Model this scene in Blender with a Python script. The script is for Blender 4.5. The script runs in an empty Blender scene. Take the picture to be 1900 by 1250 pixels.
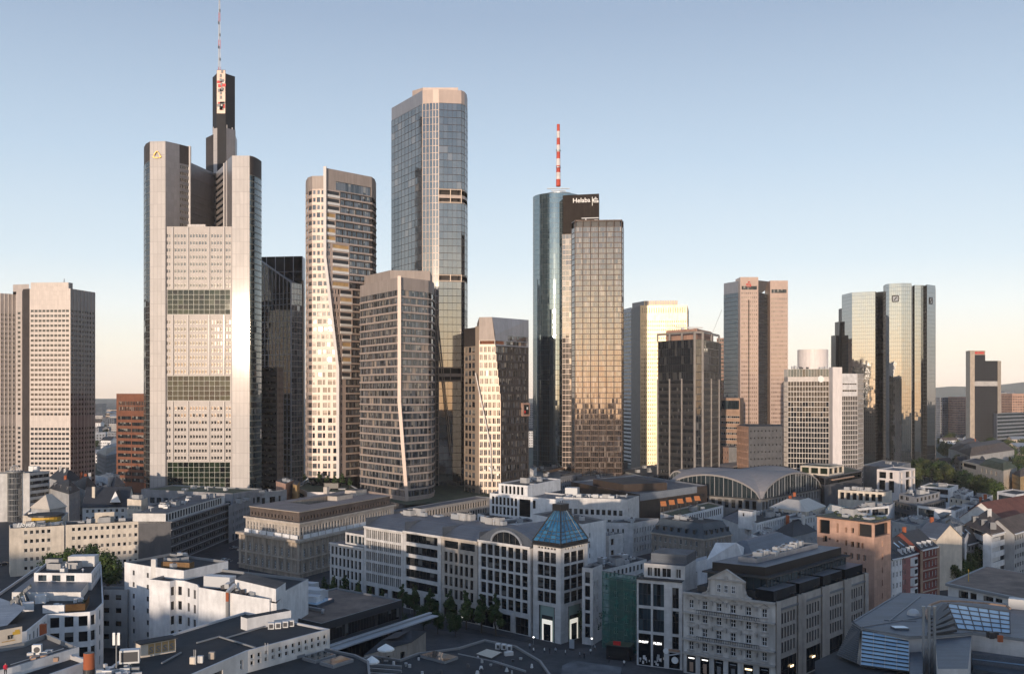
import bpy, bmesh, math, random
from mathutils import Vector, Matrix
R_ = random.Random(7)
SC = bpy.context.scene
COL = SC.collection
# ---------------------------------------------------------------- survey of the place
# metres; the viewpoint is 72 m above the square, looking along +Y
F = 1800.0; CX = 950.0; HY = 730.0; H = 72.0
def xy(x,D):return Vector(((x-CX)*D/F,D))
def zat(y,D):return H-(y-HY)*D/F
def rp(x,y,Z):
 D =(H-Z)*F/(y-HY)
 return xy(x,D)
def gp(x,y):return rp(x,y,0.0)
def quad_from(c,l,r):return[l,c,r,l+r-c]
def lerp(a,b,t):return a+(b-a)*t
def along(p,q,d):
 v =(q-p); return p+v*(d/v.length)
 # ---------------------------------------------------------------- material helpers
MATS ={}
def nmat(name):
 m = bpy.data.materials.new(name); m.use_nodes = True
 nt = m.node_tree; b = nt.nodes['Principled BSDF']
 MATS[name] = m
 return m, nt, b
def N(nt,kind,**kw):
 n = nt.nodes.new(kind)
 for k, v in kw.items():
  if k in('operation','data_type','blend_type','noise_dimensions','interpolation','feature','distance'):
   setattr(n,k,v)
  else:n.inputs[k].default_value = v
 return n
def L(nt,a,b):nt.links.new(a,b)
def ramp(nt,stops,interp='LINEAR'):
 r = nt.nodes.new('ShaderNodeValToRGB'); r.color_ramp.interpolation = interp
 e = r.color_ramp.elements
 while len(e)<len(stops):e.new(0.5)
 for i,(p,c)in enumerate(stops):
  e[i].position = p; e[i].color =(c[0],c[1],c[2],1)
 return r
def plaster(name,col,rough=.85,var=.21,scale=.25,streak=.11,metal=0.,spec=.35,grid=None,seam=.6):
 """wall surface: soft mottling, rain streaks and (grid) the joints between cladding panels"""
 m, nt, b = nmat(name)
 g = nt.nodes.new('ShaderNodeNewGeometry')
 n1 = N(nt,'ShaderNodeTexNoise',Scale=scale,Detail=6.,Roughness=.65); L(nt,g.outputs['Position'],n1.inputs['Vector'])
 mp = nt.nodes.new('ShaderNodeMapping'); mp.inputs['Scale'].default_value =(.8,.8,.12); L(nt,g.outputs['Position'],mp.inputs['Vector'])
 n2 = N(nt,'ShaderNodeTexNoise',Scale=1.,Detail=4.); L(nt,mp.outputs[0],n2.inputs['Vector'])
 a = N(nt,'ShaderNodeMapRange'); a.inputs[1].default_value = .3; a.inputs[2].default_value = .7
 a.inputs[3].default_value = 1-var; a.inputs[4].default_value = 1+var*.6; L(nt,n1.outputs[0],a.inputs[0])
 c = N(nt,'ShaderNodeMapRange'); c.inputs[1].default_value = .35; c.inputs[2].default_value = .7
 c.inputs[3].default_value = 1-streak; c.inputs[4].default_value = 1+streak*.4; L(nt,n2.outputs[0],c.inputs[0])
 mul = N(nt,'ShaderNodeMath',operation='MULTIPLY'); L(nt,a.outputs[0],mul.inputs[0]); L(nt,c.outputs[0],mul.inputs[1])
 fac = mul.outputs[0]
 if grid:
  uv = nt.nodes.new('ShaderNodeUVMap'); uv.uv_map = 'UVMap'
  br = nt.nodes.new('ShaderNodeTexBrick'); br.offset = 0.0; br.offset_frequency = 2
  br.inputs['Scale'].default_value = 1.; br.inputs['Brick Width'].default_value = grid[0]; br.inputs['Row Height'].default_value = grid[1]
  br.inputs['Mortar Size'].default_value = grid[2]; br.inputs['Mortar Smooth'].default_value = .1
  br.inputs['Color1'].default_value =(1,1,1,1); br.inputs['Color2'].default_value =(.88,.88,.88,1)
  br.inputs['Mortar'].default_value =(seam,seam,seam,1)
  L(nt,uv.outputs[0],br.inputs['Vector'])
  m2 = N(nt,'ShaderNodeMath',operation='MULTIPLY'); L(nt,fac,m2.inputs[0]); L(nt,br.outputs[0],m2.inputs[1]); fac = m2.outputs[0]
 v = N(nt,'ShaderNodeVectorMath',operation='SCALE'); v.inputs[0].default_value = col; L(nt,fac,v.inputs['Scale'])
 L(nt,v.outputs[0],b.inputs['Base Color'])
 b.inputs['Roughness'].default_value = rough; b.inputs['Metallic'].default_value = metal
 b.inputs['Specular IOR Level'].default_value = spec
 return m
def flat(name,col,rough=.6,metal=0.,emit=None,es=0.):
 m, nt, b = nmat(name)
 b.inputs['Base Color'].default_value =(*col,1); b.inputs['Roughness'].default_value = rough; b.inputs['Metallic'].default_value = metal
 if emit:b.inputs['Emission Color'].default_value =(*emit,1); b.inputs['Emission Strength'].default_value = es
 return m
def glass(name,stops,ior=1.9,tilt=.012,rough=.03,tint=(1,1,1),wav=.004,blind=0.,bcol=(.22,.21,.19)):
 """window glass: every pane is its own mesh island, so it gets its own room behind it (stops) and its own tiny tilt"""
 m, nt, b = nmat(name)
 g = nt.nodes.new('ShaderNodeNewGeometry'); o = nt.nodes.new('ShaderNodeObjectInfo')
 cv = nt.nodes.new('ShaderNodeCombineXYZ'); L(nt,g.outputs['Random Per Island'],cv.inputs[0]); L(nt,o.outputs['Random'],cv.inputs[1])
 wn = nt.nodes.new('ShaderNodeTexWhiteNoise'); wn.noise_dimensions = '3D'; L(nt,cv.outputs[0],wn.inputs['Vector'])
 r = ramp(nt,stops,'CONSTANT'); L(nt,wn.outputs['Value'],r.inputs[0])
 if blind:
 # roller blinds drawn down to a different height behind each pane
  uv = nt.nodes.new('ShaderNodeUVMap'); uv.uv_map = 'UVMap'; sx = nt.nodes.new('ShaderNodeSeparateXYZ'); L(nt,uv.outputs[0],sx.inputs[0]); sc = nt.nodes.new('ShaderNodeSeparateColor'); L(nt,wn.outputs['Color'],sc.inputs[0])
  th = N(nt,'ShaderNodeMapRange'); th.inputs[1].default_value = 0.; th.inputs[2].default_value = blind; th.inputs[3].default_value = .15; th.inputs[4].default_value = 1.; L(nt,sc.outputs[1],th.inputs[0])
  gt = N(nt,'ShaderNodeMath',operation='GREATER_THAN'); L(nt,sx.outputs[1],gt.inputs[0]); L(nt,th.outputs[0],gt.inputs[1])
  mb_ = nt.nodes.new('ShaderNodeMix'); mb_.data_type = 'RGBA'; L(nt,gt.outputs[0],mb_.inputs[0]); L(nt,r.outputs[0],mb_.inputs[6]); mb_.inputs[7].default_value =(*bcol,1); L(nt,mb_.outputs[2],b.inputs['Base Color'])
 else:L(nt,r.outputs[0],b.inputs['Base Color'])
 s = N(nt,'ShaderNodeVectorMath',operation='SUBTRACT'); L(nt,wn.outputs['Color'],s.inputs[0]); s.inputs[1].default_value =(.5,.5,.5)
 k = N(nt,'ShaderNodeVectorMath',operation='SCALE'); L(nt,s.outputs[0],k.inputs[0]); k.inputs['Scale'].default_value = tilt*2
 no = N(nt,'ShaderNodeTexNoise',Scale=.35,Detail=2.); L(nt,g.outputs['Position'],no.inputs['Vector'])
 s2 = N(nt,'ShaderNodeVectorMath',operation='SUBTRACT'); L(nt,no.outputs['Color'],s2.inputs[0]); s2.inputs[1].default_value =(.5,.5,.5)
 k2 = N(nt,'ShaderNodeVectorMath',operation='SCALE'); L(nt,s2.outputs[0],k2.inputs[0]); k2.inputs['Scale'].default_value = wav*2
 a = N(nt,'ShaderNodeVectorMath',operation='ADD'); L(nt,g.outputs['Normal'],a.inputs[0]); L(nt,k.outputs[0],a.inputs[1])
 a2 = N(nt,'ShaderNodeVectorMath',operation='ADD'); L(nt,a.outputs[0],a2.inputs[0]); L(nt,k2.outputs[0],a2.inputs[1])
 nn = N(nt,'ShaderNodeVectorMath',operation='NORMALIZE'); L(nt,a2.outputs[0],nn.inputs[0]); L(nt,nn.outputs[0],b.inputs['Normal'])
 b.inputs['IOR'].default_value = ior; b.inputs['Roughness'].default_value = rough
 b.inputs['Specular Tint'].default_value =(*tint,1)
 return m
def roofing(name,col,scale=.5,var=.35,rough=.9,fine=6.,seams=None,metal=0.,patch=.0):
 m, nt, b = nmat(name)
 g = nt.nodes.new('ShaderNodeNewGeometry')
 n1 = N(nt,'ShaderNodeTexNoise',Scale=scale*.35,Detail=8.,Roughness=.7); L(nt,g.outputs['Position'],n1.inputs['Vector'])
 n2 = N(nt,'ShaderNodeTexNoise',Scale=fine,Detail=3.); L(nt,g.outputs['Position'],n2.inputs['Vector'])
 a = N(nt,'ShaderNodeMapRange'); a.inputs[1].default_value = .3; a.inputs[2].default_value = .7; a.inputs[3].default_value = 1-var; a.inputs[4].default_value = 1+var; L(nt,n1.outputs[0],a.inputs[0])
 c = N(nt,'ShaderNodeMapRange'); c.inputs[1].default_value = .3; c.inputs[2].default_value = .7; c.inputs[3].default_value = .8; c.inputs[4].default_value = 1.2; L(nt,n2.outputs[0],c.inputs[0])
 mul = N(nt,'ShaderNodeMath',operation='MULTIPLY'); L(nt,a.outputs[0],mul.inputs[0]); L(nt,c.outputs[0],mul.inputs[1]); fac = mul.outputs[0]
 if seams:
  uv = nt.nodes.new('ShaderNodeUVMap'); uv.uv_map = 'UVMap'
  br = nt.nodes.new('ShaderNodeTexBrick'); br.offset = .5; br.inputs['Scale'].default_value = 1.
  br.inputs['Brick Width'].default_value = seams[0]; br.inputs['Row Height'].default_value = seams[1]; br.inputs['Mortar Size'].default_value = seams[2]
  br.inputs['Color1'].default_value =(1,1,1,1); br.inputs['Color2'].default_value =(.8,.8,.8,1); br.inputs['Mortar'].default_value =(seams[3], )*3+(1, )
  L(nt,uv.outputs[0],br.inputs['Vector'])
  m2 = N(nt,'ShaderNodeMath',operation='MULTIPLY'); L(nt,fac,m2.inputs[0]); L(nt,br.outputs[0],m2.inputs[1]); fac = m2.outputs[0]
 v = N(nt,'ShaderNodeVectorMath',operation='SCALE'); v.inputs[0].default_value = col; L(nt,fac,v.inputs['Scale']); L(nt,v.outputs[0],b.inputs['Base Color'])
 b.inputs['Roughness'].default_value = rough; b.inputs['Metallic'].default_value = metal
 return m
 # ---------------------------------------------------------------- mesh builder
def area2(p):return sum(p[i].x*p[(i+1)%len(p)].y-p[(i+1)%len(p)].x*p[i].y for i in range(len(p)))
def ccw(p):
 return list(p)if area2(p)>0 else list(reversed(p))
def inset(poly,d):
 n = len(poly); out =[]
 for i in range(n):
  a, b, c = poly[i-1], poly[i], poly[(i+1)%n]
  u =(b-a).normalized(); v =(c-b).normalized()
  n1 = Vector((-u.y,u.x)); n2 = Vector((-v.y,v.x))
  k = 1+n1.dot(n2)
  if k<.25:k = .25
  out.append(b+(n1+n2)*(d/k))
 return out
class MB:
 def __init__(s):s.v =[]; s.f =[]; s.m =[]; s.uv =[]; s.mats =[]
 def mi(s,mat):
  if mat not in s.mats:s.mats.append(mat)
  return s.mats.index(mat)
 def face(s,pts,mat,uv=None):
  i = len(s.v); s.v.extend([tuple(p)for p in pts]); s.f.append(list(range(i,i+len(pts)))); s.m.append(s.mi(mat))
  s.uv.append(uv if uv else[(p[0],p[1])for p in pts])
 def wall(s,p0,p1,z0,z1,mat,u0=0.):
  l =(p1-p0).length
  s.face([(p0.x,p0.y,z0),(p1.x,p1.y,z0),(p1.x,p1.y,z1),(p0.x,p0.y,z1)],mat,[(u0,z0),(u0+l,z0),(u0+l,z1),(u0,z1)])
 def walls(s,poly,z0,z1,mat):
  poly = ccw(poly)
  for i in range(len(poly)):s.wall(poly[i],poly[(i+1)%len(poly)],z0,z1,mat)
 def cap(s,poly,z,mat):
  poly = ccw(poly); s.face([(p.x,p.y,z)for p in poly],mat)
 def prism(s,poly,z0,z1,mat,top=None,bottom=False):
  s.walls(poly,z0,z1,mat); s.cap(poly,z1,top or mat)
  if bottom:s.face([(p.x,p.y,z0)for p in reversed(ccw(poly))],mat)
 def frustum(s,poly,z0,poly2,z1,mat,top=None):
  n = len(poly)
  for i in range(n):
   a, b = poly[i], poly[(i+1)%n]; c, d = poly2[(i+1)%n], poly2[i]
   l =(b-a).length; u =(b-a).normalized(); h = math.hypot(z1-z0,((a+b)/2-(c+d)/2).length)
   s.face([(a.x,a.y,z0),(b.x,b.y,z0),(c.x,c.y,z1),(d.x,d.y,z1)],mat,[(0,0),(l,0),((c-a).dot(u),h),((d-a).dot(u),h)])
  if top:s.cap(poly2,z1,top)
 def box(s,c,sx,sy,sz,mat,rot=0.,top=None):
  """c = centre of the base"""
  u = Vector((math.cos(rot),math.sin(rot))); w = Vector((-u.y,u.x)); o = Vector((c[0],c[1]))
  p =[o-u*sx/2-w*sy/2,o+u*sx/2-w*sy/2,o+u*sx/2+w*sy/2,o-u*sx/2+w*sy/2]
  s.prism(p,c[2],c[2]+sz,mat,top,True)
 def bar(s,a,b,w,mat,h=None):
  a = Vector(a); b = Vector(b); d =(b-a)
  if d.length<1e-6:return
  d.normalize(); up = Vector((0,0,1))if abs(d.z)<.95 else Vector((0,1,0))
  x = d.cross(up).normalized()*w/2; y = d.cross(x).normalized()*(h or w)/2
  q =[a+x+y,a-x+y,a-x-y,a+x-y]; r =[p+(b-a)for p in q]
  for i in range(4):
   j =(i+1)%4; s.face([q[j],q[i],r[i],r[j]],mat)
  s.face(q,mat); s.face(list(reversed(r)),mat)
 def tube(s,c,r0,r1,z0,z1,mat,n=16,cap=None,capb=False):
  P =[Vector((math.cos(2*math.pi*i/n),math.sin(2*math.pi*i/n)))for i in range(n)]; o = Vector((c[0],c[1]))
  for i in range(n):
   j =(i+1)%n; a = o+P[i]*r0; b = o+P[j]*r0; e = o+P[j]*r1; d = o+P[i]*r1
   k = 2*math.pi*max(r0,r1)/n
   if r1<1e-5:s.face([(a.x,a.y,z0),(b.x,b.y,z0),(o.x,o.y,z1)],mat,[(i*k,z0),(i*k+k,z0),(i*k,z1)])
   else:s.face([(a.x,a.y,z0),(b.x,b.y,z0),(e.x,e.y,z1),(d.x,d.y,z1)],mat,[(i*k,z0),(i*k+k,z0),(i*k+k,z1),(i*k,z1)])
  if r1>1e-5:s.face([(o.x+p.x*r1,o.y+p.y*r1,z1)for p in P],cap or mat)
 def dome(s,c,r,mat,n=12,k=5,sq=1.):
  for j in range(k):
   a0 = math.pi/2*j/k; a1 = math.pi/2*(j+1)/k
   s.tube(c,r*math.cos(a0),max(r*math.cos(a1),0),c[2]+r*sq*math.sin(a0),c[2]+r*sq*math.sin(a1),mat,n)
 def add(s,o,M):
  i = len(s.v); s.v.extend([tuple(M@Vector(p))for p in o.v])
  k =[s.mi(m)for m in o.mats]
  s.f.extend([[q+i for q in f]for f in o.f]); s.m.extend([k[q]for q in o.m]); s.uv.extend(o.uv)
 def mesh(s,name,off=(0,0,0)):
  me = bpy.data.meshes.new(name); ox, oy, oz = off
  me.from_pydata([(p[0]-ox,p[1]-oy,p[2]-oz)for p in s.v],[],s.f)
  for m in s.mats:me.materials.append(MATS[m]if isinstance(m,str)else m)
  me.polygons.foreach_set('material_index',s.m)
  ul = me.uv_layers.new(name='UVMap'); flatuv =[]
  for u in s.uv:
   for q in u:flatuv.extend(q)
  ul.data.foreach_set('uv',flatuv); me.update()
  return me
 def obj(s,name,parent=None,off=None):
  if not s.f:return None
  if off is None:off = wloc(parent)if parent else(0,0,0)
  o = bpy.data.objects.new(name,s.mesh(name,off)); COL.objects.link(o); o.parent = parent
  if not parent and off!=(0,0,0):o.location = off
  return o
def wloc(o):
 v = Vector((0,0,0))
 while o is not None:v+=o.location; o = o.parent
 return tuple(v)
def smooth(o,ang=None):
 o.data.polygons.foreach_set('use_smooth',[True]*len(o.data.polygons)); return o
def tag(o,label,cat,group=None,kind=None):
 if label:o['label'] = label
 if cat:o['category'] = cat
 if group:o['group'] = group
 if kind:o['kind'] = kind
 return o
def thing(name,label,cat,loc,group=None):
 o = bpy.data.objects.new(name,None); o.location = loc; o.empty_display_size = 1; COL.objects.link(o)
 return tag(o,label,cat,group)
def struct(name,mb):
 o = mb.obj(name); o['kind'] = 'structure'; return o
def copy_tree(o,parent=None):
 c = o.copy(); COL.objects.link(c); c.parent = parent
 for ch in list(o.children):copy_tree(ch,c)
 return c
 # ---------------------------------------------------------------- windows
STY ={}
def sty(name,frame,gl,fw=.09,sill=None):STY[name] =(frame,gl,fw,sill)
WM ={}
def win_mb(w,h,style,nx,ny):
 fr, gl, fw, sill = STY[style]; b = MB()
 xs =[-w/2+w*i/nx for i in range(nx+1)]; zs =[-h/2+h*i/ny for i in range(ny+1)]
 d = .07
 def br(x0,x1,z0,z1):
  b.face([(x0,0,z0),(x1,0,z0),(x1,0,z1),(x0,0,z1)],fr,[(x0,z0),(x1,z0),(x1,z1),(x0,z1)])
  if nx*ny<=8:
   b.face([(x0,d,z0),(x0,0,z0),(x0,0,z1),(x0,d,z1)],fr); b.face([(x1,0,z0),(x1,d,z0),(x1,d,z1),(x1,0,z1)],fr)
   b.face([(x0,0,z1),(x1,0,z1),(x1,d,z1),(x0,d,z1)],fr); b.face([(x0,d,z0),(x1,d,z0),(x1,0,z0),(x0,0,z0)],fr)
 if fw>0:
  for i, x in enumerate(xs):
   a = x if i==0 else x-fw/2; e = x if i==nx else x+fw/2
   if i==0:e = x+fw
   if i==nx:a = x-fw
   br(a,e,-h/2,h/2)
  for i, z in enumerate(zs):
   a = z if i==0 else z-fw/2; e = z if i==ny else z+fw/2
   if i==0:e = z+fw
   if i==ny:a = z-fw
   for j in range(nx):
    br(xs[j]+(fw if j==0 else fw/2),xs[j+1]-(fw if j==nx-1 else fw/2),a,e)
 for i in range(nx):
  for j in range(ny):
   b.face([(xs[i],d,zs[j]),(xs[i+1],d,zs[j]),(xs[i+1],d,zs[j+1]),(xs[i],d,zs[j+1])],gl,[(0,0),(1,0),(1,1),(0,1)])
 if sill:
  b.box((0,-.12,-h/2-.12),w+.3,.5,.12,sill)
 return b
def win_get(w,h,style,nx,ny):
 k =(round(w,2),round(h,2),style,nx,ny)
 if k not in WM:
  b = win_mb(k[0],k[1],style,nx,ny); WM[k] =[b,None]
 return WM[k]
CAM = Vector((0,0))
def faces_cam(p0,p1,tol=.02):
 u =(p1-p0).normalized(); n = Vector((u.y,-u.x)); m =(p0+p1)/2
 return n.dot((CAM-m).normalized())>-tol
class Bld:
 def __init__(s,name,label,cat,at,z=0.,group=None,wname='window',maxw=100):
  s.root = thing(name,label,cat,(at.x,at.y,z),group); s.p ={}; s.win =[]; s.wname = wname; s.maxw = maxw; s.subl =[]
 def mb(s,part):
  if part not in s.p:s.p[part] = MB()
  return s.p[part]
 def facade(s,p0,p1,z0,z1,holes,mat,part='wall',depth=.22,rmat=None):
  mb = s.mb(part); u =(p1-p0).normalized(); n = Vector((u.y,-u.x)); Lg =(p1-p0).length; rmat = rmat or mat
  vs = sorted(set([z0,z1]+[h[2]for h in holes]+[h[3]for h in holes]))
  for a, b in zip(vs,vs[1:]):
   if b-a<1e-4:continue
   hs = sorted([h for h in holes if h[2]<b-1e-5 and h[3]>a+1e-5],key=lambda h:h[0]); x = 0.
   for h in hs+[(Lg,Lg)]:
    if h[0]>x+1e-4:mb.wall(p0+u*x,p0+u*h[0],a,b,mat,x)
    x = max(x,h[1])
  ang = math.atan2(u.y,u.x)
  for h in holes:
   a = p0+u*h[0]; b = p0+u*h[1]; ai = a-n*depth; bi = b-n*depth
   if depth>0:
    mb.wall(a,ai,h[2],h[3],rmat); mb.wall(bi,b,h[2],h[3],rmat)
    mb.face([(a.x,a.y,h[2]),(b.x,b.y,h[2]),(bi.x,bi.y,h[2]),(ai.x,ai.y,h[2])],rmat)
    mb.face([(ai.x,ai.y,h[3]),(bi.x,bi.y,h[3]),(b.x,b.y,h[3]),(a.x,a.y,h[3])],rmat)
   if h[4]is None:
    mb.wall(ai,bi,h[2],h[3],h[5]); continue
   c =(ai+bi)/2; w = h[1]-h[0]; hh = h[3]-h[2]
   M = Matrix.Translation((c.x-s.root.location.x,c.y-s.root.location.y,(h[2]+h[3])/2-s.root.location.z))@Matrix.Rotation(ang,4,'Z')
   dist = c.length; s.win.append((w*hh*max(n.dot(-c.normalized()),.02)/dist**2,M,w,hh,h[4],h[5],h[6],h[7]if len(h)>7 else s.wname))
 def plain(s,p0,p1,z0,z1,mat,part='wall'):s.mb(part).wall(p0,p1,z0,z1,mat)
 def done(s):
  objs ={}
  for k, mb in s.p.items():objs[k] = mb.obj(k,s.root)
  for par, k, mb in s.subl:
   o = mb.obj(k,objs.get(par)or s.root)
  names = set(w[7]for w in s.win)
  for nm in names:
   W = sorted([w for w in s.win if w[7]==nm],key=lambda w:-w[0])
   for w in W[:s.maxw]:
    e = win_get(w[2],w[3],w[4],w[5],w[6])
    if e[1]is None:e[1] = e[0].mesh(nm)
    o = bpy.data.objects.new(nm,e[1]); o.parent = s.root; o.matrix_local = w[1]; COL.objects.link(o)
   if len(W)>s.maxw:
    mb = MB()
    for w in W[s.maxw:]:mb.add(win_get(w[2],w[3],w[4],w[5],w[6])[0],w[1])
    o = mb.obj(nm,s.root,(0,0,0)); o['kind'] = 'stuff'
  return s.root
def rows(L_,z0,z1,fh=3.5,bay=3.,w=1.5,h=1.9,sill=.9,base=0.,top=.6,style='std',nx=2,ny=1,m=.8,gf=None,gfh=3.2,skip=0.,wname=None,rng=R_,gfw=None):
 """the openings of one wall as (u0, u1, z0, z1, style, nx, ny[, name])"""
 out =[]; nc = max(1,int((L_-2*m)/bay+.35)); b =(L_-2*m)/nc
 if b<w+.1:w = b*.7
 z = z0+base
 while z+sill+h<z1-top+.01:
  for i in range(nc):
   if skip and rng.random()<skip:continue
   c = m+b*(i+.5); t =(c-w/2,c+w/2,z+sill,z+sill+h,style,nx,ny)
   out.append(t+(wname,)if wname else t)
  z+=fh
 if gf and base>2:
  nc2 = max(1,int((L_-2*m)/(gfw or 4.5)+.3)); b2 =(L_-2*m)/nc2
  for i in range(nc2):out.append((m+b2*i+.35,m+b2*(i+1)-.35,z0+.3,z0+min(base-.7,gfh+.3),gf,3,1,'shop_window'))
 return out
def block(b,poly,z0,z1,wall,roof='bitumen',spec=None,over=None,parapet=.7,cop='coping',part='wall',depth=.22,rpart='roof',blank=()):
 """upright walls with openings on the sides that can be seen, a flat roof sunk behind a parapet"""
 rev = area2(poly)<0
 pl = list(reversed(poly))if rev else list(poly); n = len(pl)
 for i in range(n):
  p0, p1 = pl[i], pl[(i+1)%n]
  oi =(n-2-i)%n if rev else i
  sp =(over or{}).get(oi,spec)
  if sp and oi not in blank and faces_cam(p0,p1)and(p1-p0).length>1.2:
   hs = rows((p1-p0).length,z0,z1,**sp)if isinstance(sp,dict)else sp((p1-p0).length,z0,z1)
   b.facade(p0,p1,z0,z1,hs,wall,part,depth)
  else:b.plain(p0,p1,z0,z1,wall,part)
 rb = b.mb(rpart)
 if parapet>0:
  t = .35; ins = inset(pl,t)
  for i in range(n):
   a, c, d, e = pl[i], pl[(i+1)%n], ins[(i+1)%n], ins[i]
   rb.face([(a.x,a.y,z1),(c.x,c.y,z1),(d.x,d.y,z1),(e.x,e.y,z1)],cop)
   rb.wall(d,e,z1-parapet,z1,cop)
  rb.cap(ins,z1-parapet,roof); return ins, z1-parapet
 rb.cap(pl,z1,roof); return pl, z1
def plant(b,poly,z,n,rng,lo=.8,hi=2.6,host='roof'):
 n = int(n*1.5+1)
 """vents, ducts and cooling units bolted to a flat roof"""
 c = sum(poly,Vector((0,0)))/len(poly)
 for i in range(n):
  e = rng.randrange(len(poly)); p = lerp(poly[e],poly[(e+1)%len(poly)],rng.random()); p = lerp(c,p,rng.uniform(.05,.82))
  ang = math.atan2((poly[1]-poly[0]).y,(poly[1]-poly[0]).x); k = rng.random(); mb = MB()
  if k<.42:
   sx, sy, sz = rng.uniform(1.2,3.4), rng.uniform(1.,2.2), rng.uniform(lo,hi)*.75
   mb.box((p.x,p.y,z+.15),sx,sy,sz,'hvac',ang,'hvac_top'); mb.tube((p.x,p.y),.42,.42,z+.15+sz,z+.4+sz,'hvac_dark',10)
   mb.box((p.x,p.y,z),sx*.8,sy*.8,.15,'hvac_dark',ang); nm = 'cooling_unit'
  elif k<.7:
   hh = rng.uniform(.6,1.8); mb.tube((p.x,p.y),.22,.22,z,z+hh,'hvac',8); mb.tube((p.x,p.y),.42,.1,z+hh,z+hh+.3,'hvac_top',8); nm = 'vent_pipe'
  elif k<.88:
   sx, sy = rng.uniform(1.,2.2), rng.uniform(1.,1.6)
   mb.box((p.x,p.y,z),sx,sy,.35,'coping',ang,'skylight'); nm = 'roof_light'
  else:
   mb.box((p.x,p.y,z),rng.uniform(2.2,4.5),rng.uniform(2.,3.),rng.uniform(1.8,2.6),'plaster_grey',ang,'bitumen'); nm = 'roof_hut'
  b.subl.append((host,nm,mb))
def gable(b,a0,a1,b0,b1,z,rise,mat,wall,over=.4,part='roof',wpart='wall'):
 """eaves a0-a1 and b0-b1 (parallel, a0 opposite b0), ridge midway"""
 r0 =(a0+b0)/2; r1 =(a1+b1)/2; mb = b.mb(part)
 u =(a1-a0).normalized()
 for e0, e1 in((a0,a1),(b0,b1)):
  w =((e0+e1)/2-(r0+r1)/2); k = over/w.length; dz = rise*k; l =(e1-e0).length; sl = math.hypot(w.length,rise)
  o0 = e0+w*k-u*over; o1 = e1+w*k+u*over; q0 = r0-u*over; q1 = r1+u*over
  pts =[(o0.x,o0.y,z-dz),(o1.x,o1.y,z-dz),(q1.x,q1.y,z+rise),(q0.x,q0.y,z+rise)]; uv =[(0,0),(l,0),(l,sl),(0,sl)]
  nrm =(Vector(pts[1])-Vector(pts[0])).cross(Vector(pts[3])-Vector(pts[0]))
  if nrm.z<0:pts.reverse(); uv.reverse()
  mb.face(pts,mat,uv)
  mb.face([(q[0],q[1],q[2]-.18)for q in reversed(pts)],mat)
  for i in range(4):
   p, q = pts[i], pts[(i+1)%4]; mb.face([(p[0],p[1],p[2]-.18),(q[0],q[1],q[2]-.18),q,p],mat)
 for e, f, r in((a0,b0,r0),(a1,b1,r1)):
  b.mb(wpart).face([(e.x,e.y,z),(f.x,f.y,z),(r.x,r.y,z+rise)],wall,[(0,z),((f-e).length,z),((f-e).length/2,z+rise)])
def hip(b,poly,z,rise,d,mat,top=None,part='roof',over=.35):
 p = ccw(poly); o = inset(p,-over); q = inset(p,d)
 b.mb(part).frustum(o,z-.1,q,z+rise,mat,top or mat)
 b.mb(part).face([(v.x,v.y,z-.1)for v in reversed(o)],mat)
def curtain(mb,p0,p1,z0,z1,nu,nv,gl,fr,mw=.12,mh=.2,off=.1,skip=None,sp=None,spmat=None,u0=0.):
 """a glazed wall: one pane per cell (its own island), real mullions and transoms standing proud; sp = opaque share of each storey"""
 u =(p1-p0); l = u.length; u = u/l; n = Vector((u.y,-u.x)); du = l/nu; dv =(z1-z0)/nv
 for j in range(nv):
  a = z0+dv*j; c = a+dv
  if sp:
   k = a+dv*sp; mb.wall(p0,p1,a,k,spmat or fr,u0); a = k
  for i in range(nu):
   if skip and skip(i,j):continue
   q0 = p0+u*du*i; q1 = p0+u*du*(i+1); mb.wall(q0,q1,a,c,gl)
 e = n*off
 if mw>0:
  for i in range(nu+1):
   c = p0+u*du*i; a, d = c-u*mw/2, c+u*mw/2
   mb.wall(a+e,d+e,z0,z1,fr); mb.wall(a,a+e,z0,z1,fr); mb.wall(d+e,d,z0,z1,fr)
 if mh>0:
  e2 = n*(off-.02 if off>.04 else off*.6)
  for j in range(nv+1):
   z = z0+dv*j; a, d = max(z-mh/2,z0), min(z+mh/2,z1);
   mb.wall(p0+e2,p1+e2,a,d,fr)
   mb.face([(p0.x+e2.x,p0.y+e2.y,d),(p1.x+e2.x,p1.y+e2.y,d),(p1.x,p1.y,d),(p0.x,p0.y,d)],fr)
   mb.face([(p0.x,p0.y,a),(p1.x,p1.y,a),(p1.x+e2.x,p1.y+e2.y,a),(p0.x+e2.x,p0.y+e2.y,a)],fr)
def text_mb(s,size,mat,depth=.12,bold=0.,shear=0.,space=1.):
 cu = bpy.data.curves.new('lettering','FONT'); cu.body = s; cu.size = size; cu.extrude = depth; cu.offset = bold; cu.shear = shear; cu.space_character = space
 o = bpy.data.objects.new('lettering',cu); COL.objects.link(o)
 bpy.context.view_layer.update()
 me = bpy.data.meshes.new_from_object(o.evaluated_get(bpy.context.evaluated_depsgraph_get()))
 mb = MB()
 for p in me.polygons:mb.face([me.vertices[i].co[:]for i in p.vertices],mat)
 bpy.data.objects.remove(o); bpy.data.meshes.remove(me); bpy.data.curves.remove(cu)
 return mb
def place_on(p0,u,z):
 """matrix putting local x along u, local y up, local z outward, at p0 (2D) height z"""
 n = Vector((u.y,-u.x))
 return Matrix(((u.x,0,n.x,p0.x),(u.y,0,n.y,p0.y),(0,1,0,z),(0,0,0,1)))
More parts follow.
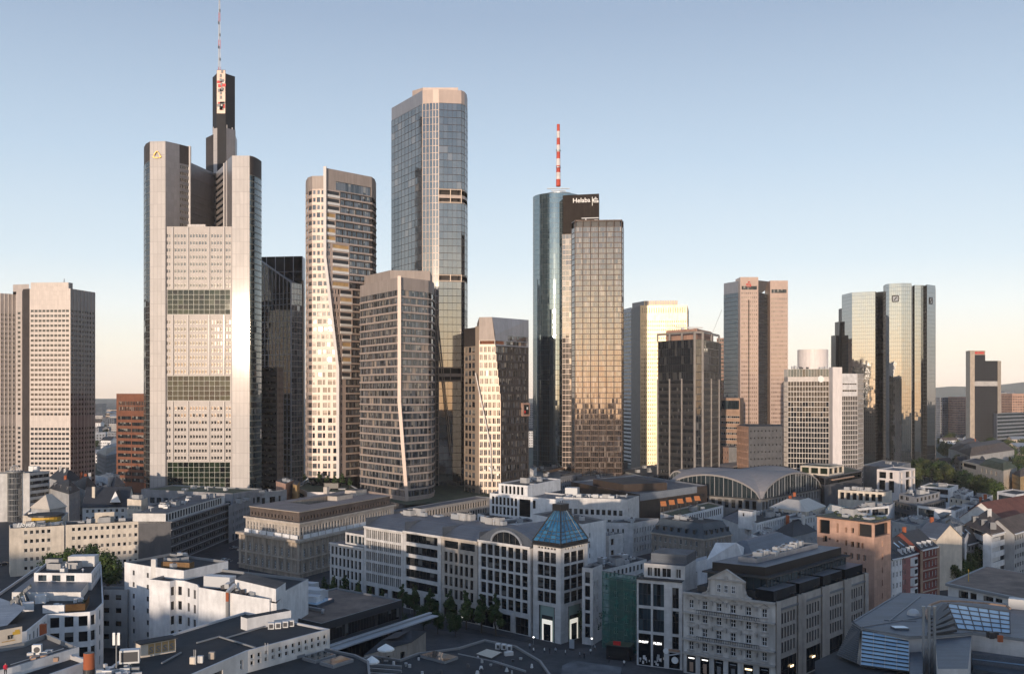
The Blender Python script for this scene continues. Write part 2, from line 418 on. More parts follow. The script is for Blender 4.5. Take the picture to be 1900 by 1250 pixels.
 # ---------------------------------------------------------------- materials
 # stone, render and cladding
plaster('plaster_white',(.70,.695,.69)); plaster('plaster_pale',(.60,.585,.56)); plaster('plaster_cream',(.60,.53,.44))
plaster('plaster_grey',(.36,.36,.36)); plaster('plaster_mid',(.27,.27,.28)); plaster('plaster_dark',(.10,.10,.105)); plaster('plaster_ochre',(.45,.30,.14))
plaster('limestone',(.58,.565,.55),grid=(2.2,.9,.02),seam=.8); plaster('limestone_warm',(.46,.41,.36),grid=(1.8,.8,.02),seam=.75)
plaster('sandstone',(.34,.29,.24),grid=(1.4,.7,.025),seam=.7,var=.25,streak=.3); plaster('sandstone_trim',(.40,.34,.28),var=.2)
plaster('facade_ornate',(.55,.525,.49),var=.2,streak=.25); plaster('facade_ornate_trim',(.42,.39,.36),var=.2)
plaster('pink_stone',(.50,.31,.23),grid=(2.4,1.2,.02),seam=.8); plaster('red_brick',(.20,.065,.055),grid=(.9,.4,.03),seam=.8); plaster('rose_brick',(.33,.15,.14),grid=(.9,.4,.03),seam=.85)
plaster('brown_cladding',(.17,.065,.035),grid=(1.5,1.2,.03)); plaster('orange_tile',(.20,.082,.048),grid=(2.,1.3,.03)); plaster('concrete',(.30,.29,.28),grid=(3.,1.4,.02),seam=.8)
plaster('dark_bronze',(.035,.028,.024),grid=(1.1,30,.05),seam=.45,rough=.85,spec=.15); plaster('rose_cladding',(.40,.25,.19),grid=(2,1.6,.03))
plaster('salmon_panel',(.42,.28,.20),grid=(3.,3.4,.04),seam=.75)
plaster('gallery_brown',(.06,.042,.032),grid=(.7,40,.05),seam=.5,rough=.6)
plaster('white_panel',(.66,.64,.63),grid=(1.5,3.,.02),seam=.85,rough=.5); plaster('far_wall',(.42,.40,.38)); plaster('far_wall_warm',(.46,.38,.30)); plaster('far_wall_grey',(.22,.23,.25))
# tower cladding
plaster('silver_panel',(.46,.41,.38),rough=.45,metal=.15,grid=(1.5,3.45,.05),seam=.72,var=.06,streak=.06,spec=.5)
plaster('silver_panel_shaded',(.33,.30,.29),rough=.42,metal=.3,grid=(1.5,3.45,.05),seam=.75,var=.06,streak=.06,spec=.5)  # darker copy of the silver panel: shade of the turned sides put in the colour
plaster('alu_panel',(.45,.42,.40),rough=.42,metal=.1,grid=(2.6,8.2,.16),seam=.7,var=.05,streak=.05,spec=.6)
plaster('alu_panel_shaded',(.23,.22,.225),rough=.35,metal=.3,grid=(2.1,4.1,.05),seam=.8,var=.06,streak=.05)  # shaft panel darkened: the shade on its sides is in the colour
plaster('alu_facade',(.225,.203,.195),rough=.45,metal=.1,grid=(2.1,4.1,.04),seam=.8,var=.08,streak=.05,spec=.6)
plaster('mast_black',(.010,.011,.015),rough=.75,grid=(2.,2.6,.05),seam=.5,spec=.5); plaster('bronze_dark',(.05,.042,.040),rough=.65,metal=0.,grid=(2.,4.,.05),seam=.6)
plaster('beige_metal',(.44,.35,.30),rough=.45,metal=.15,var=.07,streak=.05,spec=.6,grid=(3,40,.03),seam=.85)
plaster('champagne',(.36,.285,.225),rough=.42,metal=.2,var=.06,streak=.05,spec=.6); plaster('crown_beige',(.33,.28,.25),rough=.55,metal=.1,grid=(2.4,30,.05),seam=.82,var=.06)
plaster('crown_grey',(.25,.26,.29),rough=.35,metal=.3,grid=(2.4,30,.05),seam=.82,var=.06)
plaster('white_metal',(.60,.57,.54),rough=.6,metal=0.,var=.04,streak=.04); plaster('rail_white',(.62,.60,.57),rough=.2,spec=.8,var=.05,streak=.04)
plaster('gold_panel',(.66,.52,.33),rough=.33,metal=.35,grid=(1.6,3.4,.05),seam=.8,spec=.6); plaster('gold_shaded',(.16,.15,.15),rough=.5)  # the grey of the gold tower's side has its shade painted in
plaster('navy_frame',(.55,.55,.58),rough=.4); plaster('pillar_stone',(.22,.20,.185),rough=.5); plaster('skyper_black',(.022,.022,.024),rough=.6,grid=(1.2,3.4,.04),seam=.6)
plaster('skyper_band',(.045,.044,.045),rough=.5); plaster('rose_panel',(.46,.34,.28),rough=.42,metal=.2,grid=(1.5,3.4,.04),seam=.8,var=.06,streak=.04,spec=.6)
plaster('grid_white',(.50,.46,.43),rough=.45); plaster('slab_white',(.70,.64,.61),rough=.5,var=.05,streak=.1); plaster('bank_black',(.02,.022,.03),rough=.3,grid=(2.,3.3,.03),seam=.6)
plaster('red_mast',(.50,.06,.03),rough=.5); plaster('white_mast',(.66,.62,.60),rough=.5); plaster('brown_mullion',(.052,.034,.027),rough=.35,metal=.3,var=.05,streak=.03)
plaster('steel',(.34,.36,.38),rough=.4,metal=.6); plaster('dark_steel',(.05,.055,.06),rough=.45,metal=.4)
flat('mull_blue',(.06,.075,.085),.4,.3); flat('mull_pale',(.40,.38,.36),.35,.3); flat('mull_dark',(.018,.02,.024),.4,.2); flat('mull_green',(.11,.12,.11),.4,.2)
# roofs
roofing('bitumen',(.020,.023,.028),var=.5,seams=(9.,1.05,.05,.6)); roofing('gravel',(.078,.068,.062),fine=9.,var=.55); roofing('gravel_grey',(.088,.09,.096),fine=8.,var=.55); roofing('roof_green',(.055,.068,.038),fine=3.,var=.5)
plaster('grey_frame',(.17,.165,.165),rough=.55); roofing('gravel_brown',(.15,.112,.09),fine=9.,var=.5); roofing('roof_pink',(.23,.185,.165),var=.2,seams=(9,1.2,.02,.8)); roofing('zinc',(.095,.112,.138),var=.22,rough=.5,seams=(60,.65,.03,.7),metal=.3); roofing('zinc_light',(.26,.28,.31),var=.15,rough=.5,seams=(60,.8,.03,.8),metal=.2)
roofing('slate',(.030,.033,.040),var=.3,rough=.7,seams=(.7,.35,.02,.6)); roofing('slate_blue',(.055,.072,.088),var=.25,rough=.6,seams=(.7,.4,.02,.7)); roofing('tile_brown',(.105,.080,.068),var=.35,seams=(.6,.4,.03,.55)); roofing('tile_red',(.16,.055,.038),var=.35,seams=(.6,.4,.03,.55))
roofing('sheet_cream',(.45,.41,.36),var=.08,rough=.6); roofing('copper_green',(.14,.34,.30),var=.2,rough=.6,seams=(40,.7,.03,.8)); roofing('dark_deck',(.024,.027,.031),seams=(4.,1.2,.03,.7)); roofing('wood_deck',(.20,.115,.05),seams=(6.,.3,.03,.6))
roofing('asphalt',(.03,.031,.036),fine=9.); roofing('paving',(.06,.06,.064),seams=(1.2,.6,.02,.75)); roofing('ground_far',(.05,.058,.042),scale=.02,var=.4)
flat('coping',(.20,.21,.22),.6); flat('coping_white',(.46,.46,.47),.6); flat('hvac',(.40,.41,.42),.5,.3); flat('hvac_top',(.50,.51,.52),.5,.2); flat('hvac_dark',(.05,.05,.055),.6); flat('skylight',(.22,.27,.33),.12); flat('trim_white',(.66,.66,.66),.6); flat('trim_dark',(.03,.032,.036),.5); flat('trim_grey',(.18,.185,.19),.5)
flat('sign_white',(.75,.75,.73),.5); flat('sign_black',(.01,.01,.012),.4); flat('sign_red',(.55,.02,.02),.5); flat('gold_letter',(.75,.42,.06),.4,.3); flat('orange_cloth',(.62,.20,.05),.8); flat('lit_shop',(.9,.85,.75),.5,0,(1.,.93,.80),.28); flat('lamp_warm',(.9,.8,.6),.5,0,(1.,.72,.40),1.3); flat('lamp_white',(.9,.9,.9),.5,0,(1.,.95,.88),1.1)
flat('net_green',(.02,.15,.115),.8); flat('tarp_grey',(.33,.36,.40),.75); flat('red_coat',(.55,.02,.05),.8); flat('trousers',(.02,.02,.03),.9); flat('skin',(.45,.27,.19),.6); flat('hair',(.03,.02,.015),.7); flat('red_clay',(.30,.085,.035),.9); flat('frost_green',(.25,.33,.30),.25); flat('yellow_paint',(.55,.34,.05),.6); flat('poster_grey',(.30,.33,.36),.4); flat('road_white',(.5,.5,.5),.8); flat('car_silver',(.40,.41,.43),.3,.5); flat('car_dark',(.02,.022,.03),.25,.3); flat('car_white',(.65,.65,.65),.3); flat('tyre',(.015,.015,.015),.9)
# glass: what is seen behind the panes, and how strongly they mirror
DK =[(0,(.010,.012,.015)),(.35,(.016,.018,.02)),(.62,(.03,.03,.03)),(.82,(.06,.058,.055)),(.93,(.16,.15,.14))]
glass('glass_plain',DK,1.55,blind=.3); glass('glass_dark',[(0,(.006,.008,.010)),(.6,(.012,.014,.017)),(.9,(.03,.03,.03))],1.5)
glass('glass_office',[(0,(.006,.008,.010)),(.6,(.012,.014,.017)),(.9,(.03,.03,.03))],1.5,blind=.14,bcol=(.11,.11,.105))
glass('glass_blue',[(0,(.015,.025,.032)),(.4,(.03,.045,.055)),(.7,(.05,.07,.08)),(.9,(.008,.010,.012))],1.9,tint=(.85,.95,1.))
glass('glass_curtains',[(0,(.012,.014,.016)),(.3,(.05,.05,.05)),(.5,(.13,.125,.12)),(.72,(.02,.02,.02)),(.9,(.25,.23,.20))],1.6)
glass('glass_tower',[(0,(.010,.012,.015)),(.5,(.02,.022,.025)),(.8,(.05,.05,.05)),(.95,(.10,.10,.10))],1.85,tilt=.006)
glass('glass_cylinder',[(0,(.022,.042,.055)),(.5,(.03,.055,.07)),(.85,(.05,.08,.095))],3.4,tilt=.008,tint=(.80,.95,1.),rough=.05)
glass('glass_grid',[(0,(.04,.03,.026)),(.40,(.075,.06,.052)),(.68,(.014,.011,.010)),(.9,(.19,.16,.14))],2.9,tilt=.012,tint=(1.,.93,.86),rough=.06)
glass('glass_four',[(0,(.03,.034,.038)),(.3,(.045,.05,.055)),(.55,(.06,.064,.068)),(.8,(.022,.025,.028)),(.96,(.12,.115,.11))],3.0,tilt=.003,tint=(1.,.97,.93),rough=.05)
glass('glass_flat',[(0,(.010,.013,.018)),(.30,(.045,.052,.062)),(.52,(.10,.107,.12)),(.8,(.006,.008,.011)),(.95,(.24,.21,.17))],2.1,tilt=.012,blind=.22)
glass('glass_bank',[(0,(.008,.011,.013)),(.5,(.014,.017,.020)),(.9,(.03,.03,.03))],5.,tilt=.004,tint=(.93,.97,1.),rough=.03)
glass('glass_trianon',[(0,(.008,.014,.026)),(.6,(.014,.022,.036)),(.9,(.03,.04,.05))],2.2,tilt=.006,tint=(.75,.88,1.))
glass('glass_rose',[(0,(.26,.19,.155)),(.5,(.31,.235,.19)),(.85,(.18,.13,.11))],2.0,tilt=.006,tint=(1.,.95,.9))
glass('glass_alu',[(0,(.03,.027,.025)),(.4,(.05,.046,.043)),(.75,(.09,.08,.075)),(.93,(.015,.015,.015))],2.6,tilt=.009,tint=(1.,.95,.9),rough=.03)
glass('glass_garden',[(0,(.008,.014,.010)),(.4,(.012,.020,.012)),(.7,(.022,.034,.018)),(.9,(.004,.005,.005))],1.5,tilt=.008)
glass('glass_hall',[(0,(.018,.028,.034)),(.6,(.03,.042,.05))],1.6,tilt=.004)
glass('glass_pyramid',[(0,(.015,.080,.17)),(.35,(.020,.102,.205)),(.7,(.032,.135,.245)),(.92,(.010,.055,.115))],1.6,tilt=.02,tint=(.7,.9,1.))
glass('glass_skylight',[(0,(.25,.38,.50)),(.5,(.30,.43,.54)),(.85,(.20,.32,.45))],1.7,tilt=.01)
glass('glass_turq',[(0,(.10,.34,.32)),(.5,(.16,.42,.38))],1.6,tilt=.01)
# frames
sty('std','trim_white','glass_plain',.09); sty('stdsill','trim_white','glass_plain',.09,'coping'); sty('dark','trim_dark','glass_office',.08); sty('grey','trim_grey','glass_plain',.08); sty('curt','trim_white','glass_curtains',.08)
sty('shop','trim_dark','glass_dark',.10); sty('blue','trim_dark','glass_blue',.08); sty('band','trim_dark','glass_plain',.07); sty('silver','trim_dark','glass_tower',.10); sty('alu','mull_pale','glass_alu',.10)
sty('rose','rose_panel','glass_rose',.06); sty('flats','mull_dark','glass_flat',.10); sty('flats_pale','beige_metal','glass_flat',.30); sty('garden','mull_green','glass_garden',.22); sty('four','brown_mullion','glass_four',.12); sty('gold','gold_panel','glass_tower',.25); sty('skyl','mull_dark','glass_skylight',.12)
sty('grid','grid_white','glass_tower',.10); sty('ornate','trim_white','glass_office',.13); sty('lit','lit_shop','glass_dark',.6); sty('far','far_wall_grey','glass_plain',0.); sty('hall','mull_pale','glass_hall',.10); sty('navy','navy_frame','glass_dark',.16); sty('t4','champagne','glass_flat',.14)
for k_ in('alu_panel', ):
 b_ = MATS[k_].node_tree.nodes['Principled BSDF']; b_.inputs['Coat Weight'].default_value = .5; b_.inputs['Coat Roughness'].default_value = .07; b_.inputs['Roughness'].default_value = .6
 # ---------------------------------------------------------------- the towers
def punch(b,p0,p1,z0,z1,wall,fh,bay,w,h,sill,style,nx=1,m=.6,blank=(),part='wall',depth=.25,ny=1):
 if not faces_cam(p0,p1,.05):b.plain(p0,p1,z0,z1,wall,part); return
 l =(p1-p0).length; nc = max(1,round((l-2*m)/bay)); s =(l-2*m)/nc; hs =[]; z = z0
 while z+fh<=z1+.01:
  if not any(a<z+sill+h and z+sill<c for a,c in blank):
   for i in range(nc):
    c = m+s*(i+.5); ww = min(w,s*.92); hs.append((c-ww/2,c+ww/2,z+sill,z+sill+h,style,nx,ny))
  z+=fh
 b.facade(p0,p1,z0,z1,hs,wall,part,depth)
def bands(b,p0,p1,z0,z1,wall,fh,h,sill,style,pane=1.6,m=.5,blank=(),part='wall',depth=.25):
 if not faces_cam(p0,p1,.05):b.plain(p0,p1,z0,z1,wall,part); return
 l =(p1-p0).length; hs =[]; z = z0
 while z+fh<=z1+.01:
  if not any(a<z+sill+h and z+sill<c for a,c in blank):hs.append((m,l-m,z+sill,z+sill+h,style,max(1,round((l-2*m)/pane)),1,'window_band'))
  z+=fh
 b.facade(p0,p1,z0,z1,hs,wall,part,depth)
def pts(*a):return[xy(x,D)for x,D in a]
# --- silver twin tower at the left edge
def silver_tower():
 P = pts((-75,736),(30,762),(30,742),(41,741),(43,725),(55,722),(130,720),(176,748),(170,800),(-60,800))
 b = Bld('office_tower','silver office tower with stepped corners and a blank top storey at the left edge','skyscraper',P[6])
 zt = zat(539,735); z0 = 0.; fh = 3.65
 zb = zat(571,722); bl =[(zat(793,722),zat(776,722)),(zb,400)]
 for i, mat in((0,'silver_panel_shaded'),(6,'silver_panel_shaded'),(5,'silver_panel'),(2,'silver_panel')):
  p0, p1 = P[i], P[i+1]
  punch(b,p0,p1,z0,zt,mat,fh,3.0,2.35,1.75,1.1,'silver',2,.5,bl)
 for i in(1,3,4,7,8,9):b.plain(P[i],P[(i+1)%10],z0,zt,'bronze_dark' if i in(3,4)else 'silver_panel_shaded')  # recess faces coloured dark, their shade put in the material
 for i, n in((0,14),(6,7)):
  for k in range(n+1):
   c = lerp(P[i],P[i+1],k/n); u =(P[i+1]-P[i]).normalized(); n_ = Vector((u.y,-u.x))
   b.mb('pilaster').bar((c.x+n_.x*.1,c.y+n_.y*.1,0),(c.x+n_.x*.1,c.y+n_.y*.1,zt),.38,'silver_panel',.3)
 b.mb('roof').cap(P,zt,'bitumen')
 A = pts((57,723),(127,721),(135,745),(60,748)); b.mb('roof_screen').prism(A,zt,zat(524,722),'silver_panel','gravel')
 A = pts((24,744),(54,740),(54,770),(24,770)); b.mb('roof_screen').prism(A,zt,zat(527,740),'silver_panel','gravel')
 A = pts((127.5,728),(135,732),(135,760),(120,760)); b.mb('roof_screen').prism(A,zt,zat(526,735),'silver_panel_shaded','gravel')
 c = xy(119,735); b.mb('antenna').tube(c,.4,.3,zat(524,735),zat(517,735),'steel',8)
 b.done()
silver_tower()
# --- brick coloured block beside the giant tower
def brick_block():
 P = pts((216,716),(292,700),(296,740),(220,756))
 b = Bld('office_block','brick red office block with dark ribbon windows left of the tallest tower','office block',P[0])
 zt = zat(730,716); fh = 4.55
 block(b,P,0,zt,'orange_tile','gravel',spec=lambda l,a,c:[(1.4+13.6*k,min(14.2+13.6*k,l-.3),z,z+2.5,'band',7,1,'window_band')for k in range(2)for z in[zt-19-fh*i for i in range(11)]]+[(2.2+1.5*k,3.3+1.5*k,zt-8.5-4*j,zt-5.6-4*j,'grey',1,1)for k in range(17)for j in range(2)])
 b.done()
brick_block()
# --- the tallest tower: two light shafts, a core with a black mast tower, hanging gardens
def giant_tower():
 D = 640.
 b = Bld('skyscraper','tallest tower with two pale metal shafts, glazed gardens and a black mast tower','skyscraper',xy(370,D),wname='window')
 zl = zat(262,D); zr = zat(289,D); zc = zat(420,D); zw = zat(306,664)
 def pw(x0,D0,x1,D1,z0,z1,m,part='shaft'):b.plain(xy(x0,D0),xy(x1,D1),z0,z1,m,part)
 # left shaft
 LS = pts((267,656),(270.5,647),(278,641),(307,640),(333,648),(354,656),(345,672),(290,690))
 m =['glass_side']*0
 sh = b.mb('shaft')
 cr = zl-12.5
 for i in range(8):
  p0, p1 = LS[i], LS[(i+1)%8]
  if i in(0,1):
   curtain(b.mb('side_glazing'),p0,p1,0,cr,2,54,'glass_dark','mull_green',.1,.5,.12); b.plain(p0,p1,cr,zl,'bronze_dark','crown')
  elif i==4:
   b.plain(p0,p1,cr,zl,'bronze_dark','crown')
   bands(b,p0,p1,zc-8,cr,'alu_panel_shaded',4.3,2.1,1.,'alu',1.5,.4,part='shaft'); b.plain(p0,p1,0,zc-8,'alu_panel_shaded','shaft')
  elif i==3:b.plain(p0,p1,0,zl,'alu_panel_shaded','shaft')
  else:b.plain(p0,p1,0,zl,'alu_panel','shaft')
 sh.cap(LS,zl,'bitumen')
 c = xy(351.5,655.5); b.mb('shaft_fin').bar((c.x,c.y,zc-8),(c.x,c.y,zl+.5),1.8,'alu_panel')
 # right shaft with its rounded corner
 RS = pts((430.5,640),(463,640)); arc =[]
 for k in range(1,8):
  a = math.pi/2*k/7; arc.append(xy(463,640)+Vector((3.8*math.sin(a),16*(1-math.cos(a)))))
 RS = RS+arc+pts((476,690),(414,664))
 n = len(RS); cz = zr-12.5
 for i in range(n):
  p0, p1 = RS[i], RS[(i+1)%n]
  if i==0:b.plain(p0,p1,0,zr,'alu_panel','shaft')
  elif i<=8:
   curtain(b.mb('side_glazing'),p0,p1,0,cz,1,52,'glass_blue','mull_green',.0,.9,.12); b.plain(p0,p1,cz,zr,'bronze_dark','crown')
  else:b.plain(p0,p1,0,zr,'alu_panel_shaded','shaft')
 sh.cap(RS,zr,'bitumen')
 for x, Dq in((416,662),(421,655)):
  c = xy(x,Dq-.6); b.mb('shaft_fin').bar((c.x,c.y,zc-8),(c.x,c.y,zr),1.,'alu_panel')
  # office front between the shafts, with three glazed garden openings
 p0, p1 = xy(307,640.8), xy(430.5,640.8); u0 = 0; s = 640.8/1800
 gard =[(537,583),(697,743),(857,905)]; hs =[]
 for a, c in gard:hs.append((1.2,(p1-p0).length-1.2,zat(c,D),zat(a,D),'garden',12,5,'garden_glazing'))
 groups =[(308.5,317,2),(323,346,4),(351.5,384.5,6),(391,413,4),(418,429,2)]
 for(ya,yb)in((430,535),(590,695),(750,855)):
  k = 8; st =(yb-ya)/k
  for r in range(k):
   zc_ = zat(ya+st*(r+.55),D)
   for gx0, gx1, cnt in groups:
    wd =(gx1-gx0)/cnt
    for q in range(cnt):
     a =(gx0-307+wd*(q+.17))*s; e =(gx0-307+wd*(q+.83))*s
     hs.append((a,e,zc_-1.25,zc_+1.15,'alu',1,1))
 b.facade(p0,p1,0,zc,hs,'alu_facade','office_front',.35)
 for x in(320,348.7,387.7,415.5):
  c = xy(x,640.4)
  for ya, yb in((421,536),(584,696),(744,856)):b.mb('rib').bar((c.x,c.y,zat(yb,D)),(c.x,c.y,zat(ya,D)),.9,'alu_panel',.5)
 q0, q1 = xy(307,641), xy(430.5,641)
 b.mb('roof').face([(q0.x,q0.y,zc),(q1.x,q1.y,zc),(*xy(400,690),zc),(*xy(340,675),zc)],'roof_green')
 c0, c1 = xy(348,641.5), xy(381,641.5); b.mb('roof').prism([c0,c1,c1+Vector((0,3)),c0+Vector((0,3))],zc,zc+1.6,'alu_panel')
 # the two wings that close the court behind
 W0, W1, W2 = xy(353,657), xy(399,690), xy(416,664)
 bands(b,W0,W1,zc-4,zw-16,'alu_panel_shaded',4.3,2.3,1.,'silver',1.5,.3,part='wing'); bands(b,W0,W1,zw-16,zw,'alu_panel_shaded',8.,4.2,1.8,'band',2.2,.3,part='wing')
 bands(b,W1,W2,zc-4,zw,'silver_panel_shaded',4.3,2.0,1.,'silver',1.8,.3,part='wing')
 A =[W0,W1,xy(399,715),xy(320,690)]; b.mb('wing').cap(A,zw,'bitumen'); b.mb('wing').walls([xy(320,690),xy(353,657.5),xy(399,690.5),xy(399,715)],zc-4,zw-.1,'alu_panel_shaded')
 A =[W1,W2,xy(470,690),xy(420,715)]; b.mb('wing').cap(A,zw-3,'bitumen'); b.plain(xy(485,663),xy(440,716),0,zr-20,'glass_dark','wing'); b.plain(xy(290,690),xy(267,656),0,zl-20,'alu_panel_shaded','wing')
 # core behind and mast tower
 Cc = pts((382,706),(396,696),(403,694),(420,694),(437,700),(440,712),(440,735),(382,735)); zk = zat(239,696)
 cm =['bronze_dark','alu_panel','mast_black','alu_panel_shaded','alu_panel_shaded','alu_panel','alu_panel','alu_panel']
 for i in range(8):b.plain(Cc[i],Cc[(i+1)%8],140,zk-(4 if i in(0,4,5)else 0),cm[i],'core')
 b.mb('core').cap(Cc,zk-4,'bitumen')
 T = pts((394.5,708),(402,699),(418.5,699),(436,706),(436,730),(394.5,730)); zm = zat(131,700)
 for i in range(6):b.plain(T[i],T[(i+1)%6],zk-6,zm-(2.5 if i in(0,2,3)else 0),'mast_black','mast_tower')
 b.mb('mast_tower').cap(T,zm-2.5,'bitumen')
 t0, t1 = xy(402.3,698.6), xy(418,698.6); z0, z1 = zat(211,699), zat(131,699)
 pm = b.mb('art_panel'); pm.wall(t0,t1,z0,z1,'rose_panel')
 rr = random.Random(3)
 for(ya,yb)in((152,172),(192,206)):
  for k in range(9):
   c = xy(rr.uniform(405,415),698.3); z = zat(rr.uniform(ya,yb),699); pm.box((c.x,c.y,z),rr.uniform(1.2,3.6),.3,rr.uniform(1,3),rr.choice(['sign_red','sign_red','trim_grey','sign_white']))
 for k in range(7):
  c = xy(410+rr.uniform(-2,2),698.2); z = zat(136+k*8,699); pm.box((c.x,c.y,z),1.3,.3,2.2,'trim_grey')
 for x, yt in((431,237),(396,236),(421,232)):
  c = xy(x,700); b.mb('core').tube(c,.5,.4,zk-4,zat(yt,700),'alu_panel',8)
  # antenna: lattice mast with dishes and warning rings
 c = xy(407,705); an = MB(); zz = zm-2.5; zt = zat(-60,705)
 k = 0; z = zz
 while z<zt:
  f =(z-zz)/(zt-zz); r = .9*(1-f)+.2; mm = 'red_mast' if(k//3)%3==0 else 'hvac'; z2 = z+2.2; r2 = .9*(1-(z2-zz)/(zt-zz))+.2
  for q in range(3):
   a = 2.1*q; e = 2.1*(q+1); an.bar((c.x+r*math.cos(a),c.y+r*math.sin(a),z),(c.x+r2*math.cos(a),c.y+r2*math.sin(a),z2),.15,mm); an.bar((c.x+r*math.cos(a),c.y+r*math.sin(a),z),(c.x+r2*math.cos(e),c.y+r2*math.sin(e),z2),.1,mm)
  if k%4==1:an.box((c.x+rr.uniform(-1,1),c.y-1,z),.7,.7,1.9,'hvac_dark')
  z = z2; k+=1
 an.tube(c,.22,.15,zz,zt-20,'steel',6); b.p['antenna'] = an
 # the golden ribbon sign near the top of the left shaft
 o = xy(291.3,639.7); zs = zat(288.5,D); em = b.mb('emblem')
 R0 = 3.3
 tri =[(R0*math.sin(math.radians(a))*1.08,R0*math.cos(math.radians(a)))for a in(0,120,240)]
 outl =[]
 for q in range(3):
  x0, z0 = tri[q-1]; x1, z1 = tri[q]; x2, z2 = tri[(q+1)%3]
  for t in range(6):
   s_ = t/5; a0 =(lerp(x0,x1,.68),lerp(z0,z1,.68)); a1 =(lerp(x2,x1,.68),lerp(z2,z1,.68))
   xq =(1-s_)**2*a0[0]+2*s_*(1-s_)*x1+s_**2*a1[0]; zq =(1-s_)**2*a0[1]+2*s_*(1-s_)*z1+s_**2*a1[1]; outl.append((xq,zq))
 for q in range(len(outl)):
  if q in(4,10,16):continue
  (xa,za),(xb,zb_) = outl[q], outl[(q+1)%len(outl)]
  em.bar((o.x+xa,o.y,zs+za),(o.x+xb,o.y,zs+zb_),.95,'gold_letter',.35)
 r = b.done()
giant_tower()
# --- dark slab and the navy tower behind
def dark_slab():
 P = pts((470,690),(514,676),(526,690),(490,710)); b = Bld('office_block','dark stone office slab wedged right beside the foot of the tallest tower','office block',P[1]); zt = zat(681,676)
 bands(b,P[0],P[1],0,zt,'plaster_dark',4.3,2.0,1.2,'band',1.5,.8); punch(b,P[1],P[2],0,zt,'salmon_panel',4.3,3.,1.2,1.8,1.2,'grey')  # salmon end wall paints in the sunlight on that face
 b.plain(P[2],P[3],0,zt,'plaster_dark'); b.plain(P[3],P[0],0,zt,'plaster_dark'); b.mb('roof').cap(P,zt,'bitumen'); b.done()
dark_slab()
def navy_tower():
 P = pts((478,750),(540,730),(562,742),(566,790),(478,790)); b = Bld('office_tower','navy glass tower with white mullions and a slanted top beside the tallest tower','skyscraper',P[1])
 D = 740; zt = zat(470,745); zl = zat(476,740); zr = zat(524,732)
 # back slab
 Q = pts((478,765),(561,760),(566,775),(566,800),(478,800));
 curtain(b.mb('curtain_wall'),Q[0],Q[1],zat(560,760),zt,5,3,'glass_dark','navy_frame',.5,.3); b.plain(Q[1],Q[2],0,zt,'navy_frame'); b.plain(Q[2],Q[3],0,zt,'navy_frame'); b.mb('roof').cap(Q,zt,'bitumen')
 # front slab: sloping head
 p0, p1 = P[0], P[1]; nu = 9; cw = b.mb('curtain_wall'); u =(p1-p0)/nu
 fh = 4.2; nrm = Vector((u.y,-u.x)).normalized()*.12
 for i in range(nu):
  a, c = p0+u*i, p0+u*(i+1); ha = lerp(zl,zr,i/nu); hc = lerp(zl,zr,(i+1)/nu); z = 0.
  while z<max(ha,hc):
   z2 = min(z+fh,1e9); ta = min(z2,ha); tc = min(z2,hc)
   if z<min(ha,hc):cw.face([(a.x,a.y,z),(c.x,c.y,z),(c.x,c.y,tc),(a.x,a.y,ta)],'glass_dark')
   elif z<ha:cw.face([(a.x,a.y,z),(lerp(a,c,(ha-z)/(ha-hc)).x,lerp(a,c,(ha-z)/(ha-hc)).y,z),(a.x,a.y,ta)],'glass_dark')
   z = z2
  e = a+nrm; cw.bar((e.x,e.y,0),(e.x,e.y,ha),.62,'navy_frame',.3)
 z = zr-8
 while z>0:
  cw.bar((p0.x+nrm.x,p0.y+nrm.y,z),(p1.x+nrm.x,p1.y+nrm.y,z),.3,'navy_frame',.5 if int(z/fh)%3==0 else .25); z-=fh
 cw.bar((p0.x+nrm.x,p0.y+nrm.y,zl),(p1.x+nrm.x,p1.y+nrm.y,zr),.5,'navy_frame',1.1)
 curtain(b.mb('curtain_wall'),P[1],P[2],0,zr-.2,4,int(zr/fh),'glass_grid','beige_metal',.3,.5)
 b.mb('corner_post').bar((P[2].x,P[2].y,0),(P[2].x,P[2].y,zat(520,742)),1.2,'champagne'); b.mb('corner_post').bar((P[1].x,P[1].y-.2,0),(P[1].x,P[1].y-.2,zr),.9,'navy_frame')
 b.mb('roof').face([(P[0].x,P[0].y,zl),(P[1].x,P[1].y,zr),(P[2].x,P[2].y,zr),(*xy(562,760),zr),(*xy(478,764),zl)],'zinc'); b.plain(P[2],P[3],0,zr,'plaster_dark'); b.done()
navy_tower()
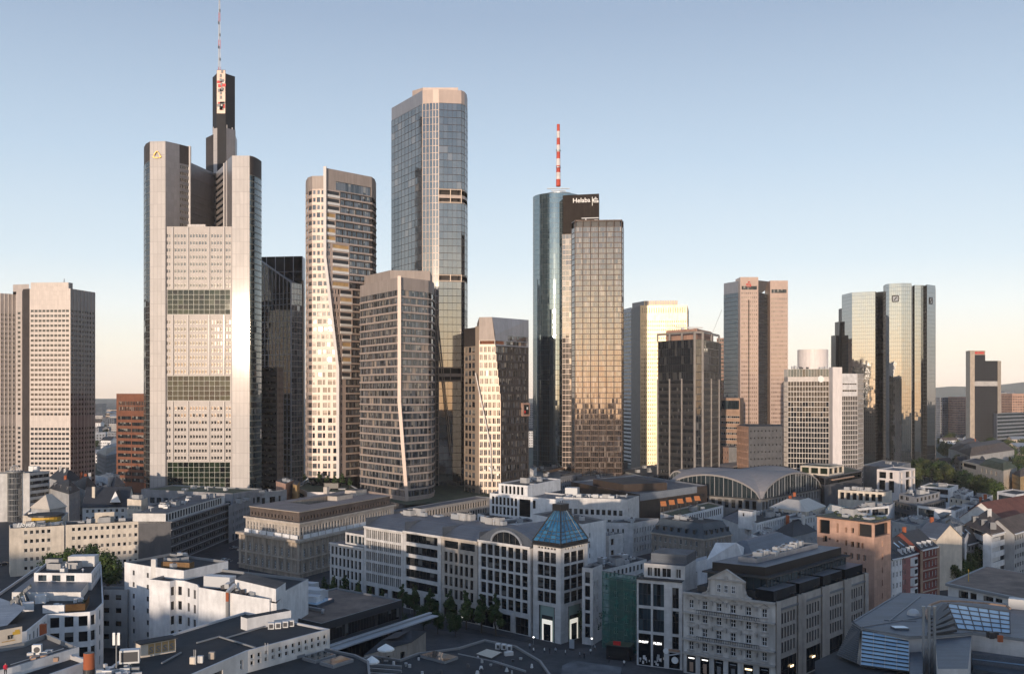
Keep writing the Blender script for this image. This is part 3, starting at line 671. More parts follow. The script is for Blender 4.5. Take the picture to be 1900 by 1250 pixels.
# --- apartment tower with a bent fin and rounded ends
def fin_tower():
 D0 = 598.
 b = Bld('apartment_tower','pale beige apartment tower with balconies and a white fin bending down its front','skyscraper',xy(603,D0),maxw=100)
 zb = zat(886,D0); zt = zat(313,D0); zl = zat(333,606); fh = 4.55
 n = int((zat(352,D0)-zb)/fh); fh =(zat(352,D0)-zb)/n
 rg = random.Random(11)
 def fx(z):
  y = HY+(H-z)*F/D0
  return 603 if y<478 else(603+(y-478)/205*24 if y<683 else 627)
 Lc =[xy(567,622),xy(567.5,610),xy(571,601),xy(579,596.4)]
 Rc =[xy(690,621),xy(695.5,628),xy(698,640)]
 back =[xy(690,655),xy(575,655)]
 def floor(z0,z1,k):
  f = fx((z0+z1)/2); c = xy(f,D0-2.2)
  front = Lc+[c]+Rc
  for i in range(len(front)-1):
   p0, p1 = front[i], front[i+1]; l =(p1-p0).length; hs =[]; zz = z0+1.25; zh = z1-.42
   if i==3:
    nb = max(1,round(l/3.)); s = l/nb; alt = k<14
    for q in range(nb):
     r = rg.random(); a, e = q*s+.3,(q+1)*s-.3
     if alt:hs.append((a,a+(e-a)*(.55 if(q+k//4)%2 else 1.),zz,zh,'flats',1,1))
     else:hs.append((a,e,zz,zh,'flats_pale' if r<.75 else 'flats',1,1))
   elif i==4:
    t = n-1-k; px =[(607,629),(602,621),(617,646),(631,652),(635,650),(640,640)][0 if t<3 else 1 if t<7 else 2 if t<13 else 3 if t<19 else 4 if t<25 else 5]
    ux = lambda x:max(.3,min(l-4,(x-f)/(690-f)*l)); ba, be = ux(px[0]), ux(px[1]); d =(p1-p0)/l; nn = Vector((d.y,-d.x))*.5; mid = p0+d*(be+.6); pale =[]; x = .5
    while x+1.6<ba:pale.append((x,x+1.5,zz,zh,'flats_pale' if rg.random()<.7 else 'flats',1,1)); x+=2.1
    if be-ba>2:
     pale.append((ba,be,z0+.5,z1-.6,None,'trim_dark' if rg.random()<.75 else 'plaster_ochre',0)); a, e = p0+d*(ba-.1)+nn, p0+d*(be+.1)+nn
     bm_ = MB(); bm_.prism([a,e,e-nn*1.6,a-nn*1.6],z0+.2,z0+1.75,'rail_white',None,True); b.subl.append((None,'balcony',bm_))
    b.facade(p0,mid,z0,z1,pale,'beige_metal','wall',.35); p0 = mid; l =(p1-p0).length; x = .3
    while x<l-1.5:
     wd = min(rg.choice([3.2,4.8,6.4]),l-.8-x); hs.append((x,x+wd,zz-.15,zh,'flats',max(1,round(wd/1.6)),1,'window_band')); x+=wd+.35
   else:
    hs.append((.12,l-.12,zz,zh,'flats_pale' if i<3 and k>10 else 'flats',1,1))
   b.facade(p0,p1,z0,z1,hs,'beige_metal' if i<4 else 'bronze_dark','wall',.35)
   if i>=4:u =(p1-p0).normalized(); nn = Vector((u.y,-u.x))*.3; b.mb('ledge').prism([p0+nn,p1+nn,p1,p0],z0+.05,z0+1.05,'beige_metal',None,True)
 for k in range(n):floor(zb+fh*k,zb+fh*(k+1),k)
 zz = zb+fh*n
 fr = Lc+[xy(603,D0-2.2)]
 for i in range(4):b.plain(fr[i],fr[i+1],zz,zl,'crown_beige','crown')
 b.mb('crown').cap([*fr,xy(603,655),xy(575,655)],zl,'bitumen')
 fr2 =[xy(603,D0-2.2),*Rc]
 p0, p1 = fr2[0], fr2[1]; b.facade(p0,p1,zz,zt,[(8,(p1-p0).length-.6,zz+.6,zz+6,'flats',14,1,'window_band')],'crown_beige','crown',.5)
 for i in(1,2):b.plain(fr2[i],fr2[i+1],zz,zt,'crown_beige','crown')
 A =[*fr2,xy(690,655),xy(603,655)]; b.mb('crown').cap(A,zt-.8,'bitumen'); b.plain(xy(690,655),xy(603,655),zl-2,zt,'crown_beige','crown'); b.plain(xy(603,655),fr2[0],zl-2,zt,'crown_beige','crown')
 b.plain(Rc[2],back[0],zb,zt,'crown_beige'); b.plain(back[1],Lc[0],zb,zl,'crown_beige'); b.plain(back[0],back[1],zb,zl,'crown_beige')
 base = Lc+[xy(625,D0-2)]+Rc+back
 b.mb('wall').face([(p.x,p.y,zb)for p in reversed(base)],'crown_beige'); b.mb('plinth').prism(inset(base,2.),0,zb,'glass_dark')
 zs =[zt+.6,zat(478,D0),zat(683,D0),zb]
 for a, c in zip(zs,zs[1:]):
  q0, q1 = xy(fx(a-.01)if a<zs[0]else 603,D0-2.9), xy(fx(c+.01),D0-2.9); b.mb('fin').bar((q0.x,q0.y,a),(q1.x,q1.y,c),1.7,'white_metal',1.4)
 b.done()
fin_tower()
# --- shorter apartment tower in front
def ribbon_tower():
 Dc = 545.
 b = Bld('apartment_tower','mid height apartment tower with pale horizontal bands and a leaning corner post in front','skyscraper',xy(745,Dc),maxw=100)
 zb = zat(925,Dc); zt = zat(514,Dc); zw = zat(537,Dc); n = 27; fh =(zw-zb)/n; rg = random.Random(5)
 def cx(z):
  y = HY+(H-z)*F/Dc; return 741 if y<745 else 741+(y-745)/180*14
 Lp = xy(668,588); Rr =[xy(795,561),xy(801,566),xy(805,574),xy(806,585)]; back =[xy(795,625),xy(690,640)]
 for k in range(n):
  z0, z1 = zb+fh*k, zb+fh*(k+1); c = xy(cx((z0+z1)/2),Dc); fr =[Lp,c]+Rr
  for i in range(len(fr)-1):
   p0, p1 = fr[i], fr[i+1]; l =(p1-p0).length; hs =[]
   if i<2:
    x = .9 if i==0 else 1.6
    while x<l-1.2:
     wd = min(rg.choice([2.6,3.9,5.2,7.8]),l-.6-x)
     if rg.random()<.07:hs.append((x,x+2.6,z0+.9,z1-.25,None,'champagne',0)); x+=2.8; continue
     hs.append((x,x+wd,z0+1.05,z1-.15,'flats',max(1,round(wd/1.3)),1,'window_band')); x+=wd+(.35 if k<10 else .15)
   else:hs.append((.05,l-.05,z0+1.05,z1-.15,'flats',1,1))
   b.facade(p0,p1,z0,z1,hs,'grey_frame','wall',.3)
   u =(p1-p0).normalized(); nn = Vector((u.y,-u.x))*.35; a, e = p0+nn, p1+nn
   b.mb('ledge').prism([a,e,p1,p0],z0+.1,z0+1.0,'beige_metal',None,True)
 c = xy(741,Dc); fr =[Lp,c]+Rr
 for i in range(len(fr)-1):b.plain(fr[i],fr[i+1],zw,zt,'crown_beige','crown')
 A = fr+back; b.mb('crown').cap(A,zt-.6,'gravel')
 for p, q in((Rr[3],back[0]),(back[0],back[1]),(back[1],Lp)):b.plain(p,q,zb,zt,'crown_beige','crown')
 S = pts((676,600),(724,570),(798,574),(802,600),(700,630)); b.mb('roof_box').prism(S,zt-.6,zat(502,572),'crown_beige','gravel')
 zs =[zt+.5,zat(745,Dc),zb-.5]
 for a, c_ in zip(zs,zs[1:]):
  q0, q1 = xy(cx(a)if a<zs[0]else 741,Dc-1.), xy(cx(c_),Dc-1.); b.mb('corner_post').bar((q0.x,q0.y,a),(q1.x,q1.y,c_),1.9,'beige_metal',1.2)
 base =[Lp,xy(755,Dc)]+Rr+back; b.mb('wall').face([(p.x,p.y,zb)for p in reversed(base)],'crown_beige'); b.mb('wall').walls(base,zb-1.6,zb,'beige_metal'); b.mb('plinth').prism(inset(base,2.5),0,zb-1.5,'glass_dark')
 b.done()
ribbon_tower()
# --- the tallest glass tower
def glass_tower():
 b = Bld('office_tower','tall bronze and glass tower with a beige crown and open loggias on its right side','skyscraper',xy(790,640),maxw=100)
 P = pts((726.5,681),(784,641),(803,639),(814,638.6),(856,641),(862,644),(866,650),(867.5,660),(864,700),(740,715)); D = 640.
 zt = zat(167,D); zc = zat(192,D); fh = 4.62; n = int(zc/fh); fh = zc/n; cw = b.mb('curtain_wall')
 def zr(y):return round(zat(y,D)/fh)
 slots =[(zr(371),zr(352)),(zr(529),zr(512)),(zr(702),zr(684))]
 curtain(cw,P[0],P[1],0,zc,9,n,'glass_four','brown_mullion',.1,.25,.1)
 curtain(cw,P[1],P[2],0,zc,3,n,'glass_four','beige_metal',.5,.25,.12); curtain(cw,P[2],P[3],0,zc,2,n,'glass_four','beige_metal',.4,.3,.12)
 segs =[(3,5),(4,1),(5,1),(6,1)]
 for i, nu in segs:
  cuts =[0]+[c for s in slots for c in reversed(s)][::-1]+[n]; cuts = sorted(set([0,n]+[c for s in slots for c in s]))
  for a, c in zip(cuts,cuts[1:]):
   p0, p1 = P[i], P[i+1]
   if(a,c)in slots:
    u =(p1-p0).normalized(); nn = Vector((u.y,-u.x))*3.; b.plain(p0-nn,p1-nn,a*fh,c*fh,'bronze_dark','loggia'); lo = b.mb('loggia')
    lo.face([(*p0,a*fh),(*p1,a*fh),(*(p1-nn),a*fh),(*(p0-nn),a*fh)],'champagne'); lo.face([(*(p0-nn),c*fh),(*(p1-nn),c*fh),(*p1,c*fh),(*p0,c*fh)],'champagne')
    for z, hh in((a*fh,.9),(c*fh-.8,.8)):lo.wall(p0,p1,z,z+hh,'champagne')
    if c-a>1:lo.wall(p0,p1,(a+.7)*fh,(a+1.15)*fh,'beige_metal')
    if i==3:
     for t in(0,.52,1):q = lerp(p0,p1,t); lo.bar((q.x,q.y,a*fh),(q.x,q.y,c*fh),.5,'champagne')
   else:curtain(cw,p0,p1,a*fh,c*fh,nu,c-a,'glass_four','brown_mullion',.12,.3,.1,u0=i*9.)
 for i in range(10):
  p0, p1 = P[i], P[(i+1)%10]
  if i>=7:b.plain(p0,p1,0,zc,'bronze_dark')
  top = zat(172,641)if i==0 else zt
  b.plain(p0,p1,zc,zt,'crown_grey' if i==0 else 'beige_metal','crown')
 b.mb('crown').cap(P,zt-1,'gravel'); R1 = pts((765,662),(785,655),(850,655),(850,690),(765,695)); b.mb('crown').prism(R1,zt-1,zat(165.6,655)+1,'beige_metal','gravel')
 for q0, z0, q1, z1 in((808,zat(585,D),836,zat(845,D)),(812,zat(585,D),839,zat(845,D))):
  a, c = xy(q0,636.), xy(q1,636.); b.mb('diagonal_rib').bar((a.x,a.y,z0),(c.x,c.y,z1),.45,'champagne')
 b.done()
glass_tower()
# --- low lit tower at the right of that group
def corner_tower():
 b = Bld('office_tower','shortest tower of the beige group with one sunlit and one shaded front','skyscraper',xy(929,588),maxw=100)
 z0 = 0.; zt = zat(588,588); fh = 4.72; zs = zat(608,596); D = 588.; rg = random.Random(9); zlog = zat(641,D); n = int(zlog/fh); fh = zlog/n
 A, B, C_, R2 = xy(861,606), xy(882,592), xy(889,589.5), xy(981,612)
 def cx(z):y = HY+(H-z)*F/D; return 929 if y>742 else 929-(742-y)/154*16
 for k in range(n):
  za, zb = k*fh,(k+1)*fh; c = xy(cx((za+zb)/2),D)
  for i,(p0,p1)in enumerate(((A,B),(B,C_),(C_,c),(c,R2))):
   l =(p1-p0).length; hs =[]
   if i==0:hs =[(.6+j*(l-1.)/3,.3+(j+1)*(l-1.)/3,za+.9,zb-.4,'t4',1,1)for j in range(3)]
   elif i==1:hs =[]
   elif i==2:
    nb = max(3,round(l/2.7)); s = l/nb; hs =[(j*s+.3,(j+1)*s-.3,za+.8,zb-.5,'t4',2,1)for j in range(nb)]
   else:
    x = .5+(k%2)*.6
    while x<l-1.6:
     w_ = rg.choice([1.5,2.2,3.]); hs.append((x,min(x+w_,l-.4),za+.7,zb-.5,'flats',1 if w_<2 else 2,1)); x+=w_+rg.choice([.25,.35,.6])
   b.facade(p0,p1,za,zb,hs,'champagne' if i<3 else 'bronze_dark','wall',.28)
 c = xy(cx(zlog),D); t = xy(913,D)
 b.facade(C_,c,zlog,zlog+3.2,[(.4,(c-C_).length-.2,zlog+.9,zlog+3.,None,'orange_tile',0)],'champagne','crown',2.)
 b.facade(c,R2,zlog,zlog+3.2,[(.2,9,zlog+.9,zlog+3.,None,'orange_tile',0),(10,(R2-c).length-1,zlog+.6,zlog+3.,'flats',8,1,'window_band')],'crown_grey','crown',1.)
 zc = zlog+3.2; b.mb('crown').face([(*C_,zc),(*c,zc),(*t,zt),(*C_,zt)],'crown_beige'); l =(R2-c).length
 q = lerp(c,R2,.36); zw = zat(623,600)
 b.facade(q,R2,zc,zw,[(.3,(R2-q).length-.4,zc+.2,zw-.1,'flats',9,1,'window_band')],'crown_grey','crown',.3); b.plain(c,q,zc,zw,'crown_grey','crown')
 b.mb('crown').face([(*c,zw),(*R2,zw),(*R2,zt),(*t,zt)],'crown_grey')
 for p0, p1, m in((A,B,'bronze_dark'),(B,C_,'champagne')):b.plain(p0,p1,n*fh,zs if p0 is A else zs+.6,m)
 Bk =[xy(975,650),xy(885,645)]; b.mb('roof').face([(*p,zt-.3)for p in(C_,t,R2,*Bk)],'gravel'); b.mb('roof').cap([A,B,C_,Bk[1],xy(866,640)],zs,'gravel')
 b.plain(Bk[1],C_,zs-1,zt,'crown_beige'); b.plain(R2,Bk[0],0,zt,'crown_grey'); b.plain(Bk[0],Bk[1],0,zt,'crown_grey'); b.plain(xy(866,640),A,0,zs,'mast_black')
 o = lerp(C_,R2,.9); u =(R2-xy(929,D)).normalized(); nn = Vector((u.y,-u.x)); zb = zat(772,606); bx = b.mb('bay_box')
 a, e = xy(966,606.), xy(979.5,611.); bx.prism([a+nn*1.6,e+nn*1.6,e,a],zb,zb+8.3,'rose_cladding',None,True); bx.wall(lerp(a,e,.16)+nn*1.65,lerp(a,e,.84)+nn*1.65,zb+1.2,zb+7.2,'glass_dark')
 for k, f in((0,.3),(1,.62)):cc = lerp(a,e,f)+nn*1.7; bx.box((cc.x,cc.y,zb+2.+2.2*k),1.3,.1,1.6,('sign_red','sign_white')[k],math.atan2(u.y,u.x))
 for(x0,y0,x1,y1)in((882,692,910,826),(910,826,912,893)):
  p, q = xy(x0,587.5), xy(x1,587.); b.mb('diagonal_rib').bar((p.x,p.y,zat(y0,587.5)),(q.x,q.y,zat(y1,587)),.55,'white_metal')
 b.done()
corner_tower()
# --- round glass tower with mast, and the bronze grid tower grown onto it
def round_tower():
 b = Bld('office_tower','round blue glass tower with a striped mast joined to a bronze gridded slab','skyscraper',xy(1040,690),maxw=100)
 c = xy(1034,732); R0 = 18.3; zt = zat(358,715); n = 78; nf = int(zt/3.7); fh = zt/nf; cw = b.mb('round_facade')
 for i in range(n):
  a0, a1 = 2*math.pi*i/n, 2*math.pi*(i+1)/n; p0 = c+Vector((math.cos(a0),math.sin(a0)))*R0; p1 = c+Vector((math.cos(a1),math.sin(a1)))*R0
  if faces_cam(p0,p1,.25):curtain(cw,p0,p1,0,zt,1,nf,'glass_cylinder','mull_blue',.0,.22,.05,u0=i*1.5); cw.bar((p0.x*1,p0.y,0),(p0.x,p0.y,zt),.1,'mull_blue')
  else:cw.wall(p0,p1,0,zt,'glass_cylinder')
 rf = b.mb('roof'); rf.tube(c,R0,R0-.5,zt,zt+.01,'steel',n,'gravel')
 dc = xy(1037,732); dr = b.mb('roof_drum'); dr.tube(dc,9.6,9.6,zt,zat(347,705),'glass_cylinder',32,'gravel'); dr.tube(dc,10.4,10.4,zat(349,705),zat(347,705)+.1,'steel',32,'gravel')
 for k in range(6):a = k*1.05; dr.bar((dc.x+9*math.cos(a),dc.y+9*math.sin(a),zat(347,705)),(dc.x+9*math.cos(a),dc.y+9*math.sin(a),zat(344,705)),.3,'steel')
 mz0, mz1 = zat(346,732), zat(231,732); mt = xy(1036,732); ma = MB(); k = 9
 for i in range(k):
  za, zb = lerp(mz0,mz1,i/k), lerp(mz0,mz1,(i+1)/k); r = lerp(1.75,1.1,i/k); ma.tube(mt,r,r*.97,za,zb,'red_mast' if i%2==0 else 'white_mast',12)
 ma.box((mt.x,mt.y,zat(340,712)),17,1.2,.5,'steel'); ma.box((mt.x,mt.y,zat(344,712)),11,1.2,.5,'steel')
 for q in(zat(268,712),zat(300,712)):ma.tube(mt,1.9,1.9,q,q+.8,'steel',12)
 b.p['mast'] = ma
 # black core behind the slab, with the lit lettering
 P = pts((1044,700),(1111.5,694),(1112,725),(1044,728)); zb = zat(361,697); zlow = zat(433,697)
 b.mb('core').walls(P,zlow,zb,'dark_bronze'); b.mb('core').cap(P,zb,'bitumen')
 Q = pts((1043.5,701),(1062,699.5),(1062,735),(1043.5,735)); fhn = int(zlow/3.7)
 curtain(b.mb('link_facade'),Q[0],Q[1],0,zlow,3,fhn,'glass_grid','beige_metal',.15,.35,.08); b.mb('core').walls(P,0,zlow-.2,'brown_mullion')if False else None
 b.plain(xy(1060,701),xy(1112,696),0,zlow,'dark_bronze','core')
 u =(P[1]-P[0]).normalized(); lt = text_mb('Helaba',4.6,'sign_white',.12,.05); M = place_on(lerp(P[0],P[1],.285)+Vector((u.y,-u.x))*.2,zat(376.3,696), )if False else None
 o = xy(1062.5,697.6); lb = MB(); lb.add(lt,place_on(o,u,zat(376,697))); b.p['lettering'] = lb
 em = MB(); e0 = xy(1105,693.6); zc = zat(372.5,697)
 for a in(0,1):pass
 cpos =[(-1.2,.8),(1.6,.9),(-1.5,0),(-1.2,-.9),(1.2,-.9),(1.5,-.2)]
 em.bar((e0.x-1.3,e0.y,zc+.55),(e0.x+1.6,e0.y,zc+.55),.75,'sign_white',.5); em.bar((e0.x-1.6,e0.y,zc+.5),(e0.x-1.6,e0.y,zc-1.1),.75,'sign_white',.5); em.bar((e0.x-1.5,e0.y,zc-.55),(e0.x+1.6,e0.y,zc-.55),.7,'sign_white',.5); em.bar((e0.x+1.7,e0.y,zc-.4),(e0.x+1.7,e0.y,zc-1.9),.75,'sign_white',.5); em.bar((e0.x-1.6,e0.y,zc-1.7),(e0.x+1.6,e0.y,zc-1.7),.75,'sign_white',.5)
 em.dome((e0.x,e0.y,zc+1.2),.75,'sign_white',10,4); b.p['emblem'] = em
 v0 = xy(1099,694.3); b.mb('divider').bar((v0.x,v0.y,zat(383,697)),(v0.x,v0.y,zat(367,697)),.4,'sign_white')
 # bronze grid slab in front
 S = pts((1060.5,668),(1067,659),(1153.5,657),(1157,664),(1157,700),(1061,704)); zs = zat(408,658); fh = 3.62; nf = int((zs-4)/fh); zg = zs-4.6; gr = b.mb('grid_facade')
 for i, nu, mw in((0,1,.5),(1,24,.14),(2,1,.4)):curtain(gr,S[i],S[i+1],0,zg,nu,nf,'glass_grid','brown_mullion',mw,.62,.14)
 for k in range(7):
  q = lerp(S[1],S[2],k/6); gr.bar((q.x,q.y-.15,0),(q.x,q.y-.15,zs),.62,'brown_mullion',.5)
 cr = b.mb('crown'); cr.walls(inset(S,1.4),zg,zs-.6,'trim_dark'); cr.face([(*p,zg)for p in S],'brown_mullion')
 for i in range(6):cr.wall(S[i],S[(i+1)%6],zs-.8,zs,'brown_mullion')
 cr.cap(S,zs,'bitumen'); b.plain(S[3],S[4],0,zg,'brown_mullion','grid_facade'); b.plain(S[4],S[5],0,zg,'brown_mullion','grid_facade'); b.plain(S[5],S[0],0,zg,'brown_mullion','grid_facade')
 g0 = xy(1087,672); ga = MB(); ga.box((g0.x,g0.y,zs),1.6,1.6,2,'hvac'); ga.bar((g0.x-3,g0.y,zs+3.6),(g0.x+9,g0.y,zs+3.9),.6,'hvac'); ga.bar((g0.x,g0.y,zs+2),(g0.x,g0.y,zs+3.6),.7,'hvac'); ga.box((g0.x+7,g0.y,zs+1),2.2,1.5,1.6,'hvac'); ga.box((g0.x-3.4,g0.y,zs+.4),1.2,1.2,1.,'hvac'); b.p['roof_gantry'] = ga
 b.done()
round_tower()
def far_white_tower():
 P = pts((1155,1010),(1171,985),(1179,1000),(1170,1040)); b = Bld('office_tower','white banded tower half hidden between the bronze grid slab and the golden tower','skyscraper',P[1]); zt = zat(571,990)
 bands(b,P[0],P[1],0,zt,'white_panel',4.,1.9,1.2,'band',1.4,.3); b.plain(P[1],P[2],0,zt,'white_metal'); b.plain(P[2],P[3],0,zt,'white_panel'); b.mb('roof').cap(P,zt,'bitumen'); b.done()
far_white_tower()
def gold_tower():
 P = pts((1171,830),(1188,797),(1275,793),(1278,850)); b = Bld('office_tower','golden sunlit tower with a fine window grid and a side coloured as shaded','skyscraper',P[1]); zt = zat(566,795)
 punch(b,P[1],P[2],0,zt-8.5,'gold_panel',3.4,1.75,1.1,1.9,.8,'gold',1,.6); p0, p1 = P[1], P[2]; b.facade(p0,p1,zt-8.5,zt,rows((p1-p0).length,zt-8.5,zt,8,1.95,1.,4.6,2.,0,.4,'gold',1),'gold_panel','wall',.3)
 b.plain(P[0],P[1],0,zt,'gold_shaded'); b.plain(P[2],P[3],0,zt,'gold_shaded'); b.plain(P[3],P[0],0,zt,'gold_shaded'); b.mb('roof').cap(P,zt,'bitumen')
 A = pts((1173,826),(1196,806),(1256,803),(1256,840)); b.mb('roof_screen').prism(A,zt,zat(558,805),'silver_panel_shaded','gravel');
 for k in range(14):q = lerp(A[1],A[2],k/13); b.mb('roof_screen').bar((q.x,q.y-.2,zt),(q.x,q.y-.2,zat(558,805)),.7,'gold_panel')
 b.done()
gold_tower()
def pillar_tower():
 b = Bld('office_tower','black glass tower with stone pillars running up its lower storeys','skyscraper',xy(1296,612)); D = 618.
 P = pts((1221,640),(1289,614),(1303,614),(1333,650),(1338,680),(1235,690)); zt = zat(630,D); zm = zat(705,D); fh = 4.35
 for i in range(3):
  p0, p1 = P[i], P[i+1]
  nb = int((zt-zm)/fh); curtain(b.mb('curtain_wall'),p0,p1,zm,zt,max(1,round((p1-p0).length/1.9)),nb,'glass_tower','mull_dark',.12,.5,.1)
  nb = int(zm/fh); curtain(b.mb('curtain_wall'),p0,p1,0,zm,max(1,round((p1-p0).length/1.2)),nb,'glass_tower','mull_dark',.10,.6,.1,sp=.0 if i==1 else .52,spmat='skyper_band')
 for i in(3,4,5):b.plain(P[i],P[(i+1)%6],0,zt,'skyper_black')
 b.mb('roof').cap(P,zt,'bitumen')
 zf = zat(617,D)
 for i, cnt in((0,3),(1,1),(2,2)):
  for k in range(cnt+1):
   q = lerp(P[i],P[i+1],k/cnt); u =(P[i+1]-P[i]).normalized(); o = Vector((u.y,-u.x))*.45; q = q+o
   full =(i==1)or(i==0 and k==cnt)or(i==2 and k==0)
   b.mb('pillar').bar((q.x,q.y,0),(q.x,q.y,zf if full else zm+1),.9,'pillar_stone',.7)
   b.mb('roof_frame').bar((q.x,q.y,zt),(q.x,q.y,zf),1.1,'pillar_stone')
  a, c = P[i], P[i+1]; b.mb('roof_frame').bar((a.x,a.y,zf),(c.x,c.y,zf),1.3,'pillar_stone')
 S = inset(P,5.); b.mb('roof_hut').prism(S,zt,zat(609,D),'rose_cladding','bitumen')
 c = xy(1278,635); ga = b.mb('roof_gantry'); z = zat(609,D); ga.bar((c.x-9,c.y,z+1.8),(c.x+9,c.y,z+1.5),.8,'hvac'); ga.box((c.x-4,c.y,z),2,2,1.6,'hvac'); ga.box((c.x+4,c.y,z),1.6,1.6,1.4,'hvac'); q = xy(1332,650); ga.bar((q.x-4,q.y,z-2),(q.x+2.8,q.y,z+15),.3,'steel')
 b.done()
pillar_tower()
def small_far_strip():
 P = pts((1330,1100),(1343,1100),(1343,1130),(1330,1130)); b = Bld('office_tower','slim pale tower just visible between the black pillared tower and the emblem tower','skyscraper',P[0]); zt = zat(627,1100)
 bands(b,P[0],P[1],0,zt,'rose_cladding',4.2,2,1.,'band',1.5,.3); b.plain(P[1],P[2],0,zt,'rose_cladding'); b.mb('roof').cap(P,zt,'bitumen'); b.done()
small_far_strip()
def emblem_tower():
 D = 845.; b = Bld('office_tower','dark glass tower with two rose stone shafts, the left one bearing a red emblem','skyscraper',xy(1390,D)); zt = zat(515,D); zg = zat(541,D)
 def shaft(x0,x1,D0,D1,y):
  P =[xy(x0,D0),xy(x1,D1),xy(x1,D1)+Vector((0,18)),xy(x0,D0)+Vector((0,18))]; z = zat(y,(D0+D1)/2); zz = z-11.; u =(P[1]-P[0]).normalized(); l =(P[1]-P[0]).length
  b.facade(P[0],P[1],zz,z,[(1.2,l-1.2,zz-0+.0,zz+3.2,'band',8,1,'window_band')],'rose_panel','shaft',.3)
  mid = l/2; nfl = int(zz/3.75);
  punch(b,P[0],P[1],0,zz-.3,'rose_panel',3.75,1.75,1.3,1.9,1.,'rose',1,.7,part='shaft',depth=.1); b.plain(P[0],P[1],zz-.3,zz,'rose_panel','shaft')
  for i in(1,2,3):b.plain(P[i],P[(i+1)%4],0,z,'rose_panel','shaft')
  b.mb('shaft').cap(P,z,'bitumen'); return P, z
 P1, z1 = shaft(1373.5,1407,845,845,514); P2, z2 = shaft(1429,1462,858,858,520.5)
 c = xy(1389.5,844.6); mb = b.mb('groove'); mb.bar((c.x,c.y,0),(c.x,c.y,zat(556,D)),.8,'bronze_dark',.3)
 L0, L1 = xy(1343,872), xy(1373.5,850); zl = zat(525,868); nf = int(zg/3.75)
 curtain(b.mb('curtain_wall'),L0,L1,0,zg,8,nf,'glass_trianon','mull_blue',.15,.5,.1); b.plain(L0,L1,zg,zl,'crown_grey','crown')
 M0, M1, M2 = xy(1407,850), xy(1432,875), xy(1436,866); curtain(b.mb('curtain_wall'),M0,M1,0,zg,8,nf,'glass_trianon','mull_blue',.15,.5,.1); curtain(b.mb('curtain_wall'),M1,M2,0,zg,2,nf,'glass_alu','mull_dark',.2,.5,.1)
 E =[L0,L1,M0,M1,M2,xy(1452,900),xy(1343,905)]; b.mb('roof').cap([L0,xy(1373.5,860),xy(1420,870),xy(1452,900),xy(1343,905)],zg,'bitumen'); b.plain(xy(1343,905),L0,0,zl,'crown_grey','crown')
 # inverted pyramid hung between the shafts
 r = b.mb('hung_pyramid'); A =[xy(1350,875),xy(1405,856),xy(1440,872),xy(1400,900)]; ap = xy(1400,876); zp = zat(522,865)
 for i in range(4):q, w_ = A[i], A[(i+1)%4]; r.face([(*w_,zp),(*q,zp),(*ap,zp-14)],'crown_grey')
 r.cap(A,zp,'gravel')
 o = xy(1389.3,844.3); z = zat(527.5,D); em = b.mb('emblem'); s = .85
 for(x0,a0,x1,a1)in((-1.7,.6,2.2,.6),(-2.,.6,-2.,-.9),(-2.,-.7,2.,-.7),(2.,-.7,2.,-2.2),(-2.2,-2.2,2.2,-2.2)):em.bar((o.x+x0*s,o.y,z+a0*s),(o.x+x1*s,o.y,z+a1*s),.95,'sign_red',.4)
 em.dome((o.x+.2,o.y,z+1.5),1.0,'sign_red',10,4)
 b.done()
emblem_tower()
def salmon_block():
 P = pts((1334,760),(1373,748),(1380,780),(1338,790)); b = Bld('office_block','salmon coloured banded block at the foot of the emblem tower','office block',P[0]); zt = zat(738,752)
 p0, p1 = P[0], P[1]; l =(p1-p0).length; fh = 4.3
 bands(b,p0,p1,0,zt-9.5,'salmon_panel',fh,1.6,1.5,'curt',1.7,.4); b.facade(p0,p1,zt-9.5,zt,[(.8,l-.8,zt-8.8,zt-2,'blue',5,1,'window_band')],'salmon_panel','wall',.4)
 for i in(1,2,3):b.plain(P[i],P[(i+1)%4],0,zt,'salmon_panel')
 b.mb('roof').cap(P,zt,'gravel'); b.done()
 P = pts((1338,700),(1352,690),(1369,694),(1360,720)); b = Bld('office_block','low rose block in front of the salmon banded block','office block',P[1]); zt = zat(829,695)
 punch(b,P[0],P[1],0,zt,'rose_cladding',4.,3.,1.4,2.,1.,'grey'); b.plain(P[1],P[2],0,zt,'plaster_mid'); b.plain(P[2],P[3],0,zt,'plaster_mid'); b.mb('roof').cap(P,zt,'gravel'); b.done()
salmon_block()
def cube_block():
 P = pts((1367,655),(1389,630),(1452,640),(1450,680),(1380,690)); b = Bld('office_block','brown cube with tiny square windows, left side coloured as sunlit, below the emblem tower','office block',P[1]); zt = zat(791,632)
 punch(b,P[0],P[1],0,zt,'pink_stone',4.55,3.3,1.0,1.1,1.6,'dark',1,.4); p0, p1 = P[1], P[2]; l =(p1-p0).length  # orange wall colour stands in for sunlight on this left side
 punch(b,p0,p1,0,zt,'plaster_dark',4.55,3.0,.9,1.1,1.6,'dark',1,.4)  # darker wall colour stands in for shade on the right side
 for i in(2,3,4):b.plain(P[i],P[(i+1)%5],0,zt,'plaster_dark')
 b.mb('roof').cap(P,zt,'bitumen'); b.done()
cube_block()
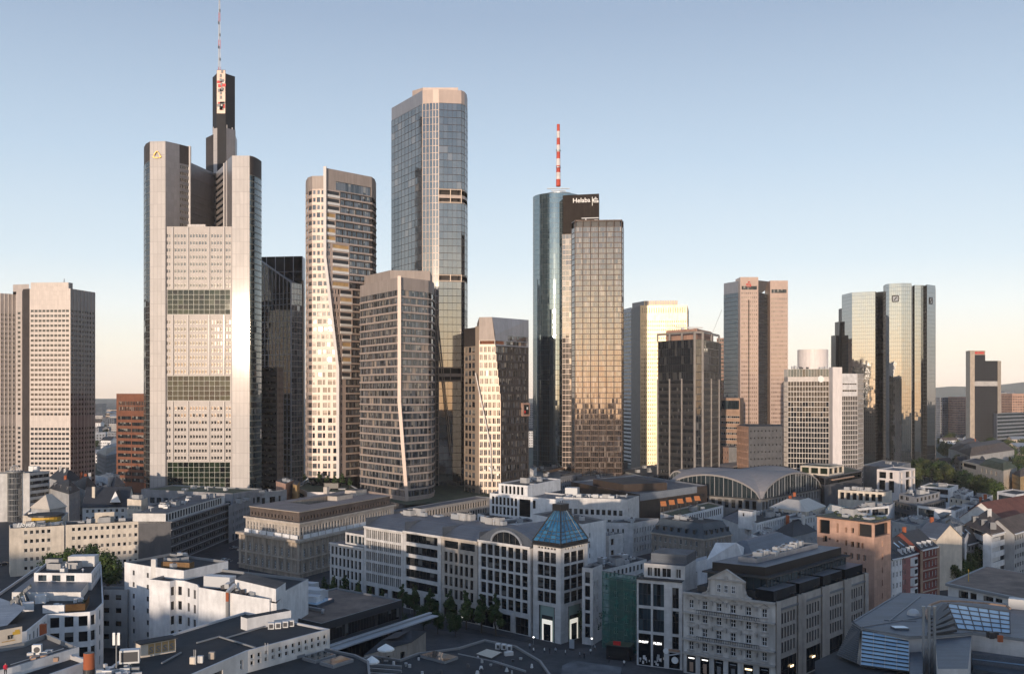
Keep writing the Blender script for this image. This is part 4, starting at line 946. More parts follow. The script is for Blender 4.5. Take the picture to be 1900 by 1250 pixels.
def white_grid_tower():
 D = 690.; b = Bld('office_tower','white gridded tower with a blank white stair slab and a round roof house','skyscraper',xy(1540,D)); zt = zat(684,D)
 P = pts((1455,712),(1462,700),(1538,690)); zb = zt-5.8; zbl = zb-3.
 for i in(0,1):
  p0, p1 = P[i], P[i+1]; nu = max(2,round((p1-p0).length/2.)); nf = int(zbl/3.55)
  curtain(b.mb('grid_facade'),p0,p1,0,zbl,nu,nf,'glass_dark','grid_white',.3,.55,.25); b.plain(p0,p1,zbl,zb,'grid_white'); curtain(b.mb('grid_facade'),p0,p1,zb,zt,nu,1,'glass_blue','grid_white',.2,.4,.1)
 Rr = pts((1562,696),(1591,700),(1601.5,712),(1600,750),(1460,760)); zr = zat(693,700); p0, p1 = Rr[0], Rr[1]; nf = int((zr-15)/3.55)
 curtain(b.mb('grid_facade'),p0,p1,0,zr-16,9,nf,'glass_dark','grid_white',.36,.7,.25); b.facade(p0,p1,zr-16,zr,[(.6,(p1-p0).length-.6,zr-13,zr-11.6,'grid',6,1,'window_band'),(.6,(p1-p0).length-.6,zr-8,zr-7,'grid',6,1,'window_band')],'white_panel','wall',.2)
 curtain(b.mb('grid_facade'),Rr[1],Rr[2],0,zr,5,int(zr/3.55),'glass_dark','grid_white',.3,.6,.2)
 b.plain(Rr[2],Rr[3],0,zr,'grid_white'); b.mb('roof').cap([P[0],P[1],P[2],xy(1545,760),xy(1460,760)],zt,'bitumen'); b.mb('roof').cap([xy(1540,700),*Rr[:4],xy(1545,760)],zr,'bitumen')
 S = pts((1538,690),(1545,682),(1562.5,684),(1562.5,720),(1538,720)); zs = zat(681,684); b.mb('stair_slab').prism(S,0,zs,'slab_white','gravel')
 c = xy(1508,722); b.mb('roof_house').tube(c,11,11,zt,zat(648,715),'slab_white',28,'gravel'); k0 = b.mb('roof_plant'); r_ = random.Random(4)
 for k in range(12):q = xy(r_.uniform(1470,1535),r_.uniform(698,708)); k0.box((q.x,q.y,zt),1.5,1.5,r_.uniform(1,2.6),r_.choice(['hvac_dark','hvac']))
 d = xy(1523,691.0); mb = b.mb('round_sign'); mb.add(disc(2.3,.25,'sign_white'),place_on(d,Vector((1,.12)).normalized(),zb-1.5))
 b.done()
def disc(r,t,mat,n=24):
 m = MB(); P =[(r*math.cos(2*math.pi*i/n),r*math.sin(2*math.pi*i/n))for i in range(n)]
 m.face([(x,y,t)for x,y in P],mat)
 for i in range(n):(x0,y0),(x1,y1) = P[i], P[(i+1)%n]; m.face([(x0,y0,0),(x1,y1,0),(x1,y1,t),(x0,y0,t)],mat)
 return m
white_grid_tower()
def mirror_towers():
 fh = 3.4
 def col(b,P,z,cls,part='mirror_facade'):
  n = len(P)
  for i in range(n):
   p0, p1 = P[i], P[(i+1)%n]
   if faces_cam(p0,p1,.05):curtain(b.mb(part),p0,p1,0,z,max(1,round((p1-p0).length/1.7)),int(z/fh),cls,'mull_dark',.10,.14,.04)
   else:b.plain(p0,p1,0,z,'bank_black',part)
  b.mb('roof').cap(P,z,'bitumen')
 def mark(b,a,c,t,y,s=2.5):
  u =(c-a).normalized(); o = lerp(a,c,t)+Vector((u.y,-u.x))*.12; D = o.y; mb = b.mb('emblem'); M = place_on(o,u,zat(y,D)); q = MB()
  for a, c in(((-s,-s),(s,-s)),((s,-s),(s,s)),((s,s),(-s,s)),((-s,s),(-s,-s))):q.bar((a[0],a[1],.2),(c[0],c[1],.2),.9,'sign_black',.3)
  q.bar((-s*.45,-s*.55,.2),(s*.45,s*.55,.2),.9,'sign_black',.3); q.face([(-s,-s,.05),(s,-s,.05),(s,s,.05),(-s,s,.05)],'poster_grey'); mb.add(q,M)
 b = Bld('mirror_tower','left one of the twin mirrored towers, stepped and dark on its left side','skyscraper',xy(1600,930)); D = 925.
 P = pts((1562,956),(1581,932),(1624,922.2),(1634,950),(1630,990),(1565,990)); col(b,P,zat(541,D),'glass_bank')
 for x0, x1, y in((1556,1566,572),(1549,1558,597),(1542,1551,622)):
  Q = pts((x0,968),(x1,955),(x1+3,990),(x0,990)); b.mb('step').prism(Q,0,zat(y,960),'bank_black','bitumen')
 Q = pts((1628,935),(1640,930),(1640,980),(1628,980)); col(b,Q,zat(541,932),'glass_dark'); b.done()
 b = Bld('mirror_tower','right one of the twin mirrored towers, with a square slash emblem near its top','skyscraper',xy(1690,850)); D = 850.
 zt = zat(525,D)
 A = pts((1639,872),(1644,859),(1650,855),(1673,850),(1691,851),(1692,885),(1645,895)); col(b,A,zt,'glass_bank')
 Bq = pts((1692.5,868),(1697,861),(1713,861.5),(1715,866),(1720,856),(1735.5,866),(1736,905),(1693,905)); col(b,Bq,zat(529,862),'glass_bank')
 mark(b,A[2],A[3],.5,554); mark(b,Bq[4],Bq[5],.45,558); b.done()
mirror_towers()
def far_pair_tower():
 D = 1300.; b = Bld('office_tower','lone dark tower with pale end walls and stepped roof before the blue hills','skyscraper',xy(1820,D)); z1, z2 = zat(650,D), zat(669,D)
 b.mb('wall').prism(pts((1792,1322),(1800,1300),(1808.5,1302),(1808.5,1340),(1792,1345)),0,z1,'far_wall_warm','bitumen');
 A = pts((1808.5,1303),(1828,1303),(1828,1340),(1808.5,1340)); z = zat(658,D); curtain(b.mb('curtain_wall'),A[0],A[1],0,z,7,34,'mast_black','mull_dark',.1,.2,.05); b.mb('wall').walls(A,z,z1,'far_wall_warm'); b.mb('roof').cap(A,z1,'bitumen')
 C_ = pts((1828,1303),(1851,1303),(1851,1340),(1828,1340)); curtain(b.mb('curtain_wall'),C_[0],C_[1],0,z2,8,32,'mast_black','mull_dark',.1,.2,.05); b.mb('roof').cap(C_,z2,'bitumen'); b.mb('wall').prism(pts((1851,1302),(1857.5,1310),(1857.5,1345),(1851,1345)),0,z2,'far_wall_warm','bitumen')
 q0, q1 = xy(1808.5,1302.5), xy(1851,1302.5); b.mb('band').wall(q0,q1,zat(716,D),zat(707,D),'far_wall'); sg = b.mb('red_sign'); r_ = random.Random(2); x = 1810.
 sg.wall(xy(1809,1302.6),xy(1827.5,1302.6),zat(657.5,D),zat(651,D),'rose_cladding')
 while x<1826:a = xy(x,1302.3); w_ = r_.uniform(.8,1.6); sg.box((a.x,a.y,zat(656,D)),w_,.2,2.4,'sign_red'); x+=2.1
 b.done()
far_pair_tower()
# ---------------------------------------------------------------- the low city in front
def lb(name,label,cat,c,l,r,Z,wall,roof='bitumen',spec=None,over=None,z0=0.,np_=0,seed=1,parapet=.7,cop='coping',maxw=100,keep=False,group=None,depth=.22):
 """a block known by three roof corners (near, left, right) at roof height Z"""
 C, A, B_ = rp(*c,Z), rp(*l,Z), rp(*r,Z); b = Bld(name,label,cat,C,z0,group,maxw=maxw); P = quad_from(C,A,B_)
 ins, zr = block(b,P,z0,Z,wall,roof,spec,over,parapet,cop,depth=depth)
 if np_:plant(b,ins,zr,np_,random.Random(seed))
 if keep:return b, P, zr
 b.done()
S_ = dict(fh=3.6,bay=3.,w=1.4,h=1.9,sill=.9,base=4.2,top=.7,style='std',gf='shop')
def S(**k):d = dict(S_); d.update(k); return d
# ---- left edge
def rotunda():
 Z = 27.; C = rp(55,877,Z); b = Bld('office_block','grey office block with a round glazed stair tower at the left edge','office block',C)
 Lp = rp(-45,880,Z); Rp = rp(92,873,Z); Bk = Rp+(Lp-C); p1, p2 = rp(13,878.2,Z), rp(38,877.5,Z)
 block(b,[Lp,C,Rp,Bk],0,Z,'plaster_pale','bitumen',None,{1:lambda l,a,z:[(.5,l-.5,z-3.4-3.5*k,z-1.5-3.5*k,'grey',12,1,'window_band')for k in range(7)]})
 c =(p1+p2)/2+Vector((0,1.2)); st = b.mb('stair_tower'); n = 28; R0 = 3.95
 for i in range(n):
  a0, a1 = 2*math.pi*i/n, 2*math.pi*(i+1)/n; q0 = c+Vector((math.cos(a0),math.sin(a0)))*R0; q1 = c+Vector((math.cos(a1),math.sin(a1)))*R0
  if faces_cam(q0,q1,.1):curtain(st,q0,q1,0,Z+.6,1,9,'glass_four','trim_grey',.12,.35,.05,u0=i*3.)
 st.tube(c,4.7,4.7,Z+.6,Z+1.4,'trim_grey',24,'zinc',True); dm = b.mb('lattice_dome')
 for i in range(9):
  a = math.pi*2*i/9; pr = None
  for k in range(6):
   f = math.pi/2*k/5; q =(c.x+2.6*math.cos(f)*math.cos(a),c.y+2.6*math.cos(f)*math.sin(a),Z+1.4+3.2*math.sin(f))
   if pr:dm.bar(pr,q,.2,'hvac')
   pr = q
 q = rp(60,872,Z); b.mb('roof_hut').box((q.x,q.y,Z-.7),3,3,3.2,'hvac'); q = rp(68,872,Z); b.mb('roof_hut').box((q.x,q.y,Z-.7),2.4,3,3.,'plaster_white'); b.done()
rotunda()
def hiphouse(name,label,cat,c,l,r,Z,rise,d,wall,roof,spec=None,chim=0,seed=3,dorm=None,top=None,group=None,**k):
 C, A, B_ = rp(*c,Z), rp(*l,Z), rp(*r,Z); b = Bld(name,label,cat,C,0,group); P = quad_from(C,A,B_)
 for i in range(4):
  p0, p1 = P[i], P[(i+1)%4]
  if spec and faces_cam(p0,p1)and i<2:b.facade(p0,p1,0,Z,rows((p1-p0).length,0,Z,**spec),wall)
  else:b.plain(p0,p1,0,Z,wall)
 hip(b,P,Z,rise,d,roof,top); rg = random.Random(seed); g = sum(P,Vector((0,0)))/4
 for q in range(chim):
  p = lerp(g,P[rg.randrange(4)],rg.uniform(.1,.45)); m = MB(); m.box((p.x,p.y,Z+rise*.5),1.3,.9,rise*.5+rg.uniform(1.,2.2),'red_clay' if rg.random()<.4 else 'plaster_pale',rg.random()); b.subl.append(('roof','chimney',m))
 if dorm:
  for e, n_ in dorm:
   p0, p1 = P[e], P[e+1]; u =(p1-p0).normalized(); nn = Vector((u.y,-u.x)); l_ =(p1-p0).length
   for q in range(n_):
    s = p0+u*(l_*(q+.5)/n_)-nn*(d*.30); m = MB(); ang = math.atan2(u.y,u.x); zb = Z+rise*.18
    m.box((s.x,s.y,zb),1.7,2.2,rise*.42,'trim_grey',ang,roof); f = s+nn*1.13; m.wall(f-u*.6,f+u*.6,zb+.25,zb+rise*.42-.2,'glass_dark'); b.subl.append(('roof','dormer',m))
 b.done()
SH = dict(fh=3.4,bay=3.,w=1.1,h=1.7,sill=.9,base=3.8,top=.5,style='std')
hiphouse('town_house','black hipped roof house directly right of the round stair tower block','house',(118,894),(91,886),(152,889),17,6,6.,'plaster_grey','slate',SH,2,3)
hiphouse('town_house','house with red chimneys in front of the silver tower foot','house',(158,908),(138,899),(180,902),16,6,5.,'plaster_pale','slate',SH,4,5)
hiphouse('town_house','dark roofed house with white dormers behind the cream sheet roof','house',(128,916),(92,905),(148,908),17,6,5.5,'plaster_grey','slate',SH,2,8,[(0,3)])
hiphouse('town_house','low grey domed house under the brick red office block','house',(212,902),(196,894),(232,897),15,5,5.,'plaster_mid','zinc',SH,0,2)
lb('town_house','small white house with a cream flat roof left of the brick red block','house',(200,886),(177,881),(222,880),20,'plaster_white','sheet_cream',SH,np_=3,seed=4)
lb('town_house','white stair house with a flat roof beside the grey domed house','house',(186,903),(176,898),(199,898),17,'plaster_white','bitumen',SH,np_=1,seed=6)
def cream_roof():
 Z = 19.; C, A, B_ = rp(108,968,Z), rp(42,955,Z), rp(127,950,Z); b = Bld('corner_house','pale corner house under a big cream folded sheet roof','house',C); P = quad_from(C,A,B_)
 block(b,P,0,Z,'plaster_cream','dark_deck',dict(SH),parapet=.9,cop='coping_white'); Q = quad_from(rp(92,944,22.5),rp(58,941,22.5),rp(122,939,22.5)); b.mb('attic').walls(Q,Z-.9,22.5,'plaster_grey')
 o = inset(ccw(Q),-.6); rdg = rp(86,917,28.5), rp(93,916,28.5); f = b.mb('roof_sheet')
 top =[rdg[0]+Vector((-.5,1)),rdg[0]+Vector((0,-.6)),rdg[1]+Vector((0,-.6)),rdg[1]+Vector((0,1.5))]; f.frustum(o,22.4,top,28.5,'sheet_cream','sheet_cream'); f.face([(*p,22.4)for p in reversed(o)],'sheet_cream')
 k = b.mb('terrace_wall'); k.walls(inset(P,2.),Z-.9,Z+1.1,'plaster_cream')
 for x, y in((58,955),(66,955),(88,956)):q = rp(x,y,19.5); k.box((q.x,q.y,Z-.9),1.6,1.4,2.6,'plaster_white')
 b.done()
cream_roof()
def black_roof():
 Z = 17.; a, c = rp(153,940,Z), rp(236,938,Z); b = Bld('town_house','house with a steep black roof carrying one white triangular dormer','house',a); u =(c-a).normalized(); n = Vector((-u.y,u.x)); dp = 24.
 l =(c-a).length; b.facade(a,c,0,Z,rows(l,0,Z,3.4,2.6,1.2,1.5,.9,3.,.5,'grey',2),'plaster_pale'); P =[a,c,c+n*dp,a+n*dp]
 for i in(1,2,3):b.plain(P[i],P[(i+1)%4],0,Z,'plaster_pale')
 gable(b,a,c,a+n*dp,c+n*dp,Z,8.5,'slate','plaster_pale')
 d = b.mb('dormer'); z = zat(931,475); q0, q1 = xy(204,474.), xy(224,474.); t =(q0+q1)/2; zt = zat(911,474); back = n*9
 d.face([(*q0,z),(*q1,z),(*t,zt)],'plaster_white'); d.face([(*q1,z),(*(q1+back),z),(*(t+back),zt),(*t,zt)],'slate'); d.face([(*(q0+back),z),(*q0,z),(*t,zt),(*(t+back),zt)],'slate')
 k = b.mb('chimney'); q = xy(174,478); k.box((q.x,q.y,Z+3),1.4,1.,6.2,'plaster_cream'); b.done()
black_roof()
lb('town_house','narrow cream house with a dark stair strip right of the black roof','house',(262,927),(236,925),(274,922),22,'plaster_cream','bitumen',S(bay=2.2,w=1.,h=1.3,base=2,gf=None),np_=2,seed=3)
lb('town_house','low grey roofed block crowded with roof plant before the tallest tower','office block',(330,950),(275,938),(400,925),19.5,'plaster_grey','gravel_grey',S(bay=2.6),np_=14,seed=9)
lb('office_block','long flat podium under the tallest tower with a row of dark openings','office block',(432,915),(262,907),(486,906),21,'plaster_mid','roof_green',S(fh=5,bay=4.5,w=3.2,h=3,base=3,style='blue',gf=None),np_=3,seed=2)
def slab_house(name,label,p0,p1,Z,dp,wall,roof,spec,np_=0,seed=1,depth=.22,extra=None,cat='office block'):
 a, c = rp(*p0,Z), rp(*p1,Z); b = Bld(name,label,cat,a); u =(c-a).normalized(); n = Vector((-u.y,u.x)); P =[a,c,c+n*dp,a+n*dp]
 ins, zr = block(b,P,0,Z,wall,roof,None,{0:spec},depth=depth);
 if np_:plant(b,ins,zr,np_,random.Random(seed))
 if extra:extra(b,a,c,u,n,Z,ins)
 b.done()
def script_sign(b,a,c,u,n,Z,ins):
 o = rp(31,980,Z)+n*.8; t = text_mb("Lloyd's",2.3,'sign_white',.12,.04,.35); m = MB(); m.add(t,place_on(o,u,Z+.5)); b.p['roof_lettering'] = m
 q = rp(86,968,Z); b.mb('roof_hut').tube(q,5.6,5.6,Z-.7,Z+2.6,'yellow_paint',20,'bitumen'); b.mb('roof_hut').tube(q,6.4,6.4,Z-.7,Z+.5,'plaster_white',20,'bitumen'); b.mb('roof_hut').tube(q,6.9,6.9,Z+2.6,Z+3.4,'trim_dark',20,'bitumen')
slab_house('corner_house','sunlit cream corner house with white script lettering on its roof',(19,980),(119,974),19,13,'plaster_cream','bitumen',dict(fh=3.55,bay=2.2,w=1.25,h=1.5,sill=.9,base=1.2,top=.4,style='curt',nx=1,m=4.5),3,3,extra=script_sign)
def box_sign(b,a,c,u,n,Z,ins):
 o = xy(190,404); m = b.mb('sign_box'); m.box((o.x,o.y+2,Z-.7),7.6,2.2,4.2,'plaster_cream',math.atan2(u.y,u.x)); m.box((o.x-.1+.9,o.y+.75,Z+1.3),2.6,.3,.7,'sign_black',math.atan2(u.y,u.x))
slab_house('office_block','long cream office row with a sign box on its roof behind the big trees',(121,973.5),(287,965),19,13,'plaster_cream','bitumen',dict(fh=3.55,bay=2.05,w=1.2,h=1.5,sill=.9,base=1.2,top=.9,style='curt',nx=1,m=2.),6,5,extra=box_sign)
slab_house('town_house','narrow pale house joining the cream row to the dark long block',(289,969),(315,967),18.5,12,'plaster_pale','bitumen',dict(fh=3.5,bay=2.6,w=1.3,h=1.7,sill=.9,base=1.5,top=.6,style='std',m=.6),1,3)
def fins(b,a,c,u,n,Z,ins):
 l =(c-a).length; m = b.mb('attic'); q0, q1 = a+n*2.2, c+n*2.2; b.facade(q0,q1,Z-.7,Z+3.3,[(.5+k*3.,2.6+k*3.,Z,Z+2.8,'dark',2,1)for k in range(int(l/3.)-1)],'plaster_pale','attic'); A =[q0,q1,q1+n*14,q0+n*14]; m.cap(A,Z+3.3,'gravel_grey'); m.wall(A[3],A[0],Z-.7,Z+3.3,'plaster_pale'); m.wall(A[1],A[2],Z-.7,Z+3.3,'plaster_pale'); plant(b,inset(A,1.),Z+3.3,12,random.Random(12),host='attic')
 for k in range(6):z = Z-3.4*k; b.mb('cornice').bar((*(a-n*.25),z-.2),(*(c-n*.25),z-.2),.5,'plaster_mid',.35)
slab_house('office_block','long office block with ribbon floors coloured as shaded facing the side street',(317,967),(425,932),19,20,'plaster_dark','gravel_grey',dict(fh=3.4,bay=2.4,w=2.,h=1.9,sill=.8,base=1.6,top=.5,style='grey',nx=1,m=1.2),0,1,extra=fins)  # dark wall colour carries the shade of this street side
lb('office_block','dark office block at the far end of the shaded side street','office block',(436,934),(424,938),(470,921),18,'plaster_mid','bitumen',S(bay=2.8,style='grey'),np_=3,seed=5)
lb('office_block','grey frame building with big dark windows left of the orange column','office block',(489,912),(450,917),(532,907),19,'plaster_grey','gravel',S(fh=5.2,bay=5.5,w=4.4,h=3.6,base=1,gf=None,style='dark'),np_=3,seed=8)
# ---- front left
def terrace_house():
 Z = 18.; px =[(50,1170),(88,1139),(167,1134),(178,1131),(192,1117),(188,1046),(70,1050),(-40,1125),(-40,1190)]; P =[rp(*p,Z)for p in px]
 b = Bld('corner_house','white modern corner house with large square windows and wooden roof terrace','house',P[2])
 big = lambda l, a, z:[(l*(k+.5)/3-1.0,l*(k+.5)/3+1.05,z-3.45-3.85*j,z-.95-3.85*j,'dark',1,1)for k in range(3)for j in range(4)]
 side = lambda l, a, z:rows(l,a,z,3.85,3.3,1.1,2.5,.5,2.2,.9,'dark',1)
 one = lambda l, a, z:[(l/2-.7,l/2+.7,z-3.4-3.85*j,z-.95-3.85*j,'dark',1,1)for j in range(4)]
 ins, zr = block(b,P,0,Z,'plaster_white','dark_deck',None,{0:side,1:big,2:one,3:one,4:side},cop='coping_white')
 # terrace screens, upper storeys
 w0, w1, w2 = rp(121,1131,Z), rp(158,1129,Z), rp(166,1112,Z); wd = b.mb('wooden_screen')
 for a, c in((w0,w1),(w1,w2)):wd.wall(a,c,Z-.6,Z+1.35,'wood_deck'); wd.wall(c,a,Z-.6,Z+1.35,'wood_deck');
 wp = b.mb('terrace_wall'); a, c = rp(79,1132,Z), rp(119,1131.5,Z); n = Vector((0,.5)); wp.prism([a,c,c+n,a+n],Z-.7,Z+1.3,'plaster_white')
 U =[rp(x,y,19.6)for x,y in((22,1098),(150,1098),(172,1068),(62,1068))]; b.mb('upper_storey').prism(U,Z-.7,19.6,'plaster_pale','zinc')
 V =[rp(x,y,22.)for x,y in((63,1062),(170,1063),(187,1041),(88,1041))]; o = len(b.p['wall'].f)
 ins2, z2 = block(b,V,Z-.7,22.,'plaster_white','bitumen',None,{0:lambda l,a,z:[(k*4.+1.2,k*4.+3.6,19.7,21.4,'blue',2,1)for k in range(3)],1:lambda l,a,z:rows(l,a,z,9,3.4,1.8,1.8,1.2,.2,.5,'dark',1)},cop='coping_white',part='upper_wall',rpart='upper_roof')
 q = rp(155,1044,22.); b.mb('roof_hut').box((q.x,q.y,21.3),7.5,4.,3.,'plaster_pale',.1,'coping_white'); plant(b,ins2,z2,7,random.Random(31),host='upper_roof')
 # slanted attic glazing on the left wing, planters and seats on the terrace
 g = b.mb('attic_glazing'); a0, a1 = rp(18,1132,18.), rp(58,1098,18.); nn = Vector((.6,-.6)).normalized()*2.8
 for k in range(5):p, q = lerp(a0,a1,k/5), lerp(a0,a1,(k+.9)/5); g.face([(*(p+nn),Z-.5),(*(q+nn),Z-.5),(*q,Z+2.3),(*p,Z+2.3)],'glass_blue')
 l0, l1, l2, l3 = rp(-40,1165,18.), rp(8,1165,18.), rp(48,1138,18.), rp(0,1120,18.); b.mb('lean_roof').face([(*l0,Z+.1),(*l1,Z+.1),(*l2,Z+1.6),(*l3,Z+1.6)],'zinc_light')
 rg = random.Random(6)
 for k in range(14):q = rp(rg.uniform(85,165),rg.uniform(1108,1126),Z-.6); pl = MB(); b.subl.append(('roof','planter',pl)); pl.box((q.x,q.y,Z-.7),rg.uniform(.5,1.3),rg.uniform(.5,.9),rg.uniform(.5,1.1),rg.choice(['plaster_white','hvac_dark','roof_green','plaster_white','roof_green']),rg.random())
 for x, y in((35,1110),(75,1106),(110,1100),(52,1120)):q = rp(x,y,19.); pl = MB(); b.subl.append(('roof','roof_hut',pl)); pl.box((q.x,q.y,17.3),2.6,1.6,2.2,'plaster_white',.5,'coping_white')
 b.done()
terrace_house()
lb('town_house','small grey house with two window columns between two white houses','house',(236,1094),(181,1093),(246,1088),16.5,'plaster_grey','bitumen',dict(fh=3.7,bay=3.6,w=1.7,h=1.45,sill=.9,base=1.6,top=.7,style='dark',nx=1))
def white_block():
 b = Bld('apartment_block','tall white block with blank walls and a window bay in the left foreground','apartment block',rp(315,1078,22)); Z = 24.
 A =[rp(231,1042,Z),rp(283,1051,Z),rp(341,1058,Z)]; n = Vector((.45,.9)).normalized()*17; P =[A[0],A[1],A[2],A[2]+n,A[0]+n]
 holes = lambda l, a, z:[(l*f-.5,l*f+.5,z-3.3-3.3*j,z-1.9-3.3*j,'dark',1,1)for f in(.33,.83)for j in range(6)]
 ins, zr = block(b,P,0,Z,'plaster_white','bitumen',None,{0:holes},cop='coping'); plant(b,ins,zr,3,random.Random(3))
 q = rp(325,1050,Z); b.mb('roof_hut').box((q.x,q.y+2,zr),9,2.4,1.7,'wood_deck',-.25,'bitumen')
 q = rp(286,1051,Z); b.mb('chimney').box((q.x,q.y,10),1.3,1.2,16.2,'plaster_pale')
 Z = 22.; W =[rp(277,1074,Z),rp(315,1078,Z),rp(326,1075.5,Z),rp(342,1077,Z),rp(366,1084,Z),rp(369,1089,Z),rp(472,1107,Z),rp(500,1111,Z)]; n = Vector((.3,.95))*21
 P = W+[W[-1]+Vector((4,26)),W[0]+n]
 bw = lambda f:(lambda l,a,z:[(l*f-.62,l*f+.62,z-3.9-3.9*j,z-1.6-3.9*j,'dark',2,1)for j in range(5)])
 two = lambda l, a, z:[(l*f-.62,l*f+.62,z-3.9-3.9*j,z-1.6-3.9*j,'dark',2,1)for f in(.33,.8)for j in range(5)]
 ins, zr = block(b,P,0,Z,'plaster_white','bitumen',None,{1:bw(.5),2:bw(.5),3:two},cop='coping')
 U =[rp(x,y,24.5)for x,y in((436,1074),(512,1092),(530,1080),(455,1062))]; b.mb('roof_hut').prism(U,zr,24.5,'plaster_white','gravel');
 q0, q1 = rp(384,1073,23.5), rp(432,1076,23.5); d = b.mb('roof_duct'); d.bar((q0.x,q0.y,23.),(q1.x,q1.y,23.),3.,'hvac_top'); d.bar((q1.x,q1.y,23.),(q1.x-.6,q1.y-3.5,22.6),1.2,'hvac'); fl = b.mb('flue'); q = rp(423,1099,22); fl.tube((q.x,q.y-.6),.42,.42,5,20,'trim_grey',10); fl.tube((q.x,q.y-.6),.42,.42,20,22.2,'red_clay',10); fl.bar((q.x,q.y-.6,22.2),(q.x+1.2,q.y+2.2,23.6),.8,'hvac')
 rg = random.Random(21); f = b.mb('roof_plant')
 for k in range(16):t = rg.random(); q = lerp(rp(395,1092,Z),rp(470,1104,Z),t)+Vector((rg.uniform(-.3,.3),rg.uniform(.6,3))); f.box((q.x,q.y,zr),rg.uniform(.5,1.2),rg.uniform(.4,.8),rg.uniform(.7,1.6),rg.choice(['hvac_dark','hvac','hvac_dark']),rg.random())
 E =[rp(x,y,21.)for x,y in((500,1117),(513,1119),(525,1106),(507,1104))]; b.mb('wall').prism(E,0,21,'plaster_white','gravel'); b.done()
white_block()
def roof_boxes():
 q = rp(540,1092,18); b = Bld('plant_house','cluster of white boxed roof plant on the flat roof beside the white block','roof plant',q,13.); rg = random.Random(8)
 for k in range(11):p = rp(rg.uniform(505,592),rg.uniform(1080,1112),14.5); b.mb('plant_box').box((p.x,p.y,12.4),rg.uniform(3,6.5),rg.uniform(2.5,4),rg.uniform(2.,4.2),rg.choice(['plaster_white','hvac_top','plaster_white']),-.35+rg.uniform(-.05,.05),'coping_white')
 b.done()
roof_boxes()
def gravel_hall():
 Z = 13.; C, A, B_ = rp(596,1156,Z), rp(470,1128,Z), rp(746,1112,Z); b = Bld('department_store','low glazed hall with a flat brown gravel roof and a thin white canopy','shop building',C); P = quad_from(C,A,B_)
 g = lambda l, a, z:[(1.,l-1.,z-5.2,z-2.,'dark',26,1,'window_band'),(1.,l-1.,.5,4.6,'shop',20,1,'shop_window')]
 block(b,P,0,Z,'trim_dark','gravel_brown',g,parapet=.5,cop='coping'); u =(P[2]-P[1]).normalized(); n = Vector((u.y,-u.x))
 for off, z, t in((1.0,6.6,.4),(3.4,6.0,.35)):a, c = P[1]+n*.05+u*2, P[2]+n*.05+u*13; b.mb('canopy').prism([a,a+n*off,c+n*off,c],z,z+t,'coping_white',None,True)
 sk =[rp(x,y,Z)for x,y in((535,1117),(588,1126),(620,1113),(570,1104))]; k = b.mb('roof_light'); k.prism(sk,Z-.5,Z+.5,'zinc','zinc'); s2 =[lerp(sk[0],sk[1],.5),sk[1],sk[2],lerp(sk[3],sk[2],.5)]; k.cap(inset(ccw(s2),.4),Z+.52,'glass_skylight')
 q0, q1 = rp(490,1113,Z), rp(600,1133,Z); b.mb('roof_rail').bar((*q0,Z+.2),(*q1,Z+.2),.7,'coping'); q2 = rp(598,1137,Z); b.mb('roof_rail').bar((*q1,Z+.2),(*q2,Z+.2),.7,'coping')
 q = rp(716,1106,Z); b.mb('roof_rail').tube(q,.6,.5,Z-.5,Z+.8,'coping',10); b.done()
gravel_hall()
def pavilion():
 Z = 7.; C, A, B_ = rp(762,1190,Z), rp(676,1214,Z), rp(770,1176,Z); b = Bld('pavilion','little stone pavilion with tall doorways and a hipped roof on the square','pavilion',A); P =[A,C,rp(772,1184,Z),rp(690,1190,Z)]
 P =[A,C,C+Vector((3,11)),A+Vector((3,11))]; l =(C-A).length; hs =[(l*f-.8,l*f+.8,.3,5.,'dark',2,2,'doorway')for f in(.2,.5,.82)]
 b.facade(P[0],P[1],0,Z,hs,'sandstone_trim',depth=.4)
 for i in(1,2,3):b.plain(P[i],P[(i+1)%4],0,Z,'sandstone_trim')
 hip(b,P,Z,2.,4.5,'slate');
 for f in(.05,.35,.66,.96):q = lerp(P[0],P[1],f); b.mb('pilaster').bar((q.x,q.y-.2,0),(q.x,q.y-.2,Z-.3),.7,'sandstone_trim')
 b.done()
pavilion()
